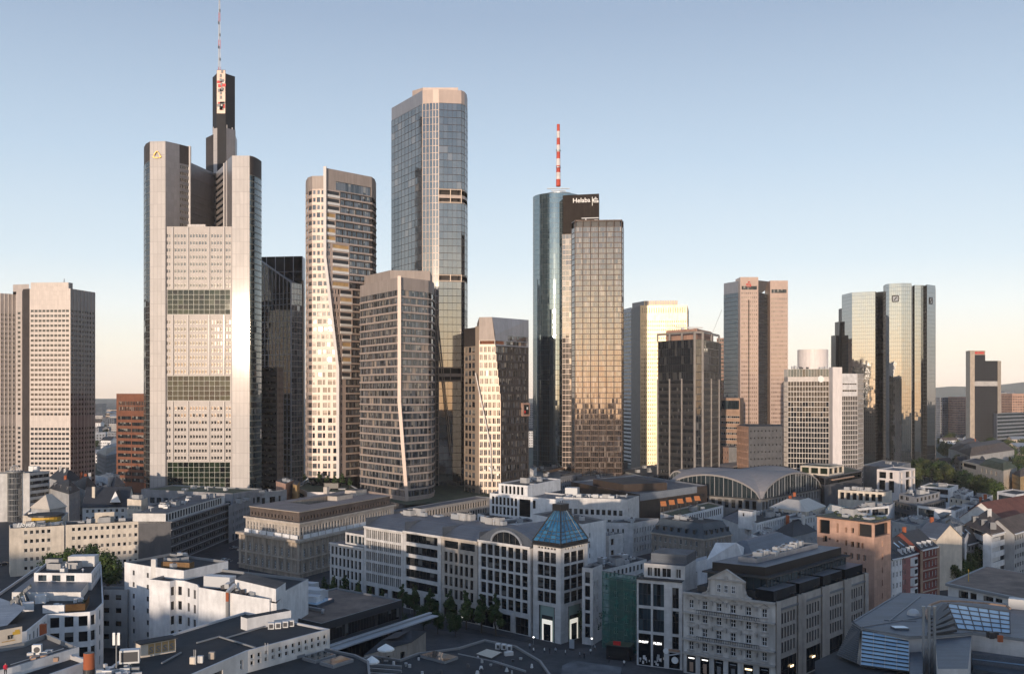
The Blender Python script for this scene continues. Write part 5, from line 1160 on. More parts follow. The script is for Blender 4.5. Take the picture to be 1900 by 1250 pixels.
# ---- near roofs along the lower edge
def near_left_roof():
 Z = 34.; P =[rp(x,y,Z)for x,y in((-30,1205),(42,1191),(86,1174),(147,1199),(22,1237),(-30,1250))]
 b = Bld('flat_roof_house','near house with black flat roof and beige sign wall in the lower left corner','house',P[3]); ins, zr = block(b,P,0,Z,'plaster_white','gravel',None,cop='coping')
 P2 =[rp(x,y,33.2)for x,y in((20,1237),(120,1208),(168,1224),(60,1262),(-20,1290))]; block(b,P2,0,33.2,'plaster_white','bitumen',None,cop='coping_white',part='lower_wall',rpart='lower_roof')
 a, c = rp(-12,1199,34), rp(41,1189,34); u =(c-a).normalized(); n = Vector((-u.y,u.x)); sw = b.mb('sign_wall'); sw.prism([a,c,c+n*2.5,a+n*2.5],zr,36.3,'plaster_cream','bitumen'); fn = Vector((u.y,-u.x))
 t = text_mb('ET',.75,'sign_black',.04,.03); sw.add(t,place_on(lerp(a,c,.48)+fn*.06,u,34.75)); sw.wall(lerp(a,c,.66)+fn*.03,lerp(a,c,.93)+fn*.03,35.2,35.7,'yellow_paint'); sw.wall(lerp(a,c,.74)+fn*.05,lerp(a,c,.90)+fn*.05,35.6,35.95,'yellow_paint'); sw.wall(lerp(a,c,.28)+fn*.04,lerp(a,c,.75)+fn*.04,34.35,34.5,'plaster_ochre')
 ac = b.mb('cooling_unit'); q = rp(69,1206,34); ac.box((q.x,q.y,zr),1.25,.8,1.6,'hvac_top',.15); ac.add(disc(.42,.04,'hvac_dark'),place_on(Vector((q.x+.12,q.y-.42)),Vector((math.cos(.15),math.sin(.15))),zr+.9))
 rg = random.Random(3); du = b.mb('duct')
 for x, y, w_, m in((57,1208,.9,'hvac'),(72,1213,2.3,'salmon_panel'),(63,1216,.7,'salmon_panel'),(91,1203,1.,'hvac'),(83,1206,.8,'hvac'),(104,1217,.65,'salmon_panel')):q = rp(x,y,34); du.box((q.x,q.y,zr),w_,.7,.55,m,.2)
 q = rp(83,1221,33.2); b.mb('roof_light').box((q.x,q.y,32.5),1.4,.9,.4,'coping_white',.2,'coping_white'); q = rp(68,1224,33.2); b.mb('roof_light').box((q.x,q.y,32.5),.7,.5,.6,'hvac_dark')
 a, c = rp(20,1236,34), rp(118,1206,34); b.mb('roof_rail').bar((*a,34.3),(*c,34.3),.08,'hvac');
 q = rp(80,1171,34); b.mb('chimney').box((q.x,q.y,33),.9,.8,2.2,'red_clay',.2); b.done()
near_left_roof()
def near_mid_roof():
 Z = 33.; A, B_, C, D_ = rp(268,1188,Z), rp(455,1134,Z), rp(612,1166,Z), rp(300,1275,Z)
 b = Bld('flat_roof_house','near house with dark green flat roofs and a row of tiny attic windows','house',C); P =[rp(160,1262,Z),rp(268,1200,Z),rp(560,1141,Z),rp(612,1166,Z),rp(430,1232,Z),rp(380,1265,Z)]
 P =[D_,rp(460,1206,Z),C,rp(455,1134,Z),rp(268,1190,Z),rp(170,1262,Z)]
 att = lambda l, a, z:[(k*1.35+.5,k*1.35+1.2,z-1.5-1.0*j,z-.75-1.0*j,'std',1,1)for k in range(int(l/1.35))for j in range(2)]
 ins, zr = block(b,P,0,Z,'plaster_pale','dark_deck',None,{1:att,0:lambda l,a,z:[(l*.55,l*.55+2.6,z-2.6,z-1.2,'dark',2,1),(l*.9,l*.9+.7,z-2.5,z-1.,'std',1,2)]},parapet=.35,cop='coping_white')
 for(x0,y0,x1,y1)in((405,1178,474,1199),(408,1178,365,1190),(420,1181,490,1160),(336,1208,300,1228)):p, q = rp(x0,y0,Z), rp(x1,y1,Z); b.mb('roof_kerb').bar((*p,zr+.2),(*q,zr+.2),.22,'coping')
 a, c = rp(262,1216,Z), rp(326,1204,Z); u =(c-a).normalized(); n = Vector((-u.y,u.x)); hh = b.mb('roof_hut'); hh.prism([a,c,c+n*2.,a+n*2.],zr,34.7,'plaster_cream','bitumen'); hh.prism([a-u*.3-n*.3,c+u*.3-n*.3,c+u*.3+n*2.2,a-u*.3+n*2.2],34.7,34.82,'trim_dark','bitumen',True); fn = -n; l =(c-a).length
 for k in range(4):
  p, q = lerp(a,c,.2+k*.2), lerp(a,c,.37+k*.2); hh.wall(p+fn*.03,q+fn*.03,zr+.35,34.5,'plaster_ochre'); t = text_mb('S',1.25,'trim_grey',.03,.03); hh.add(t,place_on(lerp(p,q,.16)+fn*.08,u,zr+.55))
 q = rp(241,1232,Z); ub = b.mb('cooling_unit'); ub.box((q.x,q.y,33.3),2.7,1.3,1.9,'hvac_top',.25); u2 = Vector((math.cos(.25),math.sin(.25))); f = q+Vector((u2.y,-u2.x))*.67; ub.wall(f-u2*1.15,f+u2*1.15,33.55,34.95,'hvac_dark'); ub.box((q.x,q.y,32.6),.4,.4,.8,'hvac')
 rg = random.Random(14); du = b.mb('duct')
 for k in range(20):q = rp(rg.uniform(180,260),rg.uniform(1232,1255),Z); du.box((q.x,q.y,zr),rg.uniform(.4,1.6),rg.uniform(.3,.7),rg.uniform(.25,.7),rg.choice(['hvac','hvac_top','coping']),rg.random())
 q = rp(165,1236,Z); ch = b.mb('chimney'); ch.tube(q,.78,.74,31.5,35.0,'red_clay',18,'sign_black'); ch.tube(q,.80,.80,31.5,32.7,'trim_dark',18)
 for x, y, m in((393,1217,'sandstone_trim'),(358,1226,'plaster_cream'),(372,1224,'hvac')):q = rp(x,y,Z); b.mb('vent_pipe').box((q.x,q.y,zr),.8,.6,1.0,m)
 a, c = rp(488,1160,Z), rp(540,1150,Z); u =(c-a).normalized(); n = Vector((-u.y,u.x)); b.mb('stair_house').prism([a-u*3,c,c+n*2,a-u*3+n*2],zr,34.7,'plaster_white','bitumen'); cu = b.mb('cooling_unit')
 for k,(x,y)in enumerate(((504,1161),(517,1160),(530,1158),(541,1156),(536,1148))):q = rp(x,y,Z); cu.box((q.x,q.y-.4,zr),1.0,.8,1.05,'hvac_top',.2); cu.box((q.x+.1,q.y-.85,zr+.2),.6,.06,.65,'hvac_dark',.2)
 rr_ = b.mb('roof_rail')
 for x in(360,363,492,497):q = rp(x,1228 if x<400 else 1215,Z); rr_.bar((*q,zr),(*q,zr+2.2),.05,'hvac')
 b.done()
near_mid_roof()
def dark_deck_roof():
 Z = 30.; P =[rp(x,y,Z)for x,y in((400,1262),(455,1234),(578,1196),(660,1213),(685,1225),(690,1275))]
 b = Bld('flat_roof_house','near house with a dark roof and three glass roof lights at lower centre','house',P[2]); ins, zr = block(b,P,0,Z,'plaster_mid','dark_deck',None,parapet=.4,cop='trim_grey')
 for k in range(3):q =[rp(x+33*k,y+9*k,Z)for x,y in((527,1210),(552,1217),(590,1205),(566,1198))]; m = MB(); b.subl.append((None,'roof_light',m)); m.prism(q,zr,zr+.5,'coping','coping'); m.cap(inset(ccw(q),.18),zr+.52,'glass_blue')
 P =[rp(x,y,24.)for x,y in((640,1262),(664,1222),(690,1214),(742,1222),(775,1210),(850,1200),(899,1185),(958,1197),(1004,1224),(1035,1268))]
 T = Bld('department_store','broad dark roof with cooling boxes and a glass deck at the bottom centre','shop building',P[5]); ins, zr = block(T,P,0,24.,'plaster_mid','bitumen',None,parapet=.4,cop='trim_grey')
 d =[rp(x,y,24)for x,y in((780,1215),(825,1227),(850,1218),(806,1207))]; m = MB(); T.subl.append((None,'glass_deck',m)); m.prism(d,zr,zr+.5,'coping','glass_blue'); m = MB(); T.subl.append((None,'roof_light',m)); d =[rp(x,y,24)for x,y in((883,1212),(912,1220),(931,1209),(903,1203))]; m.prism(d,zr,zr+.4,'hvac_dark','glass_dark')
 for x, y in((924,1199),(935,1200),(945,1202)):q = rp(x,y,24); n = T.mb('cooling_unit'); n.box((q.x,q.y,zr),.85,.8,1.0,'hvac_top',-.3); n.box((q.x,q.y-.42,zr+.2),.5,.06,.6,'hvac_dark',-.3)
 q = rp(944,1211,24); T.mb('roof_hut').box((q.x,q.y,zr),1.6,.7,.7,'hvac_top',.4); a, c, e = rp(850,1217,24), rp(915,1231,24), rp(975,1250,24); T.mb('roof_rail').bar((*a,zr+.9),(*c,zr+.9),.16,'coping'); T.mb('roof_rail').bar((*c,zr+.9),(*e,zr+.9),.3,'coping')
 rg = random.Random(19)
 for k in range(22):q = rp(rg.uniform(690,990),rg.uniform(1215,1248),24); T.mb('vent_pipe').tube(q,rg.uniform(.12,.4),rg.uniform(.12,.35),zr,zr+rg.uniform(.3,.9),rg.choice(['hvac','hvac_top','hvac_dark']),8)
 for y in(1230,1238,1246):a, c = rp(660,y,24), rp(745,y+6,24); T.mb('terrace_planter').bar((*a,zr+.3),(*c,zr+.3),.5,'trim_grey',.5)
 T.done(); b.done()
dark_deck_roof()
def canopy_slab():
 P =[rp(x,y,7.)for x,y in((1043,1234),(1064,1224),(1153,1237),(1150,1262),(1040,1262))]; b = Bld('kiosk','flat pale canopy over the underground stairs at the bottom of the square','canopy',P[2]); m = b.mb('canopy'); m.prism(P,6.6,7.,'coping','gravel_grey',True)
 for p in P[:3]:b.mb('post').bar((*lerp(p,P[3],.1),0),(*lerp(p,P[3],.1),6.6),.3,'trim_grey')
 b.done()
canopy_slab()
# ---------------------------------------------------------------- middle ground
def stone_bank():
 b = Bld('bank_building','old sandstone bank with a lit attic storey and an open roof court','bank',rp(556,1003,14)); Z = 14.5
 C, A, B_ = rp(556,1004,Z), rp(443,987,Z), rp(742,962,Z); P = quad_from(C,A,B_)
 fl = lambda l, a, z:[(2.5+k*4.2,3.9+k*4.2,zz,zz+hh,'ornate',2,3)for k in range(int((l-3)/4.2))for zz,hh in((2.2,3.4),(8.,3.2))]
 block(b,P,0,Z,'sandstone','gravel',fl,parapet=0,depth=.4); u0 =(P[1]-P[0]).normalized(); n0 = Vector((u0.y,-u0.x)); u1 =(P[2]-P[1]).normalized(); n1 = Vector((u1.y,-u1.x)); cn = b.mb('cornice')
 for z, w_, h in((Z-.5,1.1,.9),(7.,.6,.5),(1.6,.5,.5)):o = inset(P,-w_); cn.prism(o,z,z+h,'sandstone_trim','sandstone_trim',True)
 for p0, p1, n in((P[0],P[1],n0),(P[1],P[2],n1)):
  l =(p1-p0).length; k = 1.4
  while k<l:q = p0+(p1-p0)/l*k+n*.25; b.mb('pilaster').bar((*q,1.8),(*q,Z-.6),.8,'sandstone_trim',.5); k+=4.2
 Q = inset(P,2.2); z2 = 20.5; sw = lambda l, a, z:[(1.+k*2.1,2.1+k*2.1,a+1.6,z-1.2,'std',1,2)for k in range(int((l-1.4)/2.1))]
 for i in range(4):p0, p1 = Q[i], Q[(i+1)%4]; b.facade(p0,p1,Z,z2,sw((p1-p0).length,Z,z2)if i<2 else[],'limestone_warm','attic',.35)
 for p0, p1, n in((Q[0],Q[1],n0),(Q[1],Q[2],n1)):
  l =(p1-p0).length; k = 1.; u =(p1-p0)/l
  while k<l-4:a, c = p0+u*k+n*1.3, p0+u*(k+4.3)+n*1.3; b.mb('balustrade').prism([a,c,c-n*.3,a-n*.3],Z,Z+1.9,'plaster_white'); k+=5.
 o = inset(P,1.4); b.mb('attic_cornice').prism(o,z2,z2+.8,'limestone_warm','tile_brown',True)
 R1 = inset(P,3.6); z3 = 25.; wn = lambda l, a, z:[(1.+k*2.2,1.9+k*2.2,a+.5,a+1.9,'dark',1,1)for k in range(int((l-1.5)/2.2))]
 for i in range(4):p0, p1 = R1[i], R1[(i+1)%4]; b.facade(p0,p1,z2+.8,z3,wn((p1-p0).length,z2+.8,z3)if i<2 else[],'tile_brown','mansard',.3)
 o = inset(P,3.2); c =(o[0]+o[2])/2; hole =[lerp(c,p,.42)+(o[0]-o[1])*.10 for p in o]; rf = b.mb('roof')
 for i in range(4):a, d, e, f = o[i], o[(i+1)%4], hole[(i+1)%4], hole[i]; rf.face([(*a,z3+.3),(*d,z3+.3),(*e,z3+.3),(*f,z3+.3)],'roof_pink'); rf.wall(a,d,z3,z3+.3,'sandstone_trim'); rf.wall(e,f,16,z3+.3,'sandstone')
 rf.face([(*p,16)for p in hole],'bitumen'); h1 = lerp(o[1],o[2],.4)+(o[3]-o[2])*.45
 for q, sx, sy, sz in((lerp(o[3],o[2],.48)-(o[3]-o[0])*.12,9,6,2.4),(lerp(o[0],o[2],.62),12,5,1.9),(lerp(o[0],o[3],.8),2,2,3.2)):rf.box((q.x,q.y,z3+.3),sx,sy,sz,'limestone_warm',math.atan2(u1.y,u1.x),'gravel')
 b.done()
stone_bank()
# ---- the long white shop and office row ending in the tower with the blue glass pyramid
T0 = Vector((12.4+1.6,279.)); UL = Vector((-1.067,1.)).normalized(); UR = Vector((.823,1.)).normalized(); TL = 10.6; TR = 13.5
def on_line(x,o=T0,d=UL):
 k =(x-CX)/F; return(o.x-k*o.y)/(k*d.y-d.x)
def front(x):return T0+UL*on_line(x)
def blue_pyramid():
 Z = 27.6; b = Bld('corner_tower','white corner tower block crowned by a blue glass pyramid','corner tower',T0); A, B_ = T0+UL*TL, T0+UR*TR; P = quad_from(T0,A,B_)
 def sp(n):
  def f(l,a,z):
   m = 1.5; s =(l-2*m-.3)/3; h =[(m+k*s+.2,m+(k+1)*s,11.2+3.85*j,14.4+3.85*j,'dark',1,2)for k in range(3)for j in range(4)]
   for k in range(3):c = m+s*(k+.55); h+=[(c-1.0,c-.15,z-.85,z-.3,'dark',1,1),(c+.15,c+1.0,z-.85,z-.3,'dark',1,1)]
   return h+[(l/2-3.0,l/2+3.0,.1,10.2,None,'frost_green',0)]
  return f
 block(b,P,0,Z,'limestone','bitumen',None,{0:sp(0),1:sp(1)},parapet=0,depth=.35)
 for p0, p1 in((A,T0),(T0,B_)):
  l =(p1-p0).length; u =(p1-p0)/l; n = Vector((u.y,-u.x))*-.25; c = p0+u*(l/2)+n; en = b.mb('entrance'); f = Vector((u.y,-u.x))
  en.wall(c-u*2.1+f*.05,c+u*2.1+f*.05,6.3,7.4,'trim_dark'); en.wall(c-u*2.0+f*.10,c+u*2.0+f*.10,0,6.2,'lit_shop'); en.wall(c-u*1.35+f*.14,c+u*1.35+f*.14,0,4.9,'glass_blue')
  for s in(-2.9,2.9):q = c+u*s+f*.2; en.bar((*q,0),(*q,10.2),.25,'trim_dark')
 o = inset(P,-.5); b.mb('cornice').prism(o,Z,Z+.35,'trim_dark','trim_dark',True); o2 = inset(P,-.1); b.mb('pyramid_base').prism(o2,Z+.35,Z+1.3,'sign_black')
 c =(P[0]+P[2])/2; zp0, zp1 = Z+1.3, 37.6; top =[c+(p-c)*.24 for p in o2]; py = b.mb('glass_pyramid'); rb = b.mb('pyramid_ribs')
 for i in range(4):
  a, d, e, f = o2[i], o2[(i+1)%4], top[(i+1)%4], top[i]; nc = 5; nr = 9
  def pt(s,t,k=0.):p = lerp(lerp(a,d,s),lerp(f,e,s),t); return Vector((p.x,p.y,lerp(zp0,zp1,t)))
  nn =(pt(1,0)-pt(0,0)).cross(pt(0,1)-pt(0,0)).normalized()*.06
  for q in range(nc):
   for r in range(nr):py.face([pt(q/nc,r/nr),pt((q+1)/nc,r/nr),pt((q+1)/nc,(r+1)/nr),pt(q/nc,(r+1)/nr)],'glass_pyramid')
  for q in range(nc+1):rb.bar(pt(q/nc,0)+nn,pt(q/nc,1)+nn,.34 if q in(0,nc)else .16,'mull_dark' if q in(0,nc)else 'mull_blue')
  for r in(1,2,3,6):rb.bar(pt(0,r/nr)+nn,pt(1,r/nr)+nn,.16,'mull_blue')
 ca = inset(ccw(top),-.35); b.mb('pyramid_cap').prism(ca,zp1-.1,zp1+1.8,'sign_black','trim_dark',True); b.done()
blue_pyramid()
def arch_row():
 b = Bld('office_block','white gridded office block with a half round window in its grey roof','office block',front(935)); a0, a1 = on_line(984), on_line(887.5); p1, p0 = T0+UL*a0, T0+UL*a1; Z = 26.2; n = Vector((-UL.y,UL.x)); n = n if n.y>0 else-n; dp = 20.
 l =(p1-p0).length; s =(l-1.6)/7.; hs =[]
 for j in range(5):
  for k in range(7):hs.append((1.1+k*s,1.1+(k+.78)*s,6.6+3.95*j,9.9+3.95*j,'dark',1,2))
 for k in range(3):hs.append((1.+k*l/3,l/3*(k+1)-.8,.2,5.2,'shop',3,2,'shop_window'))
 b.facade(p0,p1,0,Z,hs,'limestone',depth=.4); P =[p0,p1,p1+n*dp,p0+n*dp]
 for i in(1,2,3):b.plain(P[i],P[(i+1)%4],0,Z,'limestone')
 u =(p1-p0)/l; fr = b.mb('cornice'); fr.prism([p0-n*.4,p1-n*.4,p1,p0],Z-.2,Z+.5,'limestone',None,True)
 # vaulted zinc roof with arched gable window
 R0 = l*.36; cx = l*.53; rf = b.mb('roof'); k = 14; zb = Z; H_ = 5.2
 def prof(s):t =(s-cx)/(l*.60); return zb+H_*max(0.,1-t*t)
 ss =[l*i/k for i in range(k+1)]
 for i in range(k):
  a, c = p0+u*ss[i]+n*.8, p0+u*ss[i+1]+n*.8; rf.face([(*a,prof(ss[i])),(*c,prof(ss[i+1])),(*(c+n*dp),prof(ss[i+1])),(*(a+n*dp),prof(ss[i]))],'zinc',[(ss[i],0),(ss[i+1],0),(ss[i+1],dp),(ss[i],dp)])
  rf.face([(*a,zb-.2),(*c,zb-.2),(*c,prof(ss[i+1])),(*a,prof(ss[i]))],'zinc')
 aw = b.mb('arched_window'); m = 16; rw = l*.29; hw = 4.
 arc =[(cx+rw*math.cos(math.pi*i/m),zb+.15+hw*math.sin(math.pi*i/m))for i in range(m+1)]
 f = p0+n*.55
 aw.face([(*(f+u*x),z)for x,z in reversed(arc)],'glass_dark')if False else[aw.face([(*(f+u*x1),zb+.15),(*(f+u*x0),zb+.15),(*(f+u*x0),z0),(*(f+u*x1),z1)],'glass_dark')for(x0,z0),(x1,z1)in zip(arc,arc[1:])]
 for(x0,z0),(x1,z1)in zip(arc,arc[1:]):aw.bar((*(f+u*x0-n*.2),z0),(*(f+u*x1-n*.2),z1),.5,'zinc_light',.6)
 for q in(-.6,-.2,.2,.6):x = cx+rw*q; aw.bar((*(f+u*x-n*.06),zb),(*(f+u*x-n*.06),zb+hw*math.sqrt(1-q*q)),.12,'trim_dark')
 b.done()
arch_row()
def office_row(label,xa,xb,Z,holes,wall='limestone',roof='zinc',dp=20.,pl=0,seed=1,extra=None,rise=3.2):
 p0, p1 = front(xa), front(xb); n = Vector((-UL.y,UL.x)); n = n if n.y>0 else-n; b = Bld('office_block',label,'office block',p0); l =(p1-p0).length
 b.facade(p0,p1,0,Z,holes(l),wall,depth=.35); P =[p0,p1,p1+n*dp,p0+n*dp]
 for i in(1,2,3):b.plain(P[i],P[(i+1)%4],0,Z,wall)
 u =(p1-p0)/l; b.mb('cornice').prism([p0-n*.35,p1-n*.35,p1,p0],Z-.35,Z+.25,wall,None,True)
 if rise:
  rf = b.mb('roof'); k = 6; pr =[(n*(.8+dp*.5*i/k),Z+rise*math.sin(math.pi/2*i/k))for i in range(k+1)]
  for(a,za),(c,zc)in zip(pr,pr[1:]):rf.face([(*(p0+a),za),(*(p1+a),za),(*(p1+c),zc),(*(p0+c),zc)],roof,[(0,a.length),(l,a.length),(l,c.length),(0,c.length)])
  rf.face([(*(p0+n*(.8+dp*.5)),Z+rise),(*(p1+n*(.8+dp*.5)),Z+rise),(*P[2],Z+rise),(*P[3],Z+rise)],roof); rf.wall(P[1]+n*.8,P[2],Z-.1,Z+rise*.95,roof); rf.wall(P[3],P[0]+n*.8,Z-.1,Z+rise*.95,roof); rf.wall(P[2],P[3],Z,Z+rise,roof)
 else:ins = inset(ccw(P),.35); b.mb('roof').cap(P,Z,roof)
 if pl:plant(b,[lerp(P[3],P[2],.08)-n*1.,P[2]-n*1.,P[2]-n*6,P[3]-n*6],Z+rise,pl,random.Random(seed))
 if extra:extra(b,p0,p1,u,n,Z,l)
 b.done()
office_row('white office block with deep square windows beside the arch window block',819,886,25.8,lambda l:[(1.4+k*(l-2.4)/6,1.4+(k+.62)*(l-2.4)/6,6.6+3.9*j,9.6+3.9*j,'dark',1,1)for k in range(6)for j in range(4)]+[(1.2,l/2-.5,22.6,24.9,None,'glass_dark',0),(l/2+.5,l-1.2,22.6,24.9,None,'glass_dark',0)]+[(1.,l/2-.8,.2,5.,'shop',3,1,'shop_window'),(l/2+.8,l-1.,.2,5.,'shop',3,1,'shop_window')],'limestone_warm',pl=5,seed=3)
office_row('white office block with five full width dark ribbon windows',748.5,818,25.8,lambda l:[(1.2,l-1.6,6.9+3.9*j,9.6+3.9*j,'dark',8,1,'window_band')for j in range(5)]+[(1.,l/2-.8,.2,5.,'shop',3,1,'shop_window'),(l/2+.8,l-1.,.2,5.,'shop',3,1,'shop_window')],pl=5,seed=4)
office_row('white office block with narrow paired windows in six columns',675.5,748,25.4,lambda l:[(1.2+k*(l-2.)/6+q*.95,1.95+k*(l-2.)/6+q*.95,6.4+3.8*j,9.4+3.8*j,'dark',1,1)for k in range(6)for q in(0,1,2)for j in range(5)]+[(1.+k*l/3,l/3*(k+1)-1.,.2,5.,'shop',3,1,'shop_window')for k in range(3)],pl=6,seed=5)
def setback(b,p0,p1,u,n,Z,l):
 q0, q1 = p0+n*2.5+u*6, p1+n*2.5; ll =(q1-q0).length; b.facade(q0,q1,Z,Z+4.2,[(.5+k*2.3,2.4+k*2.3,Z+.6,Z+3.4,'blue',1,1)for k in range(int(ll/2.3))],'limestone','attic',.3); b.mb('attic').prism([q0,q1,q1+n*14,q0+n*14],Z,Z+4.2,'limestone','zinc')if False else b.mb('attic').cap([q0,q1,q1+n*14,q0+n*14],Z+4.2,'zinc'); b.mb('attic').wall(q0+n*14,q0,Z,Z+4.2,'limestone')
office_row('lower white office house with a set back attic beside the old bank',612,675,17.6,lambda l:[(.9+k*(l-1.5)/8,.9+(k+.6)*(l-1.5)/8,2.0+3.9*j,4.9+3.9*j,'dark',1,1)for k in range(8)for j in range(4)],dp=18.,rise=0,extra=setback)
# ---- white offices behind the pyramid
def stepped_office():
 b, P, zr = lb('office_block','white stepped office block with tall windows behind the arch window roof','office block',(1031,926),(908.5,914),(1060,917),24,'plaster_white','zinc',lambda l,a,z:[(1.5+k*2.5,3.1+k*2.5,z-5.1-4.6*j,z-1.4-4.6*j,'dark',1,1)for k in range(7)for j in range(4)]+[(19.5,26.5,z-9.5,z-1.4,None,'glass_dark',0),(28.,29.8,z-5.2,z-1.4,'dark',1,1)],keep=True,cop='coping_white')
 Q = quad_from(rp(979,900.5,29),rp(925,896,29),rp(1040,888,29)); block(b,Q,zr,29.,'plaster_white','gravel',None,{0:lambda l,a,z:[(1.8+k*2.5,3.3+k*2.5,z-4.6,z-.9,'dark',1,1)for k in range(int((l-2)/2.5))]},part='upper_wall',rpart='upper_roof',cop='coping_white'); q = rp(1062,903,27); b.mb('roof_hut').box((q.x,q.y,zr),6,5,3.5,'hvac',-.3); plant(b,Q,28.3,5,random.Random(5),host='upper_roof'); b.done()
 lb('office_block','beige office block with a row of square windows right of the blue pyramid','office block',(1165,926),(1031,921),(1186,919),24,'limestone','gravel_grey',lambda l,a,z:[(3.5+k*(l-5)/11,3.5+(k+.62)*(l-5)/11,z-7.6-4.5*j,z-5.2-4.5*j,'dark',1,1)for k in range(11)for j in range(3)],{1:lambda l,a,z:[(1.2,2.4,z-6,z-4.2,'dark',1,1)]},np_=12,seed=6)
 lb('office_block','low beige office wing with slit windows stepping down toward the mansard roof','office block',(1174,970),(1120,969),(1222,961),15,'limestone','gravel',lambda l,a,z:[(1.5+k*2.2,2.4+k*2.2,z-5-4.*j,z-2.6-4.*j,'std',1,1)for k in range(int((l-2)/2.2))for j in range(3)],np_=3,seed=7)
 lb('office_block','small beige house with one large window right behind the white sloped wall','house',(1130,993),(1096,990),(1157,988),14,'limestone','gravel_grey',lambda l,a,z:[(1.4,3.6,z-4.3,z-1.6,'std',1,1),(1.4,3.6,z-8.4,z-6.2,'std',1,1)],np_=3,seed=9)
 lb('office_block','blank white wall house just behind the blue glass pyramid','house',(1081,972),(988,953),(1124,964),21,'plaster_white','gravel',None,{1:lambda l,a,z:[(l*.28,l*.28+.9,z-6-4.*j,z-4-4.*j,'std',1,1)for j in range(3)]},np_=2,seed=2)
 lb('office_block','low white terrace wing with dark openings left of the blank white wall house','office block',(930,963),(886,952),(1000,955),14,'plaster_white','dark_deck',S(fh=4,bay=2.6,w=1.5,h=2.2,base=1.5,gf=None,style='dark'),np_=3,seed=3)
 lb('office_block','flat dark roof wing with a white fascia behind the arch window roof','office block',(940,972),(925,966),(995,966),16.5,'plaster_white','bitumen',None,np_=2,seed=4)
stepped_office()
def gallery():
 b, P, zr = lb('department_store','dark brown clad store with orange terrace awnings before the market hall','shop building',(1187,917),(1060,893),(1312,900),22,'gallery_brown','gravel_grey',None,keep=True,cop='zinc_light'); u =(P[2]-P[1]).normalized(); n = Vector((u.y,-u.x)); o0, o1 = P[1]+n*.3, P[1]+u*((P[2]-P[1]).length*.83)+n*.3; b.mb('fascia').prism([o0,o1,o1-n*.3,o0-n*.3],18.8,22.4,'zinc_light',None,True)
 q = rp(1150,896,24); c = lerp(P[0],P[1],.62)+(P[2]-P[1])*.25; b.mb('roof_box').box((c.x,c.y,zr),34,26,4.,'gallery_brown',math.atan2((P[1]-P[0]).y,(P[1]-P[0]).x),'bitumen'); plant(b,inset(P,3.),zr,8,random.Random(4)); b.done()
 # roof terrace house in front
 lb('shop_house','white arcaded house with a planted roof terrace under the orange awnings','shop building',(1252,958),(1225,950),(1342,937),14,'plaster_white','roof_green',None,{1:lambda l,a,z:[(1.+k*2.6,2.4+k*2.6,z-4.2,z-1.2,'dark',1,1)for k in range(int((l-1)/2.6))]},np_=2,seed=3)
 for k in range(5):
  x = 1221+k*15.8; y = 941-k*2.6; p = rp(x,y+4,16.5); t = thing('awning',('orange folding awning on the roof terrace, '+['leftmost and nearest the white arcade','second from its left end','middle one of the row','second from its right end','rightmost, beside the market hall'][k]),'awning',(p.x,p.y,14),'orange awnings on the roof terrace'); m = MB(); u = Vector((.55,.83)); v = Vector((.83,-.55)); z = 18.6
  a = p+u*3; c = p-u*1.5; m.face([(*(a-v*.3),z+1.6),(*(c+v*2.2),z-.1),(*(c+v*5.2),z+.2),(*(a+v*2.6),z+1.9)],'orange_cloth'); m.face([(*(a-v*.3),z+1.52),(*(a+v*2.6),z+1.82),(*(c+v*5.2),z+.12),(*(c+v*2.2),z-.18)],'orange_cloth'); m.obj('cloth',t); m = MB(); m.bar((*(a),14),(*(a),z+1.6),.2,'trim_dark'); m.bar((*(c+v*3.5),14),(*(c+v*3.5),z),.2,'trim_dark'); m.obj('frame',t)
gallery()
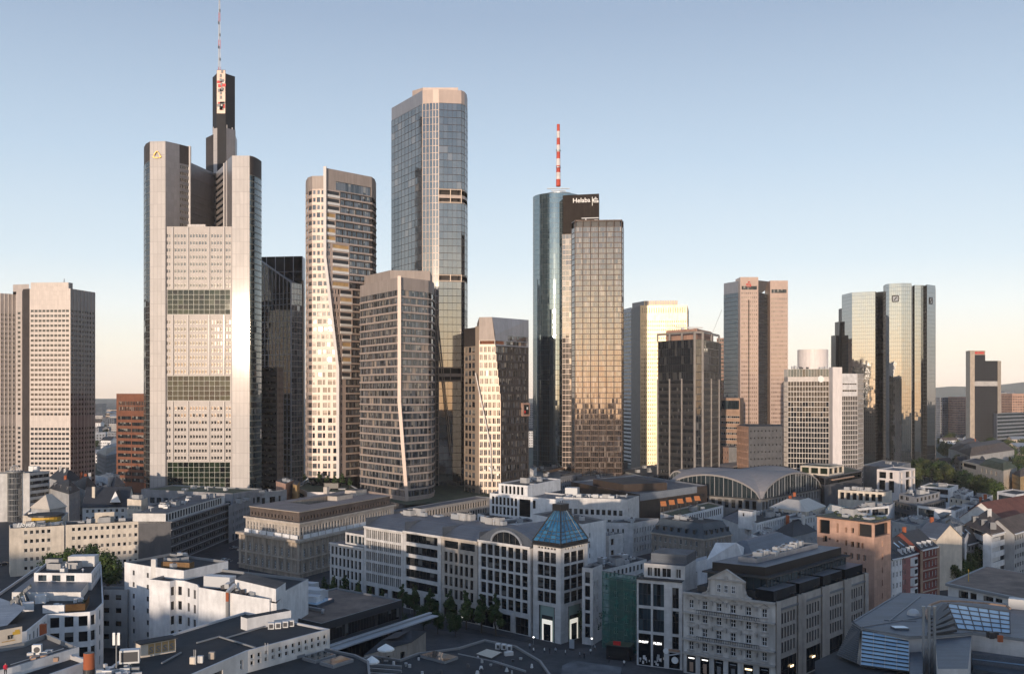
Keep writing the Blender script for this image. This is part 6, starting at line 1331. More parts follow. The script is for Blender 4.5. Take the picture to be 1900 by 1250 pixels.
def market_hall():
 Z = 14.; C = rp(1412,926,Z); Rr = rp(1523,905,Z); u =(Rr-C); s = u.length; u/=s; v = Vector((-u.y,u.x)); b = Bld('market_hall','market hall with a cross vaulted concrete roof and big arched glass ends','market hall',C)
 def vault(o,s,sv,Zb,rise,part,nn=22):
  rf = b.mb(part); a = lambda t:rise*max(0.,1-(2*t-1)**2)**.62
  h = lambda i, j:Zb+max(a(i/nn),a(j/nn)); p = lambda i, j:o+u*(s*i/nn)+v*(sv*j/nn)
  for i in range(nn):
   for j in range(nn):rf.face([(*p(*q),h(*q))for q in((i,j),(i+1,j),(i+1,j+1),(i,j+1))],'vault')
  th = 1.5
  for side in(0,1):
   f =(lambda i:o+u*(s*i/nn))if side==0 else(lambda i:o+v*(sv*(nn-i)/nn)); nd = -v if side==0 else-u; ag = MB(); b.subl.append((None,'arch_glazing',ag))
   for i in range(nn):
    q0, q1 = f(i), f(i+1); z0, z1 = Zb+a(i/nn), Zb+a((i+1)/nn); e = nd*.8
    rf.face([(*(q0+e),z0-.9),(*(q1+e),z1-.9),(*(q1+e),z1+.05),(*(q0+e),z0+.05)],'vault'); rf.face([(*(q0+e),z0+.05),(*(q1+e),z1+.05),(*q1,z1),(*q0,z0)],'vault')
    if z0+z1-2*Zb>1.:
     ag.face([(*q0,Zb),(*q1,Zb),(*q1,z1-.2),(*q0,z0-.2)],'glass_hall')
     if i%2==0 or True:ag.bar((*(q0+nd*.25),Zb),(*(q0+nd*.25),z0-.4),.38 if i%2==0 else .14,'trim_grey' if side else 'coping')
 vault(C,s,62.,Z,12.2,'vault_roof'); P =[C,C+u*s,C+u*s+v*62.,C+v*62.]; cl = lambda l, a, z:[(2.+k*4.2,4.6+k*4.2,8.,12.6,'dark',1,1)for k in range(int((l-3)/4.2))]
 for p0, p1 in((P[0],P[1]),(P[3],P[0])):b.facade(p0,p1,0,Z,cl((p1-p0).length,0,Z),'concrete',depth=.8); b.mb('eave').bar((*p0,Z),(*p1,Z),1.6,'trim_dark',.5)
 for ou, su, sv in((36.,40.,14.),(80.,48.,26.)):o2 = C+u*ou+v*66.; vault(o2,su,sv,15.,9.,'vault_roof',14); b.mb('wall').walls([o2,o2+u*su,o2+u*su+v*sv,o2+v*sv],0,15.,'concrete')
 q = rp(1397,890,22); b.mb('roof_hut').box((q.x,q.y,17),9,3,4.2,'rose_cladding',.3); b.done()
plaster('vault',(.27,.25,.24),rough=.8,var=.12,streak=.05)
market_hall()
def mansard():
 Z = 12.; C, A, B_ = rp(1306,1001,Z), rp(1209,988,Z), rp(1357,992,Z); b = Bld('mansard_house','stone house under a blue grey mansard roof with dormers','house',C); P = quad_from(C,A,B_); w_ = lambda l, a, z:[(1.4+k*2.7,2.5+k*2.7,z-3.2-4.*j,z-1.-4.*j,'std',2,1)for k in range(int((l-1.5)/2.7))for j in range(3)]
 for i in range(4):
  p0, p1 = P[i], P[(i+1)%4]
  b.facade(p0,p1,0,Z,w_((p1-p0).length,0,Z)if i<2 else[],'sandstone');
 b.mb('cornice').prism(inset(P,-.5),Z-.3,Z+.3,'sandstone_trim',None,True); Q = inset(P,2.6); b.mb('roof').frustum(inset(P,-.2),Z+.3,Q,Z+6.2,'slate_blue','bitumen')
 for e in(0,1):
  p0, p1 = P[e], P[e+1]; l =(p1-p0).length; u =(p1-p0)/l; n = Vector((u.y,-u.x)); k = 2.5
  while k<l-1.5:s = p0+u*k-n*1.5; m = MB(); m.box((*s,Z+1.4),1.7,2.,2.3,'slate_blue',math.atan2(u.y,u.x)); f = s+n*1.03; m.wall(f-u*.6,f+u*.6,Z+1.7,Z+3.4,'glass_dark'); b.subl.append(('roof','dormer',m)); k+=3.9
 plant(b,Q,Z+6.2,7,random.Random(9)); b.done()
mansard()
WR = lambda l, a, z:[(1.+k*2.5,2.2+k*2.5,z-3.3-3.9*j,z-1.-3.9*j,'std',1,1)for k in range(int((l-1)/2.5))for j in range(4)]
lb('office_block','long white house with a slotted attic and dark flat roof beside the pink tower','office block',(1404,970),(1376,957),(1477,951),16,'plaster_white','bitumen',WR,np_=6,seed=3)
lb('office_block','grey and white striped house between the slotted white house and the pink tower','office block',(1468,963),(1458,958),(1516,954),15.5,'plaster_pale','zinc',WR,np_=2,seed=5)
hiphouse('office_block','house with a blue grey metal roof and white roof hut behind the mansard','office block',(1385,977),(1340,960),(1412,966),12,4.5,9.,'plaster_pale','zinc',None,0,3)
lb('roof_house','small white roof house with two windows on the blue grey metal roof','house',(1396,949),(1370,946),(1403,946),20,'plaster_white','zinc',lambda l,a,z:[(l*.3,l*.3+1,z-2.4,z-1.,'dark',1,1)],z0=12)
hiphouse('office_block','sunlit cream sheet roofed house in front of the market hall','office block',(1496,949),(1428,940),(1532,938),17,4,7.,'plaster_cream','sheet_cream',S(base=2,gf=None,bay=2.4),2,6,top='gravel')
lb('office_block','low house with a turquoise glass roof left of the pink tower terrace','office block',(1566,952),(1531,945),(1573,940),16,'plaster_pale','glass_turq',S(base=2,gf=None,bay=2.4),parapet=.2)
hiphouse('town_house','dark hipped roof house tucked left of the pink tower','house',(1470,995),(1438,985),(1515,984),12,5,7.,'plaster_grey','slate',SH,2,5)
lb('town_house','white stepped roof house with cluttered plant behind the zinc roof','house',(1425,1000),(1394,990),(1452,989),14,'plaster_white','gravel_grey',SH,np_=9,seed=12)
hiphouse('town_house','low house with a long blue zinc roof behind the ornate building','house',(1400,1040),(1320,1022),(1500,1008),17,4.,9.,'plaster_grey','zinc',None,0,4,top='zinc')
def white_tent():
 p = rp(1345,1032,17); b = Bld('roof_tent','white folded membrane roof beside the zinc roof behind the ornate building','tent roof',p,10); f = b.mb('membrane'); a, c, d, e = rp(1310,1040,17), rp(1378,1036,17), rp(1392,1022,17), rp(1322,1020,17); r0, r1 = rp(1328,1006,22.5), rp(1366,1006,22.5)
 f.face([(*a,17),(*c,17),(*r1,22.5),(*r0,22.5)],'plaster_white'); f.face([(*c,17),(*d,17),(*r1,22.5)],'plaster_white'); f.face([(*d,17),(*e,17),(*r0,22.5),(*r1,22.5)],'plaster_white'); f.face([(*e,17),(*a,17),(*r0,22.5)],'plaster_white'); b.mb('wall').walls([a,c,d,e],0,17,'plaster_white')
 g, h_ = rp(1255,1052,18), rp(1312,1036,18); b.mb('side_wall').prism([g,h_,h_+Vector((1,6)),g+Vector((1,6))],0,18,'plaster_white','zinc_light'); b.done()
white_tent()
lb('town_house','low dark roofed rear house right of the pyramid tower with a pale window row','house',(1120,1057),(1083,1047),(1200,1037),17,'plaster_pale','bitumen',lambda l,a,z:[(1.+k*2.3,2.3+k*2.3,z-2.9-3.6*j,z-1.1-3.6*j,'blue',1,1)for k in range(int((l-1)/2.3))for j in range(2)],np_=10,seed=3)
lb('town_house','narrow white house with one column of dark windows beside the pyramid tower','house',(1100,1054),(1080,1052),(1118,1046),22,'limestone','bitumen',lambda l,a,z:[(l/2-.8,l/2+.8,z-4.4-3.9*j,z-1.2-3.9*j,'dark',1,1)for j in range(5)],{1:lambda l,a,z:[(1.+k*2.2,2.+k*2.2,z-6-3.7*j,z-4-3.7*j,'ornate',2,1)for k in range(2)for j in range(4)]})
def netted():
 Z = 21.5; A, C, B_ = rp(1118,1061,Z), rp(1180,1070,Z), rp(1192,1064,Z); b = Bld('scaffolded_house','house wrapped in scaffolding and green netting beside the white store','house',C); P = quad_from(C,A,B_); Pi = inset(P,1.4); ins, zr = block(b,Pi,0,Z-1.5,'plaster_dark','gravel',lambda l,a,z:rows(l,a,z,3.4,2.7,1.3,1.8,.9,3.5,.7,'ornate',2)); sc = b.mb('scaffold'); u =(P[1]-P[0]).normalized(); l =(P[1]-P[0]).length
 for p0, p1 in((P[0],P[1]),(P[1],P[2])):
  l =(p1-p0).length; k = 0.
  while k<=l+.1:q = lerp(p0,p1,min(k/l,1)); sc.bar((*q,0),(*q,Z+.5),.12,'steel'); k+=2.4
  for j in range(11):z = 2*j+1.8; sc.bar((*p0,z),(*p1,z),.34,'hvac_dark',.12)
 nt_ = b.mb('netting'); o = inset(P,-.15)
 for i in(0,1):nt_.wall(o[i],o[i+1],.5,Z+.3,'net')
 b.done()
m, nt, bs = nmat('net'); tr = nt.nodes.new('ShaderNodeBsdfTransparent'); mx = nt.nodes.new('ShaderNodeMixShader'); bs.inputs['Base Color'].default_value =(.025,.135,.11,1); bs.inputs['Roughness'].default_value = .8; no = N(nt,'ShaderNodeTexNoise',Scale=.5,Detail=5.); gg = nt.nodes.new('ShaderNodeNewGeometry'); L(nt,gg.outputs['Position'],no.inputs['Vector']); mr = N(nt,'ShaderNodeMapRange'); mr.inputs[1].default_value = .3; mr.inputs[2].default_value = .7; mr.inputs[3].default_value = .35; mr.inputs[4].default_value = .8; L(nt,no.outputs[0],mr.inputs[0]); L(nt,mr.outputs[0],mx.inputs[0]); L(nt,tr.outputs[0],mx.inputs[1]); L(nt,bs.outputs[0],mx.inputs[2]); L(nt,mx.outputs[0],nt.nodes['Material Output'].inputs[0])
netted()
def plein_store():
 Z = 23.; A, C = rp(1181.5,1072,Z), rp(1266,1079,Z); u =(C-A).normalized(); n = Vector((-u.y,u.x)); b = Bld('shop_house','white store with two tall glazed bays and lit lettering beside the ornate house','shop building',A); l =(C-A).length; s = l/84.5
 col =((3.,26.5),(30,51)); rw =((17.6,22.),(12.6,17.),(8.,12.)); hs =[]
 for x0, x1 in col:
  for z0, z1 in((15.9,21.9),(9.2,15.2)):hs.append((x0*s,x1*s,z0,z1,'blue',3,2))
  hs.append((x0*s,x1*s,.1,8.5,None,'glass_dark',0))
 for z0, z1 in((15.9,21.3),(9.2,15.2),(5.2,8.5)):hs.append((66*s,78*s,z0,z1,'dark',2,2))
 hs.append((60*s,80*s,.1,4.3,None,'glass_dark',0)); b.facade(A,C,0,Z,hs,'limestone',depth=.4); P =[A,C,C+n*16,A+n*16]
 for i in(1,2,3):b.plain(P[i],P[(i+1)%4],0,Z,'limestone')
 b.mb('roof').cap(P,Z,'dark_deck'); b.mb('cornice').prism([A-n*.3,C-n*.3,C,A],Z-.2,Z+.2,'trim_dark',None,True); q0, q1 = A+n*2.6+u*1.2, C+n*2.6; ll =(q1-q0).length; b.facade(q0,q1,Z,Z+3.7,[(ll*f0,ll*f1,Z+.3,Z+2.7,'curt',2,1)for f0,f1 in((.08,.2),(.24,.4),(.44,.66),(.78,.9))],'limestone','attic',.3); Q =[q0,q1,q1+n*12,q0+n*12]; b.mb('attic').cap(Q,Z+3.7,'zinc'); b.mb('attic').wall(Q[1],Q[2],Z,Z+3.7,'limestone'); b.mb('attic').wall(Q[3],Q[0],Z,Z+3.7,'limestone'); Q2 =[lerp(Q[0],Q[1],.12)+n*2,Q[1]+n*2,Q[2],lerp(Q[3],Q[2],.12)]; b.mb('roof_hut').prism(Q2,Z+3.7,Z+6.2,'zinc','gravel_grey'); f = -n
 t = text_mb('PHILIPP',.78,'lamp_white',.04,.02); m = MB(); m.add(t,place_on(A+u*(3.6*s)+f*-.25,u,6.0)); t = text_mb('PLEIN',.86,'lamp_white',.04,.02); m.add(t,place_on(A+u*(31*s)+f*-.25,u,5.9)); b.p['lettering'] = m
 sg = b.mb('round_sign'); sg.add(disc(.75,.15,'sign_white'),place_on(A+u*(55*s)+f*.1,u,4.6)); sg.add(disc(.9,.15,'sign_white'),place_on(A+u*(71*s)-f*.1,u,2.4)); aw = b.mb('shop_canopy'); a, c = A+u*(60*s), A+u*(81*s); aw.bar((*(a+f*.3),3.6),(*(c+f*.3),4.4),.3,'hvac_top'); aw.bar((*(A+u*(60*s)+f*.2),5.0),(*(A+u*(80*s)+f*.2),5.0),.5,'salmon_panel')
 rg = random.Random(7); dsp = b.mb('shop_display')
 for k in range(16):x = rg.choice([rg.uniform(5,25),rg.uniform(32,50)]); q = A+u*(x*s)+n*.25; dsp.box((*q,rg.uniform(.3,2.2)),rg.uniform(.2,.7),.1,rg.uniform(.4,1.5),rg.choice(['plaster_white','plaster_cream','hvac','plaster_white']),math.atan2(u.y,u.x))
 b.done()
plein_store()
def ornate():
 Z = 21.; A, C, B_ = rp(1268,1096,Z), rp(1439,1117,Z), rp(1609,1062,Z); P = quad_from(C,A,B_); b = Bld('department_store','ornate old facade with a curved gable joined to a modern colonnaded side','shop building',C); u0 =(C-A).normalized(); n0 = Vector((u0.y,-u0.x)); u1 =(B_-C).normalized(); n1 = Vector((u1.y,-u1.x)); l0 =(C-A).length; l1 =(B_-C).length; hs =[]
 fx =(.088,.24,.395,.55,.715,.883); zr =(16.9,13.4,9.9,6.2)
 for i, f in enumerate(fx):
  c = l0*f
  for j, z in enumerate(zr):
   w_ = .85 if i in(0,5)else .95; hs.append((c-w_*.72,c+w_*.72,z,z+2.15,'ornate',2,2))
   q = A+u0*c+n0*.12; a, d = q-u0*1.05, q+u0*1.05; orn = MB(); b.subl.append(('wall','window_surround',orn))
   orn.bar((*a,z-.15),(*d,z-.15),.3,'facade_ornate_trim',.22); orn.bar((*a,z+2.35),(*d,z+2.35),.3,'facade_ornate_trim',.25)
   if j==0:orn.bar((*(a-u0*.3),z+2.5),(*(q),z+3.2),.35,'facade_ornate_trim',.22); orn.bar((*q,z+3.2),(*(d+u0*.3),z+2.5),.35,'facade_ornate_trim',.22)
  hs.append((c-1.25,c+1.25,.2,4.7,None,'glass_dark',0))
 b.facade(A,C,0,Z,hs,'facade_ornate',depth=.35); b.plain(P[2],P[3],0,Z,'limestone'); b.plain(P[3],P[0],0,Z,'limestone')
 for z, w_, h_ in((20.4,.7,.6),(15.6,.9,.35),(8.75,1.0,.4),(5.1,.6,.5)):a, c = A+n0*w_, C+n0*w_; b.mb('balcony').prism([a,c,c-n0*w_,a-n0*w_],z,z+h_,'facade_ornate_trim',None,True)
 for z in(15.95,9.15):
  for k in range(28):q = A+u0*(l0*(.16+.68*k/27))+n0*.8; b.mb('railing').bar((*q,z),(*q,z+.8),.1,'trim_dark')
  a, c = A+u0*l0*.16+n0*.8, A+u0*l0*.84+n0*.8; b.mb('railing').bar((*a,z+.85),(*c,z+.85),.14,'trim_dark')
 for f in(.165,.318,.473,.632,.80):
  q = A+u0*(l0*f)+n0*.3
  for z in(18.3,14.3,11.9,7.):orn = MB(); b.subl.append(('wall','stone_bracket',orn)); orn.box((*q,z),.55,.5,1.1,'facade_ornate_trim',math.atan2(u0.y,u0.x)); orn.box((*(q+n0*.2),z+.75),.8,.5,.3,'facade_ornate_trim',math.atan2(u0.y,u0.x))
  # curved gable
 prof =[(.215,0),(.255,.3),(.285,1.1),(.297,2.2),(.30,3.6),(.282,3.9),(.48,6.6),(.683,3.9),(.665,3.6),(.668,2.2),(.68,1.1),(.705,.35),(.75,0)]; g = b.mb('gable'); t = .5
 for(f0,h0),(f1,h1)in zip(prof,prof[1:]):
  a, c = A+u0*l0*f0, A+u0*l0*f1; g.face([(*a,Z),(*c,Z),(*c,Z+h1),(*a,Z+h0)],'facade_ornate'); bk = -n0*t; g.face([(*(c+bk),Z),(*(a+bk),Z),(*(a+bk),Z+h0),(*(c+bk),Z+h1)],'facade_ornate'); g.bar((*(a+n0*.15+bk*.5),Z+h0+.1),(*(c+n0*.15+bk*.5),Z+h1+.1),.8,'facade_ornate_trim',.3)
 for f in(.40,.478,.556):
  q = A+u0*l0*f+n0*.14; wm = win_mb(1.05,2.0,'ornate',2,2); m = MB(); M = Matrix.Translation((q.x,q.y,Z+1.9))@Matrix.Rotation(math.atan2(u0.y,u0.x),4,'Z'); m.add(wm,M); b.subl.append(('gable','window',m))
 q = A+u0*l0*.48+n0*.1; mm = b.mb('gable_medallion'); mm.add(disc(.45,.2,'facade_ornate_trim',14),place_on(q,u0,Z+4.7)); mm.bar((*(A+u0*l0*.285+n0*.15),Z+4.1),(*(A+u0*l0*.68+n0*.15),Z+4.1),.5,'facade_ornate_trim',.3)
 # shop signs and lights of the ground floor
 sg = b.mb('shop_sign')
 for i, f in enumerate(fx):
  q = A+u0*l0*f+n0*-.25
  if i==4:sg.wall(q-u0*.9+n0*.05,q+u0*.9+n0*.05,3.3,3.7,'lamp_warm')
  elif i in(0,1):sg.wall(q-u0*.8+n0*.05,q+u0*.8+n0*.05,3.9,4.15,'lamp_white')
  else:sg.wall(q-u0*.8+n0*.05,q+u0*.8+n0*.05,3.9,4.1,'poster_grey')
  sg.wall(q-u0*.5+n0*.04,q+u0*.5+n0*.04,.6,3.,'salmon_panel' if i<2 else 'trim_grey')
  # modern side: stone frames with narrow windows between dark slots
 nb = 4; bw = l1/nb; hs2 =[];
 for k in range(nb):
  x = k*bw
  for j in range(3):
   for q in range(6):a = x+1.5+q*(bw-4.2)/6; hs2.append((a,a+(bw-4.2)/6*.6,7.9+3.6*j,10.6+3.6*j,'dark',1,1))
  hs2.append((x+1.2,x+bw-2.4,.2,6.6,'shop',5,2,'shop_window')); hs2.append((x+bw-1.25,x+bw-.35,.2,Z-.4,None,'sign_black',0))
 b.facade(C,B_,0,Z,hs2,'limestone_warm',depth=.18)
 for k in range(nb):
  a = C+u1*(k*bw+.5)+n1*.5; c = C+u1*(k*bw+bw-1.7)+n1*.5; b.mb('awning_slab').prism([a,c,c-n1*.5,a-n1*.5],18.75,19.15,'trim_grey',None,True)
  for p in(a,c):b.mb('pier').bar((*p,0),(*p,Z+.2),1.,'limestone_warm',.7)
  bx =[C+u1*(k*bw+.2)-n1*.6,C+u1*(k*bw+bw-1.6)-n1*.6]; b.mb('roof_pavilion').prism([bx[0],bx[1],bx[1]-n1*5,bx[0]-n1*5],Z-.2,Z+2.6,'glass_dark','zinc')
 for k, f in((0,.62),(1,.5)):q = C+u1*(k*bw+bw*f)+n1*.1; b.mb('shop_sign').wall(q-u1*.9,q+u1*.9,3.6,4.1,'lamp_warm')
 b.mb('roof').cap(P,Z-.1,'dark_deck'); Q =[A-n0*3+u0*1,C-n0*3-n1*3.4-u0*0,B_-n1*6,P[3]+Vector((0,-3))]; Q = inset(P,4.2); b.mb('attic').prism(inset(P,2.4),Z,Z+1.4,'trim_dark','dark_deck')
 gz = b.mb('attic_glazing')
 for i in(0,1):curtain(gz,Q[i],Q[i+1],Z+1.4,Z+4.8,int((Q[i+1]-Q[i]).length/1.6),1,'glass_blue','mull_dark',.14,.2,.08)
 b.mb('attic').prism(inset(P,4.3),Z+1.4,Z+4.7,'trim_dark'); R2 = inset(P,3.2); b.mb('attic_roof').prism(R2,Z+4.8,Z+5.2,'trim_dark','bitumen',True); R3 = inset(P,5.); b.mb('attic_roof').prism(R3,Z+5.2,Z+7.4,'sign_black','zinc'); R4 = inset(P,9.5); ins, z4 = block(b,R4,Z+7.4,Z+8.6,'plaster_mid','bitumen',None,part='attic_wall',rpart='upper_roof'); plant(b,ins,z4,16,random.Random(10),host='upper_roof'); b.done()
ornate()
def pink_tower():
 Z = 33.; b, P, zr = lb('apartment_tower','salmon pink stone tower with corner loggias and a roof garden','apartment block',(1622,969),(1516,957),(1653,962),Z,'pink_stone','roof_green',None,{0:lambda l,a,z:[(.6,4.6,z-5.2,z-.9,None,'glass_dark',0),(l-5.4,l-.3,z-4.6,z-.8,None,'glass_dark',0)]+[(x,x+w_,z-4.6+d,z-4.6+d+h,'dark',1,1)for x,w_,d,h in((7.,.7,.2,2.9),(10.,.7,.6,1.6),(12.,1.1,.6,1.6),(2.2,1.5,-3.2,1.9),(4.3,.6,-2.4,.8),(7.,.7,-2.8,.8),(10.,.7,-3.5,1.7),(12.,1.1,-3.7,1.7),(13.9,1.1,-3.7,1.7),(15.6,.7,-3.7,1.7))]+[(x,x+1.,z-12-4.*j,z-10.2-4.*j,'std',1,1)for j in range(6)for x in(9.6,11.8,14.,16.2)],1:lambda l,a,z:[(.3,l-.5,z-4.6,z-.8,None,'glass_dark',0)]+[(l*.45,l*.45+.8,z-8-4.*j,z-6.2-4.*j,'dark',1,1)for j in range(6)]},keep=True,cop='trim_dark',depth=.9)
 b.mb('roof_edge').prism(inset(P,-.4),Z-.15,Z+.25,'trim_dark','trim_dark',True); b.mb('roof_garden').cap(inset(P,.6),Z+.3,'roof_green'); plant(b,inset(P,2.),Z+.2,8,random.Random(5)); rg = random.Random(3)
 for k in range(30):p = lerp(lerp(P[0],P[1],rg.random()),lerp(P[3],P[2],rg.random()),rg.uniform(.05,.9)); sh_ = MB(); b.subl.append(('roof','shrub',sh_)); sh_.dome((p.x,p.y,Z+.3),rg.uniform(.4,.9),'roof_green',7,3)
 b.done()
pink_tower()
# ---------------------------------------------------------------- right hand side
def zinc_house():
 Z = 26.; px =[(1582,1153),(1671,1099),(1723,1101),(1875,1120),(1945,1132),(1945,1190),(1803,1172),(1735,1178),(1686,1180),(1599,1164)]; P =[rp(*p,Z)for p in px]; b = Bld('department_store','blue grey zinc roofed store with skylights and three steel flues in the lower right','shop building',P[9]); Q = ccw(P)
 b.mb('wall').walls(Q,0,Z-.4,'limestone'); rf = b.mb('roof'); hole =[rp(x,y,Z)for x,y in((1758,1128),(1872,1142),(1880,1168),(1790,1160))]
 rf.cap(P,Z,'zinc'); rf.walls(inset(Q,-.25),Z-.5,Z,'coping')
 for x0, y0, x1, y1 in((1585,1152,1671,1100),(1650,1152,1708,1106),(1600,1163,1740,1140),(1640,1150,1700,1152)):a, c = rp(x0,y0,Z), rp(x1,y1,Z); b.mb('roof_seam').bar((*a,Z+.1),(*c,Z+.1),.25,'coping',.2)
 # sloped glazing toward the square, with dark louvres on its left flank
 g = b.mb('sloped_glazing'); t0, t1, b0, b1 = rp(1600,1169,25.6), rp(1686,1182,25.6), rp(1597,1233,21.3), rp(1686,1245,21.3); nc, nr = 4, 9
 def pt(s,t):p = lerp(lerp(t0,t1,s),lerp(b0,b1,s),t); return Vector((p.x,p.y,lerp(25.6,21.3,t)))
 for i in range(nc):
  for j in range(nr):g.face([pt(i/nc,(j+1)/nr),pt((i+1)/nc,(j+1)/nr),pt((i+1)/nc,j/nr),pt(i/nc,j/nr)],'glass_skylight')
 sb = b.mb('glazing_frame')
 for j in range(nr+1):sb.bar(pt(0,j/nr)+Vector((0,-.08,.05)),pt(1,j/nr)+Vector((0,-.08,.05)),.34,'trim_dark',.12)
 for i in range(nc+1):sb.bar(pt(i/nc,0)+Vector((0,-.1,.05)),pt(i/nc,1)+Vector((0,-.1,.05)),.12,'hvac',.1)
 l0, l1, l2, l3 = rp(1583,1155,25.8), rp(1597,1165,25.8), rp(1590,1230,21.3), rp(1552,1214,21.3); lv = b.mb('louvre_slope'); lv.face([(*l3,21.3),(*l2,21.3),(*l1,25.8),(*l0,25.8)],'trim_dark')
 for k in range(18):t = k/17; a, c = lerp(l0,l3,t), lerp(l1,l2,t); z = lerp(25.8,21.3,t)+.12; lv.bar((*a,z),(*c,z),.16,'slate_blue',.16)
 W =[rp(x,y,20.6)for x,y in((1512,1226),(1554,1206),(1600,1236),(1690,1247),(1690,1290),(1512,1290))]; b.mb('parapet_wall').prism(W,0,20.6,'white_panel','bitumen')
 W =[rp(x,y,24.)for x,y in((1688,1195),(1712,1197),(1712,1290),(1688,1290))]; b.mb('wall').prism(W,0,23.,'limestone','zinc'); W =[rp(x,y,25.3)for x,y in((1735,1182),(1803,1174),(1796,1240),(1740,1240))]; b.mb('wall').prism(W,0,25.3,'limestone','zinc')
 W =[rp(x,y,19.5)for x,y in((1735,1232),(1810,1236),(1905,1246),(1950,1300),(1735,1300))]; b.mb('wall').prism(W,0,19.5,'limestone','coping')
 # flues
 for x in(1713.5,1724,1734):q = xy(x,181.); f = MB(); b.subl.append((None,'flue',f)); f.tube(q,.27,.27,8,32.3,'steel',14); f.tube(q,.36,.36,31.9,32.4,'steel',14); f.tube(q,.34,.34,24.4,24.7,'steel',14)
 # light court with sloped glazing, curved rail, rooftop steps
 g2 = b.mb('court_glazing'); t0, t1, b0, b1 = rp(1757,1129,27.2), rp(1873,1146,27.2), rp(1777,1166,26.1), rp(1874,1175,26.1); nc, nr = 6, 5
 sb = b.mb('court_frame')
 def p2(s,t):p = lerp(lerp(t0,t1,s),lerp(b0,b1,s),t); return Vector((p.x,p.y,lerp(28.4,26.15,t)))
 for i in range(nc):
  for j in range(nr):g2.face([p2(i/nc,(j+1)/nr),p2((i+1)/nc,(j+1)/nr),p2((i+1)/nc,j/nr),p2(i/nc,j/nr)],'glass_skylight')
 for i in range(nc+1):sb.bar(p2(i/nc,0)+Vector((0,-.1,.06)),p2(i/nc,1)+Vector((0,-.1,.06)),.16,'trim_dark',.12)
 for j in range(nr+1):sb.bar(p2(0,j/nr)+Vector((0,-.1,.06)),p2(1,j/nr)+Vector((0,-.1,.06)),.3 if j<nr else .15,'trim_dark',.12)
 st = b.mb('stepped_roof')
 for k in range(5):a, c = rp(1756+k*4,1132+k*8,27), rp(1732-k*2,1148+k*5,27); st.bar((*a,28.2-k*.4),(*c,27.-k*.2),1.1,'trim_dark',.5)
 pr = None
 for x, y in((1722,1150),(1718,1138),(1726,1124),(1745,1117),(1780,1117),(1830,1121),(1868,1126),(1874,1131)):
  q =(*rp(x,y,26.4),26.7)
  if pr:b.mb('roof_rail').bar(pr,q,.45,'salmon_panel',.35)
  pr = q
 d0, d1 = rp(1872,1122,26.5), rp(1950,1130,26.5); b.mb('roof_duct').bar((*d0,27),(*d1,27),2.2,'hvac');
 dk =[rp(x,y,22.5)for x,y in((1803,1192),(1950,1205),(1950,1228),(1803,1212))]; b.mb('roof_deck').prism(dk,10,22.5,'zinc','zinc'); dk =[rp(x,y,21.6)for x,y in((1803,1214),(1950,1230),(1950,1240),(1803,1222))]; b.mb('roof_light').prism(dk,10,21.6,'zinc','glass_skylight'); dk =[rp(x,y,20.6)for x,y in((1806,1222),(1950,1240),(1950,1262),(1806,1240))]; b.mb('roof_deck').prism(dk,10,20.6,'slate_blue','slate_blue')
 for x, y, w_ in((1812,1200,5),(1865,1205,8)):q = rp(x,y,22.5); b.mb('planter').box((*q,22.5),w_,1.4,.9,'coping_white',-.1)
 for x, y, m in((1835,1182,'trim_dark'),(1840,1184,'trim_dark'),(1848,1183,'trim_dark'),(1856,1190,'red_clay')):q = rp(x,y,26); b.mb('roof_plant').box((*q,26),.8,.6,1.2,m)
 q = rp(1670,1166,Z); b.mb('roof_light').prism([q+Vector((-1.3,-.9)),q+Vector((1.4,-1.)),q+Vector((1.2,.9)),q+Vector((-1.5,1.))],Z,Z+.4,'zinc','glass_skylight'); q = rp(1695,1140,Z); b.mb('roof_light').dome((*q,Z),1.3,'hvac',12,4); b.done()
zinc_house()
def brown_flat():
 Z = 22.; pA, pB, pC = rp(1759,1081,Z), rp(1830,1050,Z), rp(1960,1122,Z); b = Bld('office_block','wide low house with a brown gravel flat roof and square windows at the right edge','office block',pA); P =[pA,pC,pC+(pB-pA),pB]; w_ = lambda l, a, z:[(3.2+k*7.3+d,3.2+k*7.3+d+ww,z-4.2,z-1.3,'band',n_,1)for k in range(5)for d,ww,n_ in((0,2.9,4),(3.5,1.9,2))]; block(b,P,0,Z,'plaster_pale','gravel_brown',None,{0:w_},parapet=.4)
 b.mb('eave').prism(inset(ccw(P),-.6),Z-.7,Z-.05,'coping',None,True); b.mb('roof').cap(inset(ccw(P),.2),Z,'gravel_brown'); q = rp(1797,1078,Z); b.mb('flag_pole').bar((*q,Z),(*q,Z+3.2),.14,'yellow_paint'); b.done()
brown_flat()
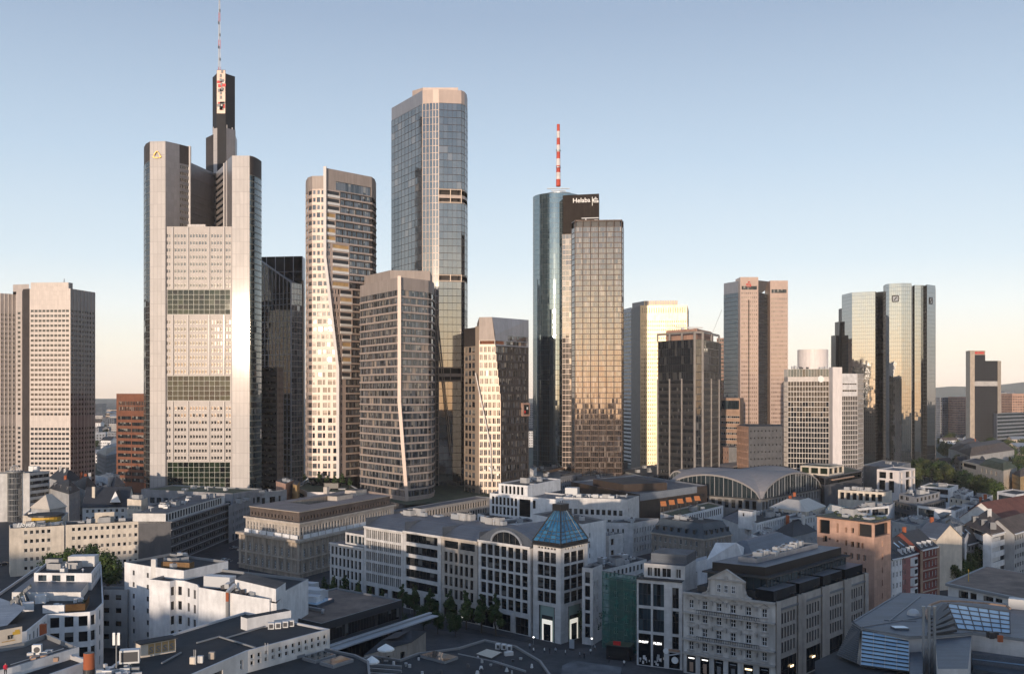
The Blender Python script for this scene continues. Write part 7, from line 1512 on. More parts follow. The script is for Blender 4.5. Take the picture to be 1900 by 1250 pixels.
def row_house(name,label,l,r,Z,dp,wall,roof,holes,rise,ridge_in=None,chim=0,dorm=0,sky=0,extra=None):
 a, c = rp(*l,Z), rp(*r,Z); b = Bld('town_house',label,'house',a); u =(c-a).normalized(); n = Vector((-u.y,u.x)); L_ =(c-a).length; P =[a,c,c+n*dp,a+n*dp]; b.facade(a,c,0,Z,holes(L_,0,Z),wall,depth=.22)
 for i in(1,2,3):b.plain(P[i],P[(i+1)%4],0,Z,wall)
 gable(b,a,c,P[3],P[2],Z,rise,roof,wall); b.mb('cornice').bar((*(a-n*.2),Z-.2),(*(c-n*.2),Z-.2),.5,'trim_white',.4)
 for k in range(dorm):
  s = a+u*(L_*(k+.6)/(dorm+.4))+n*1.6; m = MB(); ang = math.atan2(u.y,u.x); m.box((*s,Z+.6),1.2,1.6,1.8,'trim_white',ang,'slate'); f = s-n*.83; m.wall(f-u*.4,f+u*.4,Z+.9,Z+2.2,'glass_dark'); b.subl.append(('roof','dormer',m))
 for k in range(sky):
  t =(k+1.2)/(sky+1.4); m = MB(); sl = rise/(dp/2)
  q = a+u*(L_*t); pts_ =[]
  for du, dn in((-.5,3.2),(.5,3.2),(.5,5.2),(-.5,5.2)):v = q+u*du+n*dn; pts_.append((*v,Z+dn*sl+.12))
  m.face(pts_,'glass_skylight'); b.subl.append(('roof','roof_window',m))
 for k in range(chim):s = a+u*(L_*(.15+.7*k))+n*(dp*.5); m = MB(); m.box((*s,Z+rise-.4),1.2,.8,2.,'red_clay',.3); b.subl.append(('roof','chimney',m))
 if extra:extra(b,a,c,u,n,L_,Z)
 b.done()
tri = lambda n, w_, h, fh, st = 'std':(lambda l,a,z:[(l*(k+.5)/n-w_/2,l*(k+.5)/n+w_/2,z-.8-h-fh*j,z-.8-fh*j,st,2,2)for k in range(n)for j in range(5)])
row_house('town_house','narrow white and grey old house beside the pink tower',(1655,1037),(1674,1033),17,14,'plaster_white','slate',tri(3,.95,1.8,3.7),5,sky=1)
def bays(b,a,c,u,n,L_,Z):
 for j in range(5):
  z = Z-3.9-3.4*j; q = a+u*L_*.62; d = -n; P =[q-u*2.3,q-u*1.5+d*1.,q+u*1.5+d*1.,q+u*2.3]; b.mb('bay_window').prism(P,z,z+2.7,'plaster_white','trim_white',True); b.mb('bay_window').wall(P[1]+d*.04+u*.3,P[2]+d*.04-u*.3,z+.8,z+2.3,'glass_dark')
row_house('town_house','rose brick house with stacked white bay windows and roof lights',(1675,1033),(1706,1024),17,14,'rose_brick','slate',lambda l,a,z:[(x,x+.8,z-2.7-3.4*j,z-.9-3.4*j,'std',1,1)for x in(.6,1.7,l-1.3)for j in range(5)],5,sky=2,dorm=4,extra=bays)
def redtrim(b,a,c,u,n,L_,Z):
 for j in range(5):b.mb('string_course').bar((*(a-n*.12),Z-3.6-3.7*j),(*(c-n*.12),Z-3.6-3.7*j),.4,'sandstone_trim',.3)
 for q in(a,c):b.mb('pilaster').bar((*(q-n*.15),0),(*(q-n*.15),Z),.9,'salmon_panel',.4)
row_house('town_house','dark red brick house with white window surrounds and three white dormers',(1709,1020),(1740,1013),18,14,'red_brick','slate',tri(5,1.0,1.9,3.7,'ornate'),5.5,chim=1,dorm=3,extra=redtrim)
row_house('town_house','house with a big cream gable wall rising behind the dark red house',(1700,992),(1738,999),19,12,'plaster_cream','zinc',lambda l,a,z:[],5,chim=1)
def wrapped():
 Z = 20.; C, A, B_ = rp(1748,990,Z), rp(1733,984,Z), rp(1777,980,Z); b = Bld('scaffolded_house','corner house wrapped in pale grey scaffold sheeting','house',C); P = quad_from(C,A,B_); b.mb('wall').prism(P,0,Z,'plaster_grey','slate'); o = inset(P,-1.2); sh = b.mb('sheeting'); rg = random.Random(4)
 for i in(0,1,2,3):
  p0, p1 = o[i], o[(i+1)%4]; k = max(3,int((p1-p0).length/1.2)); u =(p1-p0).normalized(); n = Vector((u.y,-u.x)); off =[rg.uniform(-.22,.22)for _ in range((k+1)*10)]
  for q in range(k):
   for r in range(9):
    def v(x,y):w_ = lerp(p0,p1,x/k)+n*off[x*10+y]; return(*w_,(Z+1.5)*y/9)
    sh.face([v(q,r),v(q+1,r),v(q+1,r+1),v(q,r+1)],'tarp_grey')
  for q in range(k+1):
   if q%2==0:w_ = lerp(p0,p1,q/k)+n*.3; b.mb('scaffold').bar((*w_,0),(*w_,Z+2),.1,'steel')
  for r in range(10):z =(Z+1.5)*r/9; b.mb('scaffold').bar((*(p0+n*.3),z),(*(p1+n*.3),z),.1,'steel')
 hip(b,P,Z,4.,4.,'slate_blue'); b.done()
wrapped()
W2 = lambda fh, bay, w_, h, st = 'std', top = 1.:(lambda l,a,z:[(.8+k*bay,.8+k*bay+w_,z-top-h-fh*j,z-top-fh*j,st,max(1,round(w_/1.2)),1)for k in range(max(1,int((l-.8)/bay)))for j in range(5)])
lb('town_house','slim white house between the grey sheeted corner house and the beige house','house',(1790,998),(1777,990),(1797,986),18,'plaster_white','slate',W2(3.4,2.6,1.,1.6))
hiphouse('town_house','big house under a grey brown hipped roof with small white roof windows','house',(1838,990),(1790,972),(1882,978),19,6.5,8.,'plaster_pale','tile_brown',dict(fh=3.5,bay=30,w=20,h=1.5,sill=1.,base=2,top=.5,style='band',nx=14,m=.6),1,3,[(0,3)],top='tile_brown')
row_house('town_house','beige house with broad windows and a dark roof in front of the big hipped roof',(1795,1010),(1827,1002),14,12,'plaster_mid','slate',W2(3.4,3.2,2.1,1.6,'grey'),5,sky=2)
row_house('town_house','white house with grey window bands beside the trees near the right edge',(1839,992),(1881,981),18.6,3,'plaster_white','tile_brown',lambda l,a,z:[(.4,l-.4,z-3.-3.9*j,z-1.2-3.9*j,'grey',9,1,'window_band')for j in range(4)],.8)
row_house('town_house','grey beige house cut by the right edge above the street trees',(1882,990),(1935,974),18,12,'plaster_grey','tile_brown',W2(3.5,2.8,1.8,1.7,'grey'),5)
row_house('town_house','house with a red brown tiled roof and pale gable at the right edge',(1862,966),(1940,950),19,18,'plaster_pale','tile_red',W2(3.5,3.,1.2,1.7),7)
lb('office_block','white corner office with a blank wall and glazed left bays right of centre','office block',(1735,943),(1702,937),(1773,947),20,'plaster_white','bitumen',None,{0:lambda l,a,z:[(.6,l-.8,z-4.6,z-1.,'blue',5,1,'window_band'),(-0+.6,l-.8,z-9.6,z-6.4,'blue',5,1,'window_band')]},cop='coping_white')
lb('office_block','white office wing with dark windows joined to the blank wall','office block',(1773,947),(1752,943.5),(1793,939),19.6,'plaster_white','bitumen',None,{1:W2(4.2,2.8,1.7,2.2,'dark')},cop='coping_white')
b_, P_, z_ = lb('office_block','dark blue long office with ribbon floors behind the pink tower','office block',(1702,938),(1657,928),(1755,925),19,'plaster_dark','gravel_grey',W2(4.0,3.2,2.6,2.,'blue'),keep=True,np_=5,seed=3); Q_ = inset(P_,2.5); ins_, z2_ = block(b_,Q_,z_,22.5,'plaster_mid','gravel_grey',W2(9,5.5,3.2,1.7,'dark',.8),part='attic',rpart='attic_roof'); plant(b_,ins_,z2_,7,random.Random(3),host='attic_roof'); b_.done()
lb('office_block','white frame building with tall dark openings left of the park trees','office block',(1668,873),(1627,870),(1698,868),24,'slab_white','zinc',None,{0:lambda l,a,z:[(l*f0,l*f1,z-5.4,z-1.4,'shop',1,1)for f0,f1 in((.08,.42),(.55,.72))]+[(l*f0,l*f1,z-14.,z-6.6,'dark',1,1)for f0,f1 in((.08,.38),(.52,.78))],1:lambda l,a,z:[(l*f0,l*f1,z-zz1,z-zz0,'dark',1,1)for f0,f1 in((.10,.2),(.42,.72),(.84,.97))for zz0,zz1 in((1.4,5.2),(6.4,14.),(16.,22.))]},cop='coping_white',depth=.8)
def colonnade():
 b, P, zr = lb('office_block','low house with a cream square colonnade under a black flat roof','office block',(1640,913),(1555,908),(1655,909),18,'plaster_cream','bitumen',None,{0:lambda l,a,z:[(1.+k*(l-1)/7,1.+(k+.7)*(l-1)/7,z-5.2,z-1.3,None,'glass_dark',0)for k in range(7)]},keep=True,depth=1.4,np_=8,seed=3); b.done()
colonnade()
lb('office_block','dark frame pavilion building with a deep flat roof behind the market hall','office block',(1530,885),(1484,872),(1600,872),21,'plaster_dark','roof_green',None,{0:lambda l,a,z:[(1.,l-1.,z-5,z-.8,'shop',5,1,'window_band')],1:lambda l,a,z:[(1.,l-1.,z-5,z-.8,'shop',8,1,'window_band')]})
def frame_pavilion():
 b, P, zr = lb('office_block','cream framed roof pavilion with dark glazing at the foot of the white grid tower','office block',(1538,866),(1485,863),(1566,862),26,'plaster_cream','roof_green',lambda l,a,z:[(.8+k*(l-.6)/3,.2+(k+1)*(l-.6)/3-.6,z-4.6,z-1.,None,'glass_garden',0)for k in range(3)],z0=19,keep=True,depth=.8); b.mb('terrace').prism(inset(P,-5),18.2,19,'salmon_panel','gravel',True); b.mb('wall').walls(inset(P,1),0,18.2,'glass_dark'); b.done()
frame_pavilion()
lb('office_block','long white and ochre house with ribbon windows above the pink tower roof','office block',(1650,938),(1577,944),(1660,931),19,'plaster_white','gravel_grey',None,{0:lambda l,a,z:[(1.,l*.5,z-2.8,z-1.,'curt',12,1,'window_band'),(l*.56,l-.6,z-4.,z-1.,'grey',5,1,'window_band')]+[(1.2+k*2.4,2.6+k*2.4,z-7.6,z-5.6,'dark',1,1)for k in range(int(l/2.4)-1)]},np_=10,seed=5)
lb('office_block','white glazed house with rounded corner in front of the park trees','office block',(1762,905),(1708,901),(1778,899),16,'plaster_white','roof_green',None,{0:lambda l,a,z:[(1.2,l-1.,z-4.,z-1.1,'dark',9,1,'window_band'),(1.2,l-1.,z-8.6,z-5.8,'dark',9,1,'window_band')]},cop='coping_white',np_=4,seed=4)
lb('office_block','grey hall with an arched zinc roof at the foot of the right mirrored tower','office block',(1655,868),(1600,862),(1690,858),17,'plaster_mid','zinc',None,np_=3,seed=4)
lb('office_block','white house with dark bands at the right edge below the park','office block',(1886,917),(1850,911),(1915,912),19,'plaster_white','bitumen',None,{0:lambda l,a,z:[(.8,l*.8,z-6,z-1.6,'blue',4,1,'window_band'),(.8,l*.8,z-11,z-7.6,'blue',4,1,'window_band')]},cop='coping_white')
lb('town_house','small cream house with one window amid white roofs below the park','house',(1822,926),(1800,922),(1842,918),17,'plaster_white','bitumen',lambda l,a,z:[(l*.7,l*.7+1.2,z-3.6,z-1.4,'dark',1,1)],np_=2,seed=3)
lb('town_house','low white house with a row of tall dark windows below the small cream house','house',(1815,938),(1785,934),(1842,932),16,'plaster_white','slate',W2(4.,2.7,1.3,2.3,'dark'),np_=2,seed=5)
lb('town_house','white house with cluttered terraces right of the glazed rounded house','house',(1790,918),(1768,912),(1806,910),17,'plaster_white','gravel_grey',W2(4.,3.,1.2,1.8),np_=9,seed=8)
lb('town_house','pale stair house with a tiny window beside the cluttered terraces','house',(1800,928),(1762,922),(1816,922),15,'plaster_cream','bitumen',W2(4.,4.,1.2,1.5,'dark'),np_=5,seed=9)
hiphouse('town_house','dark slate roof house squeezed between white houses near the right edge','house',(1830,952),(1795,946),(1862,944),15,5,6.,'plaster_white','slate',SH,2,6)
lb('town_house','blue grey flat roof house full of small plant behind the cream gable','house',(1700,975),(1655,966),(1740,962),16,'plaster_grey','gravel_grey',SH,np_=14,seed=21)
hiphouse('town_house','house with a blue grey hipped roof just above the sheeted corner house','house',(1760,985),(1715,978),(1790,972),19,5,7.,'plaster_pale','slate_blue',None,0,2)
def villa():
 b, P, zr = lb('villa','sunlit cream villa with a green brown roof between the park trees','villa',(1862,872),(1786,854),(1887,866),18,'plaster_cream','tile_brown',None,{0:lambda l,a,z:[(1.5,l*.36,z-4.5,z-1.6,'dark',2,1)]+[(l*(.5+.11*k),l*(.5+.11*k)+2.2,z-5.4,z-2.2,'dark',1,1)for k in range(4)],1:lambda l,a,z:[(l*.5,l*.5+1.6,z-5-4.2*j,z-2-4.2*j,'dark',1,1)for j in range(4)]},keep=True); Q =[lerp(P[0],P[1],.45),P[1],P[2],lerp(P[3],P[2],.45)]; hip(b,Q,zr+.5,4.5,5.,'roof_green'); b.done()
 hiphouse('villa','orange walled house with a low roof at the right edge beside the cream villa','villa',(1893,884),(1878,878),(1925,876),15,4,6.,'plaster_ochre','tile_brown',dict(fh=4,bay=4.5,w=1.6,h=1.6,sill=1,base=3,top=.5,style='dark'),0,3)
 hiphouse('villa','long brown tiled roof house behind the cream villa','villa',(1800,846),(1776,836),(1882,834),17,7,9.,'far_wall','tile_brown',None,0,3)
 hiphouse('villa','second brown tiled roof house farther left behind the cream villa','villa',(1790,838),(1760,832),(1828,827),16,7,8.,'far_wall','tile_brown',None,1,7)
villa()
def glass_block():
 b, P, zr = lb('office_block','large blue glass office block at the right edge beyond the villa','office block',(1850,766.5),(1843,766),(1960,763),46,'far_wall_grey','bitumen',None,{1:lambda l,a,z:[(1.,l-1,z-3.6-4.9*j,z-.8-4.9*j,'blue',int(l/2.2),1,'window_band')for j in range(9)]},keep=True); b.done()
glass_block()
# ---- foot of the towers
def podium():
 b = Bld('podium','dark planted podium carrying the beige towers, with a glazed terrace storey','podium',xy(800,560)); P =[xy(600,640),xy(690,560),xy(757,528),xy(905,560),xy(985,610),xy(985,700),xy(600,700)]; b.mb('roof').cap(P,11.5,'roof_green'); b.mb('wall').walls(P,0,11.5,'glass_dark'); q0, q1 = xy(762,533), xy(902,565); l =(q1-q0).length; u =(q1-q0)/l; n = Vector((u.y,-u.x)); b.facade(q0+n*.4,q1+n*.4,5,11.8,[(.5+k*3.1,3.2+k*3.1,6.5,11.,'curt',2,1)for k in range(int(l/3.1))],'trim_dark','terrace_storey',.3)
 q0, q1 = xy(668,574), xy(748,533); l =(q1-q0).length; b.facade(q0,q1,3,11.8,[(.5+k*3.1,3.2+k*3.1,6.5,11.,'dark',2,1)for k in range(int(l/3.1))],'trim_dark','terrace_storey',.3); b.done()
 b = Bld('office_block','white curved entrance building with dark roof left of the podium','office block',rp(575,918,15)); P =[rp(x,y,16)for x,y in((551,903),(570,912),(604,913),(640,912),(668,908),(640,893),(570,893))]; block(b,P,0,16,'slab_white','roof_green',None,{0:lambda l,a,z:[(l*.1,l*.7,z-5.2,z-2.6,'dark',2,1)],1:lambda l,a,z:[(1,l-1,z-6.5,z-3,'grey',6,1,'window_band')]},cop='coping_white'); a, c = rp(551,902,17), rp(572,887,22); b.mb('glass_ramp').bar((*a,17),(*c,22),.5,'hvac'); q = rp(615,905,16); b.mb('roof_hut').box((*q,10),9,5,9,'sign_black'); q = rp(628,905,16); b.mb('roof_hut').box((*q,8),9,5,8,'plaster_grey'); b.done()
 b = Bld('office_block','orange stone pillar block standing left of the white curved entrance','office block',rp(546,900,20)); P =[rp(x,y,21.)for x,y in((542,897),(551,900),(556,892),(546,890))]; b.mb('wall').prism(P,0,21,'plaster_ochre','gravel'); b.done()
 lb('office_block','rose brick low house under the dark stone slab beside the tallest tower','office block',(530,897),(512,892),(545,890),22,'rose_cladding','gravel',None,np_=2)
 b = Bld('office_block','long limestone office with regular small windows below the beige towers','office block',rp(752,949,17)); Z = 17.; a, c = rp(752,949,Z), rp(909,921.5,Z); u =(c-a).normalized(); n = Vector((-u.y,u.x)); P =[a,c,c+n*9,a+n*9]; block(b,P,0,Z,'limestone_warm','zinc',None,{0:lambda l,a_,z:[(1.+k*2.4,2.3+k*2.4,z-4.0-4.1*j,z-1.4-4.1*j,'dark',1,1)for k in range(int((l-1)/2.4))for j in range(4)]},parapet=.3); b.done()
 for nm, lbl, c, l, r, Z, wall, roof, pl in(('office_block','flat zinc roofed hall right below the short beige tower',(1000,890),(950,880),(1080,878),18,'plaster_mid','zinc',5),('office_block','low beige block right under the round glass tower',(1012,874),(995,866),(1046,866),19,'salmon_panel','gravel',2),('office_block','grey flat roofed hall below the bronze grid slab',(1110,892),(1060,880),(1165,878),17,'plaster_mid','zinc',4),('office_block','flat gravel roofed hall at the foot of the golden tower',(1200,884),(1150,872),(1262,872),18,'plaster_grey','gravel',4),('office_block','low dark hall at the foot of the black pillared tower',(1255,880),(1215,872),(1330,868),17,'plaster_dark','gravel',3),('office_block','narrow white house just right of the short beige tower',(990,872),(983,868),(996,866),28,'plaster_white','zinc',0),('office_block','brown roofed low block behind the gallery store',(1040,880),(1075,868),(1140,866),19,'plaster_dark','gravel',3)):
  lb(nm,lbl,'office block',c,l,r,Z,wall,roof,S(base=2,gf=None,style='grey'),np_=pl,seed=len(lbl))
podium()
# ---------------------------------------------------------------- ground
g = MB(); g.face([(-6000,-1500,-.02),(6000,-1500,-.02),(9000,14000,-.02),(-9000,14000,-.02)],'ground_far'); struct('ground',g)
g = MB(); g.face([(-420,120,.0),(420,120,.0),(520,760,.0),(-520,760,.0)],'asphalt'); struct('road',g)
g = MB(); q =[gp(x,y)for x,y in((640,1150),(930,1182),(1040,1206),(1120,1198),(1185,1236),(1330,1270),(1330,1500),(520,1500),(560,1215))]; q = ccw(q); g.prism(q,.0,.12,'paving'); struct('pavement',g)
g = MB(); q0 = front(1000-5); q1 = front(612); nn = Vector((UL.y,-UL.x)); nn = nn if nn.y<0 else-nn
q = ccw([q0,q1,q1+nn*5,q0+nn*5]); g.prism(q,.0,.13,'paving'); struct('pavement',g)
g = MB()
for k in range(9):a = gp(400,1075)+Vector((-14+k*1.5,6+k*7)); g.face([(a.x,a.y,.006),(a.x+.25,a.y,.006),(a.x+.7,a.y+3,.006),(a.x+.45,a.y+3,.006)],'road_white')
struct('road_marking',g)
# hills along the horizon: wooded ridge
def hills():
 m = MB(); rg = random.Random(5); n = 90; D = 9000.
 def top(x):
  t =(x-1500)/500.; base = 20+28*max(0,min(1,(x-900)/500.));
  return base+92*max(0.,min(1.,(x-1500)/260.))+14*math.sin(x/57.)*max(0,min(1,(x-1500)/200))+9*math.sin(x/23.+1)*max(0,min(1,(x-1550)/150))+(18 if x>1860 else 0)*min(1,max(0,(x-1860)/40))
 xs =[-500+3000*i/n for i in range(n+1)]
 for x0, x1 in zip(xs,xs[1:]):
  a, c = xy(x0,D), xy(x1,D); a2, c2 = a*1.12, c*1.12; f, e = a*.9, c*.9
  m.face([(*f,-5),(*e,-5),(*c,top(x1)),(*a,top(x0))],'forest'); m.face([(*a,top(x0)),(*c,top(x1)),(*c2,-5),(*a2,-5)],'forest')
 struct('hills',m)
roofing('forest',(.035,.055,.028),scale=.02,var=.4,fine=.05)
hills()
# ---------------------------------------------------------------- trees
def leafmat(name,c1,c2):
 m, nt, b = nmat(name); g_ = nt.nodes.new('ShaderNodeNewGeometry'); r = ramp(nt,[(0,c1),(.6,c2),(1,(c2[0]*1.5,c2[1]*1.4,c2[2]*1.1))]); L(nt,g_.outputs['Random Per Island'],r.inputs[0]); L(nt,r.outputs[0],b.inputs['Base Color']); b.inputs['Roughness'].default_value = .7; b.inputs['Specular IOR Level'].default_value = .2
leafmat('leaf_dark',(.016,.032,.012),(.034,.060,.020)); leafmat('leaf_mid',(.026,.046,.014),(.055,.085,.025)); leafmat('leaf_olive',(.030,.042,.014),(.062,.078,.028)); flat('bark',(.06,.045,.035),.9)
def tree_meshes(seed,h,r,narrow,leaf,n=1300,ls=.62):
 rg = random.Random(seed); tr = MB(); cr = MB(); th = h*(.22 if narrow else .28); pts_ =[]; k = 5; x = y = 0.
 for i in range(k+1):pts_.append((x,y,h*.72*i/k)); x+=rg.uniform(-.12,.12); y+=rg.uniform(-.12,.12)
 for i in range(k):
  a, c = pts_[i], pts_[i+1]; r0 = .032*h*(1-i/(k+1))*.6; r1 = .032*h*(1-(i+1)/(k+1))*.6
  for q in range(7):
   t0, t1 = 2*math.pi*q/7, 2*math.pi*(q+1)/7; tr.face([(a[0]+r0*math.cos(t0),a[1]+r0*math.sin(t0),a[2]),(a[0]+r0*math.cos(t1),a[1]+r0*math.sin(t1),a[2]),(c[0]+r1*math.cos(t1),c[1]+r1*math.sin(t1),c[2]),(c[0]+r1*math.cos(t0),c[1]+r1*math.sin(t0),c[2])],'bark')
 cl =[]; nc = 16 if not narrow else 13
 for i in range(nc):
  t = rg.random(); z = th+(h-th)*(.08+.84*(i+.5)/nc); f =(z-th)/(h-th)
  rad = r*(math.sin(math.pi*min(1,.12+.86*f))**.6 if not narrow else(1.02-f)**.75*min(1,.35+f*4)); a = rg.uniform(0,6.28); d = rad*rg.uniform(.25,.72); c = Vector((d*math.cos(a),d*math.sin(a),z)); cr_ = max(.35,rad*rg.uniform(.38,.62)); cl.append((c,cr_)); s = pts_[min(k,max(1,int(k*f)))]; tr.bar(s,tuple(c),.018*h*(1-f*.6)*.5,'bark')
 tot = sum(c[1]**2 for c in cl)
 for c, R_c in cl:
  for q in range(int(n*R_c**2/tot)):
   d = Vector((rg.gauss(0,1),rg.gauss(0,1),rg.gauss(0,1))); d.normalize(); p = c+d*R_c*rg.uniform(.55,1.08)*Vector((1,1,.85)).length/1.65; nrm =(d+Vector((rg.uniform(-.7,.7),rg.uniform(-.7,.7),rg.uniform(-.3,.8)))).normalized(); t = nrm.orthogonal().normalized(); bt = nrm.cross(t); a = rg.uniform(0,6.28); t, bt = t*math.cos(a)+bt*math.sin(a), bt*math.cos(a)-t*math.sin(a); s = ls*rg.uniform(.6,1.25)
   cr.face([p-t*s*.5,p+bt*s*.34,p+t*s*.5,p-bt*s*.34],leaf)
 return tr.mesh('trunk'), cr.mesh('crown')
TP ={}
for i in range(4):TP['broad',i] = tree_meshes(20+i,15.,6.2,False,('leaf_dark','leaf_mid','leaf_dark','leaf_olive')[i],2600,.95)
for i in range(3):TP['slim',i] = tree_meshes(40+i,10.,2.5,True,('leaf_dark','leaf_mid','leaf_dark')[i],1700,.55)
for i in range(3):TP['far',i] = tree_meshes(60+i,15.,7.0,False,('leaf_dark','leaf_mid','leaf_olive')[i],900,1.7)
def tree(kind,p,h,label,group=None,rg=R_,z=0.,wide=1.):
 ms =[k for k in TP if k[0]==kind]; k = ms[rg.randrange(len(ms))]; base = 10. if kind=='slim' else 15.; t = thing('tree',label,'tree',(p.x,p.y,z),group); s = h/base; t.scale =(s*wide,s*wide,s); t.rotation_euler =(0,0,rg.uniform(0,6.28))
 for nm, me in zip(('trunk','crown'),TP[k]):o = bpy.data.objects.new(nm,me); COL.objects.link(o); o.parent = t
 return t
rg = random.Random(77)
for x, D, h, w_, lab in((98,352,14.5,.95,'leftmost of the big trees before the cream office row'),(132,350,16.,1.,'second big tree from the left before the cream office row'),(166,353,17.,1.05,'tallest of the big trees before the cream office row'),(200,348,14.5,1.,'right hand big tree beside the small grey house'),(150,338,12.,.9,'lower tree in front of the big trees and behind the terrace house')):tree('broad',xy(x,D),h,lab,'big trees before the cream office row',rg,0,w_)
row =[(622,5,5.5),(640,5,6.5),(662,5,7.5),(688,5.5,6.5),(708,5,5.5),(733,5.5,6.),(772,6,8.5),(797,6.5,9.5),(826,6.5,9.),(862,6.5,9.5),(893,6.5,10.5),(921,6.5,10.5),(946,6,11.)]
wh =['far left end, beside the old bank','below the lower white house, left','below the lower white house, right','left under the narrow paired windows','mid under the narrow paired windows','right under the narrow paired windows','left under the ribbon windows','middle under the ribbon windows','right under the ribbon windows','under the deep square windows','left of three under the arch window','middle of three under the arch window','right end, next to the pyramid tower']
for(x,off,h), w_ in zip(row,wh):tree('slim',front(x)+nn*off,h*1.2,'slim street tree, '+w_+' of the white offices','street trees along the white offices',rg,.1,1.15)
for x, y, h, lab in((786,1168,7.5,'dark round tree on the square behind the canopy, left'),(812,1176,7.,'dark round tree on the square behind the canopy, middle'),(845,1182,7.,'dark round tree on the square behind the canopy, right'),(742,1172,6.,'dark tree behind the little stone pavilion'),(1092,1188,10.,'dark tree in the alley right of the pyramid tower'),(1106,1180,9.,'second dark tree deeper in the alley by the netted house')):tree('broad',gp(x,y),h,lab,None,rg,.1,.9)
for k,(x,y,h)in enumerate(((1772,1092,9),(1786,1086,10),(1800,1080,11),(1818,1074,12),(1832,1070,10.5),(1868,1066,11),(1884,1062,13),(1900,1060,13))):
 tree('broad',gp(x,y),h,'dark street tree above the brown flat roof, '+('first','second','third','fourth','fifth','sixth','seventh','eighth')[k]+' from the left','street trees above the brown flat roof',rg,0,.95)
for k in range(30):
 t = k/29; x = 1695+165*((k*.618)%1); D = 700+150*((k*.377)%1)-(x-1695)*.5; tree('broad',xy(x,D),rg.uniform(14,19)-(x-1695)*.02,'broad tree in the dense park clump between the mirrored towers and the cream villa','park trees below the mirrored towers',rg,0,1.05)
for k in range(7):x = 565+k*14; tree('slim',xy(x,600-k*4+(k%2)*6),7+k%3,'small tree on the dark podium under the fin tower','small podium trees',rg,15.8,1.4)
for k in range(120):
 x = 1742+165*rg.random(); D = 760+1450*rg.random()**1.2; tree('far',xy(x,D),rg.uniform(10,16),'distant tree among the low houses right of the mirrored towers','distant trees right of the mirrored towers',rg,0,1.3)
for k in range(16):
 x = 176+42*rg.random(); D = 900+1600*rg.random(); tree('far',xy(x,D),rg.uniform(10,16),'distant tree in the gap beside the brick red block','distant trees left of the brick red block',rg,0,1.4)
 # ---------------------------------------------------------------- the far city
def far_house(x,D,w_,d,h,wall,roof,lab,grp,pitched,rot):
 p = xy(x,D); b = Bld('far_house',lab,'house',p,0,grp,maxw=0); u = Vector((math.cos(rot),math.sin(rot))); n = Vector((-u.y,u.x)); P =[p-u*w_/2-n*d/2,p+u*w_/2-n*d/2,p+u*w_/2+n*d/2,p-u*w_/2+n*d/2]
 b.mb('wall').walls(P,0,h,wall)
 if pitched:gable(b,P[0],P[1],P[3],P[2],h,d*.32,roof,wall)
 else:b.mb('roof').cap(P,h,roof)
 if D<2600:
  wm = b.mb('windows')if False else MB()
  for i in(0,3):
   p0, p1 = P[i], P[(i+1)%4]
   if not faces_cam(p0,p1):continue
   uu =(p1-p0).normalized(); nf = Vector((uu.y,-uu.x))*.06; l =(p1-p0).length; z = 1.4
   while z+1.6<h:
    k = 1.2
    while k+1.2<l:wm.wall(p0+uu*k+nf,p0+uu*(k+1.3)+nf,z,z+1.5,'glass_dark'); k+=3.2
    z+=3.4
  o = wm.obj('window',b.root)
  if o:o['kind'] = 'stuff'
 b.done()
rg = random.Random(12)
for k in range(52):x = 1740+175*rg.random(); D = 800+1300*rg.random(); far_house(x,D,rg.uniform(12,26),rg.uniform(9,13),rg.uniform(7,12),rg.choice(['far_wall','far_wall_warm','plaster_white','plaster_white']),rg.choice(['tile_brown','zinc_light','slate','zinc_light','gravel_grey']),'small distant house among trees right of the mirrored towers','distant houses right of the mirrored towers',rg.random()<.65,rg.uniform(-.7,.7))
for k in range(34):x = 172+50*rg.random(); D = 950+3200*rg.random(); far_house(x,D,rg.uniform(14,40),rg.uniform(9,14),rg.uniform(9,20),rg.choice(['far_wall','far_wall_grey','far_wall_warm','plaster_white']),rg.choice(['tile_brown','slate','zinc_light','gravel_grey']),'small distant house in the gap left of the brick red block','distant houses left of the brick red block',rg.random()<.5,rg.uniform(-.6,.6))
for k in range(30):x = rg.choice([rg.uniform(978,994),rg.uniform(1150,1222),rg.uniform(1150,1180)]); D = 1050+1500*rg.random(); far_house(x,D,rg.uniform(14,34),rg.uniform(9,14),rg.uniform(10,24),rg.choice(['far_wall','far_wall_grey','plaster_white']),rg.choice(['tile_brown','slate','gravel_grey']),'small distant house glimpsed low between the towers','distant houses glimpsed between the towers',rg.random()<.4,rg.uniform(-.6,.6))
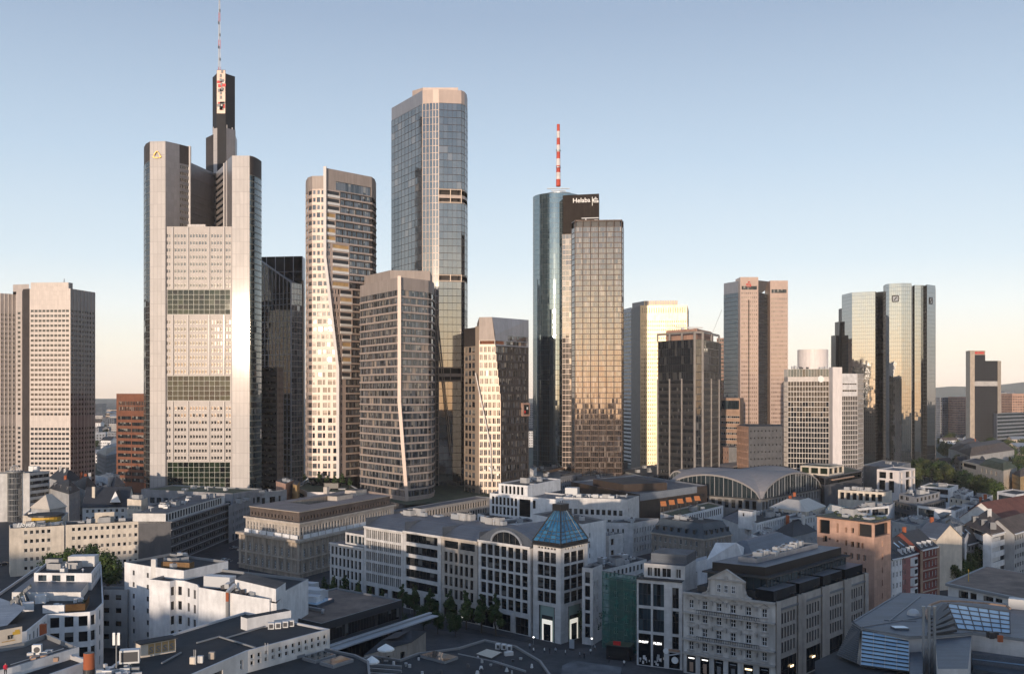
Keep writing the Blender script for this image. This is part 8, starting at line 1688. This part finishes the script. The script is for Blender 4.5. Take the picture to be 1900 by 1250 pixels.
for nm, lab, x0, x1, yt, D, wall in(('far_block','long far off block with one pale brick end left of the lone dark tower',1744,1792,737,1500,'far_wall_grey'),('far_block','far brick coloured cube against the hills left of the lone dark tower',1776,1795,736,1470,'rose_cladding'),('far_block','long low sunlit hall at the foot of the lone dark tower',1740,1842,772,2250,'far_wall_warm'),('far_block','pale far block right behind the lone dark tower',1857,1868,728,1600,'far_wall'),('far_block','grey far block between the lone dark tower and the orange block',1864,1882,726,1900,'far_wall_grey'),('far_block','orange brown far housing block at the right edge against the hills',1878,1925,730,1350,'pink_stone'),('far_block','slim grey far block in the gap beside the silver tower',176,189,749,2600,'far_wall'),('far_block','wide grey far block in the gap beside the brick red block',190,212,776,1900,'far_wall_grey'),('far_block','white rounded far block low in the gap beside the brick red block',177,196,802,1350,'plaster_white'),('far_block','pale far slab between the round tower and the short beige tower',980,993,748,1500,'far_wall')):
 a, c = xy(x0,D), xy(x1,D*1.01); b = Bld(nm,lab,'far block',a,maxw=40); n = Vector((0,1))*30; block(b,[a,c,c+n,a+n],0,zat(yt,D),wall,'gravel',dict(fh=3.6,bay=4.2,w=2.6,h=1.7,sill=1.,base=1.,top=1.,style='grey',nx=1),parapet=0); b.done()
 # dark blue house with a metal roof in the left gap
hiphouse('town_house','dark house with a long grey metal roof in the gap by the brick red block','house',(196,845),(180,838),(240,836),17,6,7,'far_wall_grey','zinc',dict(fh=3.6,bay=3.2,w=1.3,h=1.8,sill=.9,base=1,top=.4,style='grey'),2,3)
# ---------------------------------------------------------------- people, cars and small things
def body_mesh(pose,coat,legs,name='person',hood=None):
 """one continuous skinned figure; pose = joint positions"""
 J = pose; names = list(J); idx ={k:i for i,k in enumerate(names)}
 E =[('hip','waist'),('waist','chest'),('chest','neck'),('neck','head'),('head','crown'),('chest','shL'),('shL','elL'),('elL','waL'),('waL','haL'),('chest','shR'),('shR','elR'),('elR','waR'),('waR','haR'),('hip','hL'),('hL','kL'),('kL','aL'),('aL','tL'),('hip','hR'),('hR','kR'),('kR','aR'),('aR','tR')]
 rad = dict(hip=.17,waist=.15,chest=.18,neck=.062,head=.105,crown=.085,shL=.085,shR=.085,elL=.058,elR=.058,waL=.04,waR=.04,haL=.042,haR=.042,hL=.11,hR=.11,kL=.075,kR=.075,aL=.052,aR=.052,tL=.045,tR=.045)
 me = bpy.data.meshes.new(name); me.from_pydata([J[k]for k in names],[(idx[a],idx[c])for a,c in E],[]); o = bpy.data.objects.new(name,me); COL.objects.link(o)
 sk = o.modifiers.new('skin','SKIN'); sk.use_smooth_shade = True; sl_ = me.skin_vertices[0].data if me.skin_vertices else None
 if sl_ is None:
  bm = bmesh.new(); bm.from_mesh(me); lay = bm.verts.layers.skin.verify(); bm.to_mesh(me); bm.free(); sl_ = me.skin_vertices[0].data
 for k, i in idx.items():sl_[i].radius =(rad[k],rad[k]*(.72 if k in('chest','waist','hip')else 1)); sl_[i].use_root =(k=='hip')
 o.modifiers.new('sub','SUBSURF').levels = 1; dg = bpy.context.evaluated_depsgraph_get(); m2 = bpy.data.meshes.new_from_object(o.evaluated_get(dg)); bpy.data.objects.remove(o); bpy.data.meshes.remove(me)
 for m in(coat,legs,'skin',hood or 'hair'):m2.materials.append(MATS[m])
 hz = J['hip'][2]; nz = J['neck'][2]; hd = Vector(J['head'])
 for p in m2.polygons:
  c = p.center; k = 0
  if c.z<hz-.06 and abs(c.x)<.32 and min((c-Vector(J[q])).length for q in('haL','haR'))>.12:k = 1
  if min((c-Vector(J[q])).length for q in('haL','haR'))<.085:k = 2
  if c.z>nz+.03:k = 2 if(c.y<hd.y+.01 and c.z<hd.z+.07)else 3
  p.material_index = k; p.use_smooth = True
 return m2
def stand(lean=0.,arm=0.,step=0.):
 return dict(hip=(0,0,.93),waist=(0,-.01-lean*.2,1.1),chest=(0,-.01-lean*.5,1.33),neck=(0,-.02-lean*.7,1.49),head=(0,-.05-lean*.8,1.61),crown=(0,-.04-lean*.8,1.70),shL=(-.19,0-lean*.5,1.40),elL=(-.25,.02-arm*.2,1.13),waL=(-.22,-.10-arm*.3,.92+arm*.2),haL=(-.21,-.14-arm*.35,.84+arm*.25),shR=(.19,0-lean*.5,1.40),elR=(.25,.03+arm*.1,1.13),waR=(.24,-.06+arm*.1,.91),haR=(.235,-.09+arm*.12,.83),hL=(-.10,0,.88),kL=(-.11,-.02-step*.22,.48),aL=(-.11,.03-step*.28,.08),tL=(-.12,-.12-step*.28,.035),hR=(.10,0,.88),kR=(.11,-.02+step*.06,.48),aR=(.11,.03+step*.34,.10),tR=(.12,-.12+step*.32,.035))
PM =[body_mesh(stand(0,.3,0),'red_coat','trousers',hood='red_coat'),body_mesh(stand(.1,.3,.8),'tarp_grey','trousers'),body_mesh(stand(.05,.1,.6),'sign_white','trousers'),body_mesh(stand(0,.5,.2),'trousers','trousers')]
def person(k,p,z,rot,label):
 o = bpy.data.objects.new('person',PM[k]); COL.objects.link(o); o.location =(p.x,p.y,z); o.rotation_euler =(0,0,rot); tag(o,label,'person'); return o
p_ = rp(10,1243,34); person(0,p_,33.3,.7,'person in a red hooded jacket and dark trousers standing on the near flat roof')
for k,(x,y,lab)in enumerate(((983,1204,'person in grey walking along the pyramid tower front'),(1010,1212,'person in white striding on the pavement in front of the lit entrance'),(1020,1213,'person in dark clothes beside the lit entrance'),(1031,1212,'person in grey just left of the advertising pillar'),(1049,1216,'person in white just past the tower corner'),(1096,1214,'person in white near the netted house'),(1104,1207,'person in grey nearer the dark kiosk'),(1130,1229,'person in dark clothes in front of the dark kiosk'),(1158,1236,'person in white on the pavement below the dark kiosk'),(1076,1220,'person in grey between canopy and advertising pillar'),(1084,1222,'person in dark clothes beside the pale canopy'),(990,1212,'person in white at the left end of the pavement'))):
 person((1,2,3,1,2,2,1,3,2,1,3,2)[k],gp(x,y),.12,(k*1.9)%6.28,lab)
def car(p,rot,paint,label):
 t = thing('car',label,'car',(p.x,p.y,0)); t.rotation_euler =(0,0,rot)
 def at0(mb,nm,par=None):o = bpy.data.objects.new(nm,mb.mesh(nm)); COL.objects.link(o); o.parent = par or t; return o
 prof =[(-2.1,.35),(2.1,.35),(2.15,.62),(1.95,.85),(1.0,.95),(.35,1.42),(-1.1,1.45),(-1.75,.98),(-2.12,.9)]; b = MB(); w_ = .86
 def ins(x,z):return w_-(.16 if z>1.2 else 0)
 for i in range(len(prof)):
  (x0,z0),(x1,z1) = prof[i], prof[(i+1)%len(prof)]; b.face([(x0,ins(x0,z0),z0),(x0,-ins(x0,z0),z0),(x1,-ins(x1,z1),z1),(x1,ins(x1,z1),z1)],paint)
 for s in(1,-1):f =[(x,s*ins(x,z),z)for x,z in prof]; b.face(f if s<0 else f[::-1],paint)
 at0(b,'body'); g_ = MB()
 for s in(1,-1):q =[(.85,s*.85,.98),(.32,s*.735,1.36),(-1.05,s*.735,1.38),(-1.55,s*.85,1.0)]; g_.face(q if s<0 else q[::-1],'glass_dark')
 g_.face([(1.0,-.7,.99),(1.0,.7,.99),(.40,.62,1.40),(.40,-.62,1.40)],'glass_dark'); g_.face([(-1.78,.7,1.01),(-1.78,-.7,1.01),(-1.16,-.62,1.43),(-1.16,.62,1.43)],'glass_dark'); at0(g_,'window')
 for x in(-1.3,1.3):
  for s in(-1,1):
   m = MB(); m.add(disc(.32,.2,'tyre',14),Matrix.Translation((x,s*.80-(.1 if s>0 else-.1)*0,.32))@Matrix.Rotation(math.pi/2*s*-1,4,'X')); m.add(disc(.19,.22,'hvac',10),Matrix.Translation((x,s*.80,.32))@Matrix.Rotation(math.pi/2*s*-1,4,'X')); at0(m,'wheel')
 for s in(-1,1):m = MB(); m.box((2.1,s*.6,.66),.12,.3,.14,'sign_white'); at0(m,'headlight'); m = MB(); m.box((-2.1,s*.62,.72),.1,.26,.14,'sign_red'); at0(m,'tail_light')
car(gp(418,1041),1.1,'car_white','white car driving in the dark side street beside the old bank'); car(gp(398,1056),1.1,'car_dark','dark car following lower in the side street beside the old bank'); car(gp(434,1018),1.15,'car_silver','silver car farthest up the side street beside the old bank'); car(gp(10,1048),.2,'car_dark','dark car at the far left below the cream corner house')
def antenna_mast():
 q = rp(216,1240,33.); t = thing('antenna_mast','thin roof mast carrying two white panel antennas at lower left','antenna',(q.x,q.y,32.6)); m = MB(); m.tube(q,.11,.09,32.6,37.8,'trim_grey',10); m.obj('pole',t)
 for dx in(-.32,.36):
  m = MB(); m.box((q.x+dx,q.y-.1,36.4),.34,.2,1.75,'sign_white',.2); m.bar((q.x+dx,q.y,37.2),(q.x,q.y,37.2),.07,'trim_grey'); m.obj('panel_antenna',t)
antenna_mast()
def parasol(x,y,Z,r,lab):
 q = rp(x,y,Z); t = thing('parasol',lab,'parasol',(q.x,q.y,Z-.4)); m = MB(); m.tube(q,.05,.05,Z-.4,Z+2.5,'trim_grey',8); m.obj('pole',t); m = MB(); n = 8
 m.tube(q,r,r*.08,Z+1.9,Z+2.75,'sign_white',n); m.tube(q,r,r,Z+1.62,Z+1.9,'sign_white',n,None); m.obj('canopy',t); m = MB(); m.box((q.x,q.y,Z-.4),.8,.8,.14,'trim_grey'); m.obj('base',t)
parasol(716,1222,24.,1.55,'big white parasol on the dark roof terrace by the pavilion'); parasol(690,1246,24.,1.3,'white parasol at the bottom edge of the roof terrace');
def kiosk():
 p = gp(1150,1221); t = thing('kiosk','dark flat roofed kiosk with a red box sign in front of the netted house','kiosk',(p.x,p.y,.12)); m = MB(); m.box((p.x,p.y,.12),6.4,4.4,3.7,'sign_black',-.35,'bitumen'); m.obj('wall',t); m = MB(); m.box((p.x,p.y,3.8),7.,5.,.22,'trim_dark',-.35,'roof_green'); m.obj('roof',t); m = MB(); m.box((p.x-.9,p.y-1.2,4.02),2.,.5,1.,'sign_red',-.35); m.obj('box_sign',t); m = MB(); u = Vector((math.cos(-.35),math.sin(-.35))); n = Vector((u.y,-u.x)); c = p+n*2.24; m.wall(c-u*2.6,c+u*2.6,1.1,2.9,'glass_dark'); m.obj('window',t)
kiosk()
def ad_pillar():
 p = gp(1061,1206); t = thing('advertising_pillar','lit poster column on the pavement at the pyramid tower corner','advertising pillar',(p.x,p.y,.12)); m = MB(); m.box((p.x,p.y,.12),1.5,.5,.5,'trim_dark',-.5); m.obj('base',t); m = MB(); m.box((p.x,p.y,.62),1.4,.35,2.5,'poster_grey',-.5); m.obj('poster',t)
ad_pillar()
def lamp(p,h,lab,lit=True):
 t = thing('street_lamp',lab,'street lamp',(p.x,p.y,.1)); m = MB(); m.tube(p,.09,.06,.1,h,'trim_grey',8); m.obj('pole',t); m = MB(); m.dome((p.x,p.y,h),.3,'lamp_white' if lit else 'sign_white',10,4); m.tube(p,.1,.3,h-.15,h,'lamp_white' if lit else 'sign_white',10); m.obj('lamp_head',t)
lamp(front(781)+nn*4.5,5.2,'glowing globe lamp among the trees under the ribbon windows'); lamp(gp(857,1160),2.6,'low glowing lamp on the square left of the slim trees'); lamp(gp(990,1196),2.2,'low glowing lamp left of the lit tower entrance'); lamp(gp(1098,1204),3.0,'glowing lamp between the alley tree and the netted house'); lamp(gp(461,1078),8.5,'tall unlit white globe lamp in front of the old bank',False)
# ---------------------------------------------------------------- unseen blocks added behind the viewpoint to shade the low houses and mirror in the towers
def behind():
 rg = random.Random(41); x = -700.; k = 0
 while x<560:
  w_ = rg.uniform(28,60); h = SHADE_H(x+w_/2)+rg.uniform(-1.5,1.5); y = -150-rg.uniform(0,30); b = Bld('office_block','unseen office block added behind the viewpoint, shaped to shade the near houses','office block',Vector((x,y)),0,'shading blocks added behind the viewpoint',maxw=0); P =[Vector((x,y-40)),Vector((x+w_,y-40)),Vector((x+w_,y)),Vector((x,y))]
  p0, p1 = P[2], P[3]; l = w_; hs =[]; z = 2.
  while z+3<h:hs.append((1.,l-1.,z+.9,z+2.7,'band',int(l/2.5),1,'window_band')); z+=3.7
  b.maxw = 100; b.facade(p0,p1,0,h,hs,rg.choice(['plaster_mid','plaster_grey','plaster_pale']),depth=.15)
  for i in(0,1,3):b.plain(P[i],P[(i+1)%4],0,h,'plaster_grey')
  b.mb('roof').cap(P,h,'gravel'); b.done(); x+=w_+rg.uniform(0,5); k+=1
def SHADE_H(x):  # heights of the added blocks, shaped for the shade they throw
 k =((-800,40),(-260,41),(-170,42),(-125,52),(-30,56),(10,51),(120,50),(260,46),(600,44))
 for(a,p),(c,q)in zip(k,k[1:]):
  if x<=c:return lerp(p,q,(x-a)/(c-a))
 return 44.
behind()
# ---------------------------------------------------------------- light, air, camera
SUN_AZ = -14.6; SUN_EL = 3.5
EXPOSURE = 1.14; SKYGAIN = 3.0; SUNSKY = 2.0
w = bpy.data.worlds.new('World'); SC.world = w; w.use_nodes = True
nt = w.node_tree; bg = nt.nodes['Background']
sky = nt.nodes.new('ShaderNodeTexSky'); sky.sky_type = 'NISHITA'; sky.sun_disc = False
sky.sun_elevation = math.radians(SUN_EL); sky.sun_rotation = math.radians(180-SUN_AZ)
sky.altitude = 100; sky.air_density = 1.0; sky.dust_density = 1.0; sky.ozone_density = 1.0
sky.ozone_density = 2.0
# the clear dawn sky: the physical sky, graded by height above the horizon and by the bearing from the sun
tc = nt.nodes.new('ShaderNodeTexCoord'); sp = nt.nodes.new('ShaderNodeSeparateXYZ'); L(nt,tc.outputs['Generated'],sp.inputs[0])
def sramp(stops):
 r = ramp(nt,[(min(p/.6,1.),c)for p,c in stops]); mm = N(nt,'ShaderNodeMath',operation='DIVIDE'); L(nt,sp.outputs[2],mm.inputs[0]); mm.inputs[1].default_value = .6; L(nt,mm.outputs[0],r.inputs[0]); return r
anti = sramp([(0,(.92,.74,.58)),(.012,(.95,.81,.66)),(.045,(.92,.87,.76)),(.085,(.82,.86,.86)),(.13,(.65,.755,.84)),(.23,(.47,.595,.74)),(.36,(.30,.40,.555)),(.6,(.17,.265,.44))])
sunw = sramp([(0,(1.,.58,.27)),(.03,(1.,.70,.40)),(.075,(.92,.78,.56)),(.11,(.72,.69,.60)),(.17,(.36,.43,.50)),(.26,(.20,.285,.40)),(.4,(.12,.19,.33)),(.6,(.11,.18,.32))])
dt = N(nt,'ShaderNodeVectorMath',operation='DOT_PRODUCT'); L(nt,tc.outputs['Generated'],dt.inputs[0]); dt.inputs[1].default_value =(math.sin(math.radians(SUN_AZ)),-math.cos(math.radians(SUN_AZ)),0)
mr = N(nt,'ShaderNodeMapRange'); mr.inputs[1].default_value = -.1; mr.inputs[2].default_value = .95; L(nt,dt.outputs['Value'],mr.inputs[0])
k2 = N(nt,'ShaderNodeVectorMath',operation='SCALE'); L(nt,sunw.outputs[0],k2.inputs[0]); k2.inputs['Scale'].default_value = SUNSKY
mx = nt.nodes.new('ShaderNodeMix'); mx.data_type = 'RGBA'; L(nt,mr.outputs[0],mx.inputs[0]); L(nt,anti.outputs[0],mx.inputs[6]); L(nt,k2.outputs[0],mx.inputs[7])
hs = nt.nodes.new('ShaderNodeHueSaturation'); hs.inputs['Saturation'].default_value = .5; hs.inputs['Value'].default_value = .16; L(nt,sky.outputs[0],hs.inputs['Color'])
k1 = N(nt,'ShaderNodeVectorMath',operation='SCALE'); L(nt,mx.outputs[2],k1.inputs[0]); k1.inputs['Scale'].default_value = SKYGAIN
ad = N(nt,'ShaderNodeVectorMath',operation='ADD'); L(nt,k1.outputs[0],ad.inputs[0]); L(nt,hs.outputs[0],ad.inputs[1])
L(nt,ad.outputs[0],bg.inputs[0]); bg.inputs[1].default_value = .15
sl = bpy.data.lights.new('sun','SUN'); sl.energy = 1.9; sl.angle = math.radians(.5); sl.color =(1.,.80,.62)
so = bpy.data.objects.new('sun',sl); COL.objects.link(so)
d = Vector((math.sin(math.radians(SUN_AZ))*math.cos(math.radians(SUN_EL)),-math.cos(math.radians(SUN_AZ))*math.cos(math.radians(SUN_EL)),math.sin(math.radians(SUN_EL))))
so.rotation_euler = d.to_track_quat('Z','Y').to_euler(); so.location = d*400+Vector((0,0,100))
cam = bpy.data.cameras.new('camera'); co = bpy.data.objects.new('camera',cam); COL.objects.link(co); SC.camera = co
co.location =(0,0,H); co.rotation_euler =(math.radians(90),0,0)
cam.sensor_width = 36; cam.lens = 36*F/1900; cam.shift_y =(HY-625)/1900; cam.clip_start = 1; cam.clip_end = 60000
vs = SC.view_settings; SC.display_settings.display_device = 'sRGB'; vs.view_transform = 'Standard'; vs.look = 'None'; vs.exposure = EXPOSURE; vs.gamma = 1
SC.cycles.max_bounces = 5; SC.cycles.glossy_bounces = 3; SC.cycles.diffuse_bounces = 3; SC.cycles.transmission_bounces = 2; SC.cycles.sample_clamp_indirect = 4; SC.cycles.caustics_reflective = False; SC.cycles.caustics_refractive = False
# morning air: the far hills and blocks fade in it
hz = MB(); hb =[(-9800,-1650),(9800,-1650),(9800,14500),(-9800,14500)]; hz.prism([Vector(p)for p in hb],-7,420,'haze',None,True)
m = bpy.data.materials.new('haze'); m.use_nodes = True; MATS['haze'] = m; nt = m.node_tree; nt.nodes.remove(nt.nodes['Principled BSDF']); pv = nt.nodes.new('ShaderNodeVolumePrincipled'); pv.inputs['Color'].default_value =(.93,.95,1.,1); pv.inputs['Density'].default_value = 2.8e-5; pv.inputs['Anisotropy'].default_value = -.3; L(nt,pv.outputs[0],nt.nodes['Material Output'].inputs['Volume'])
ho = hz.obj('haze'); ho['kind'] = 'stuff'
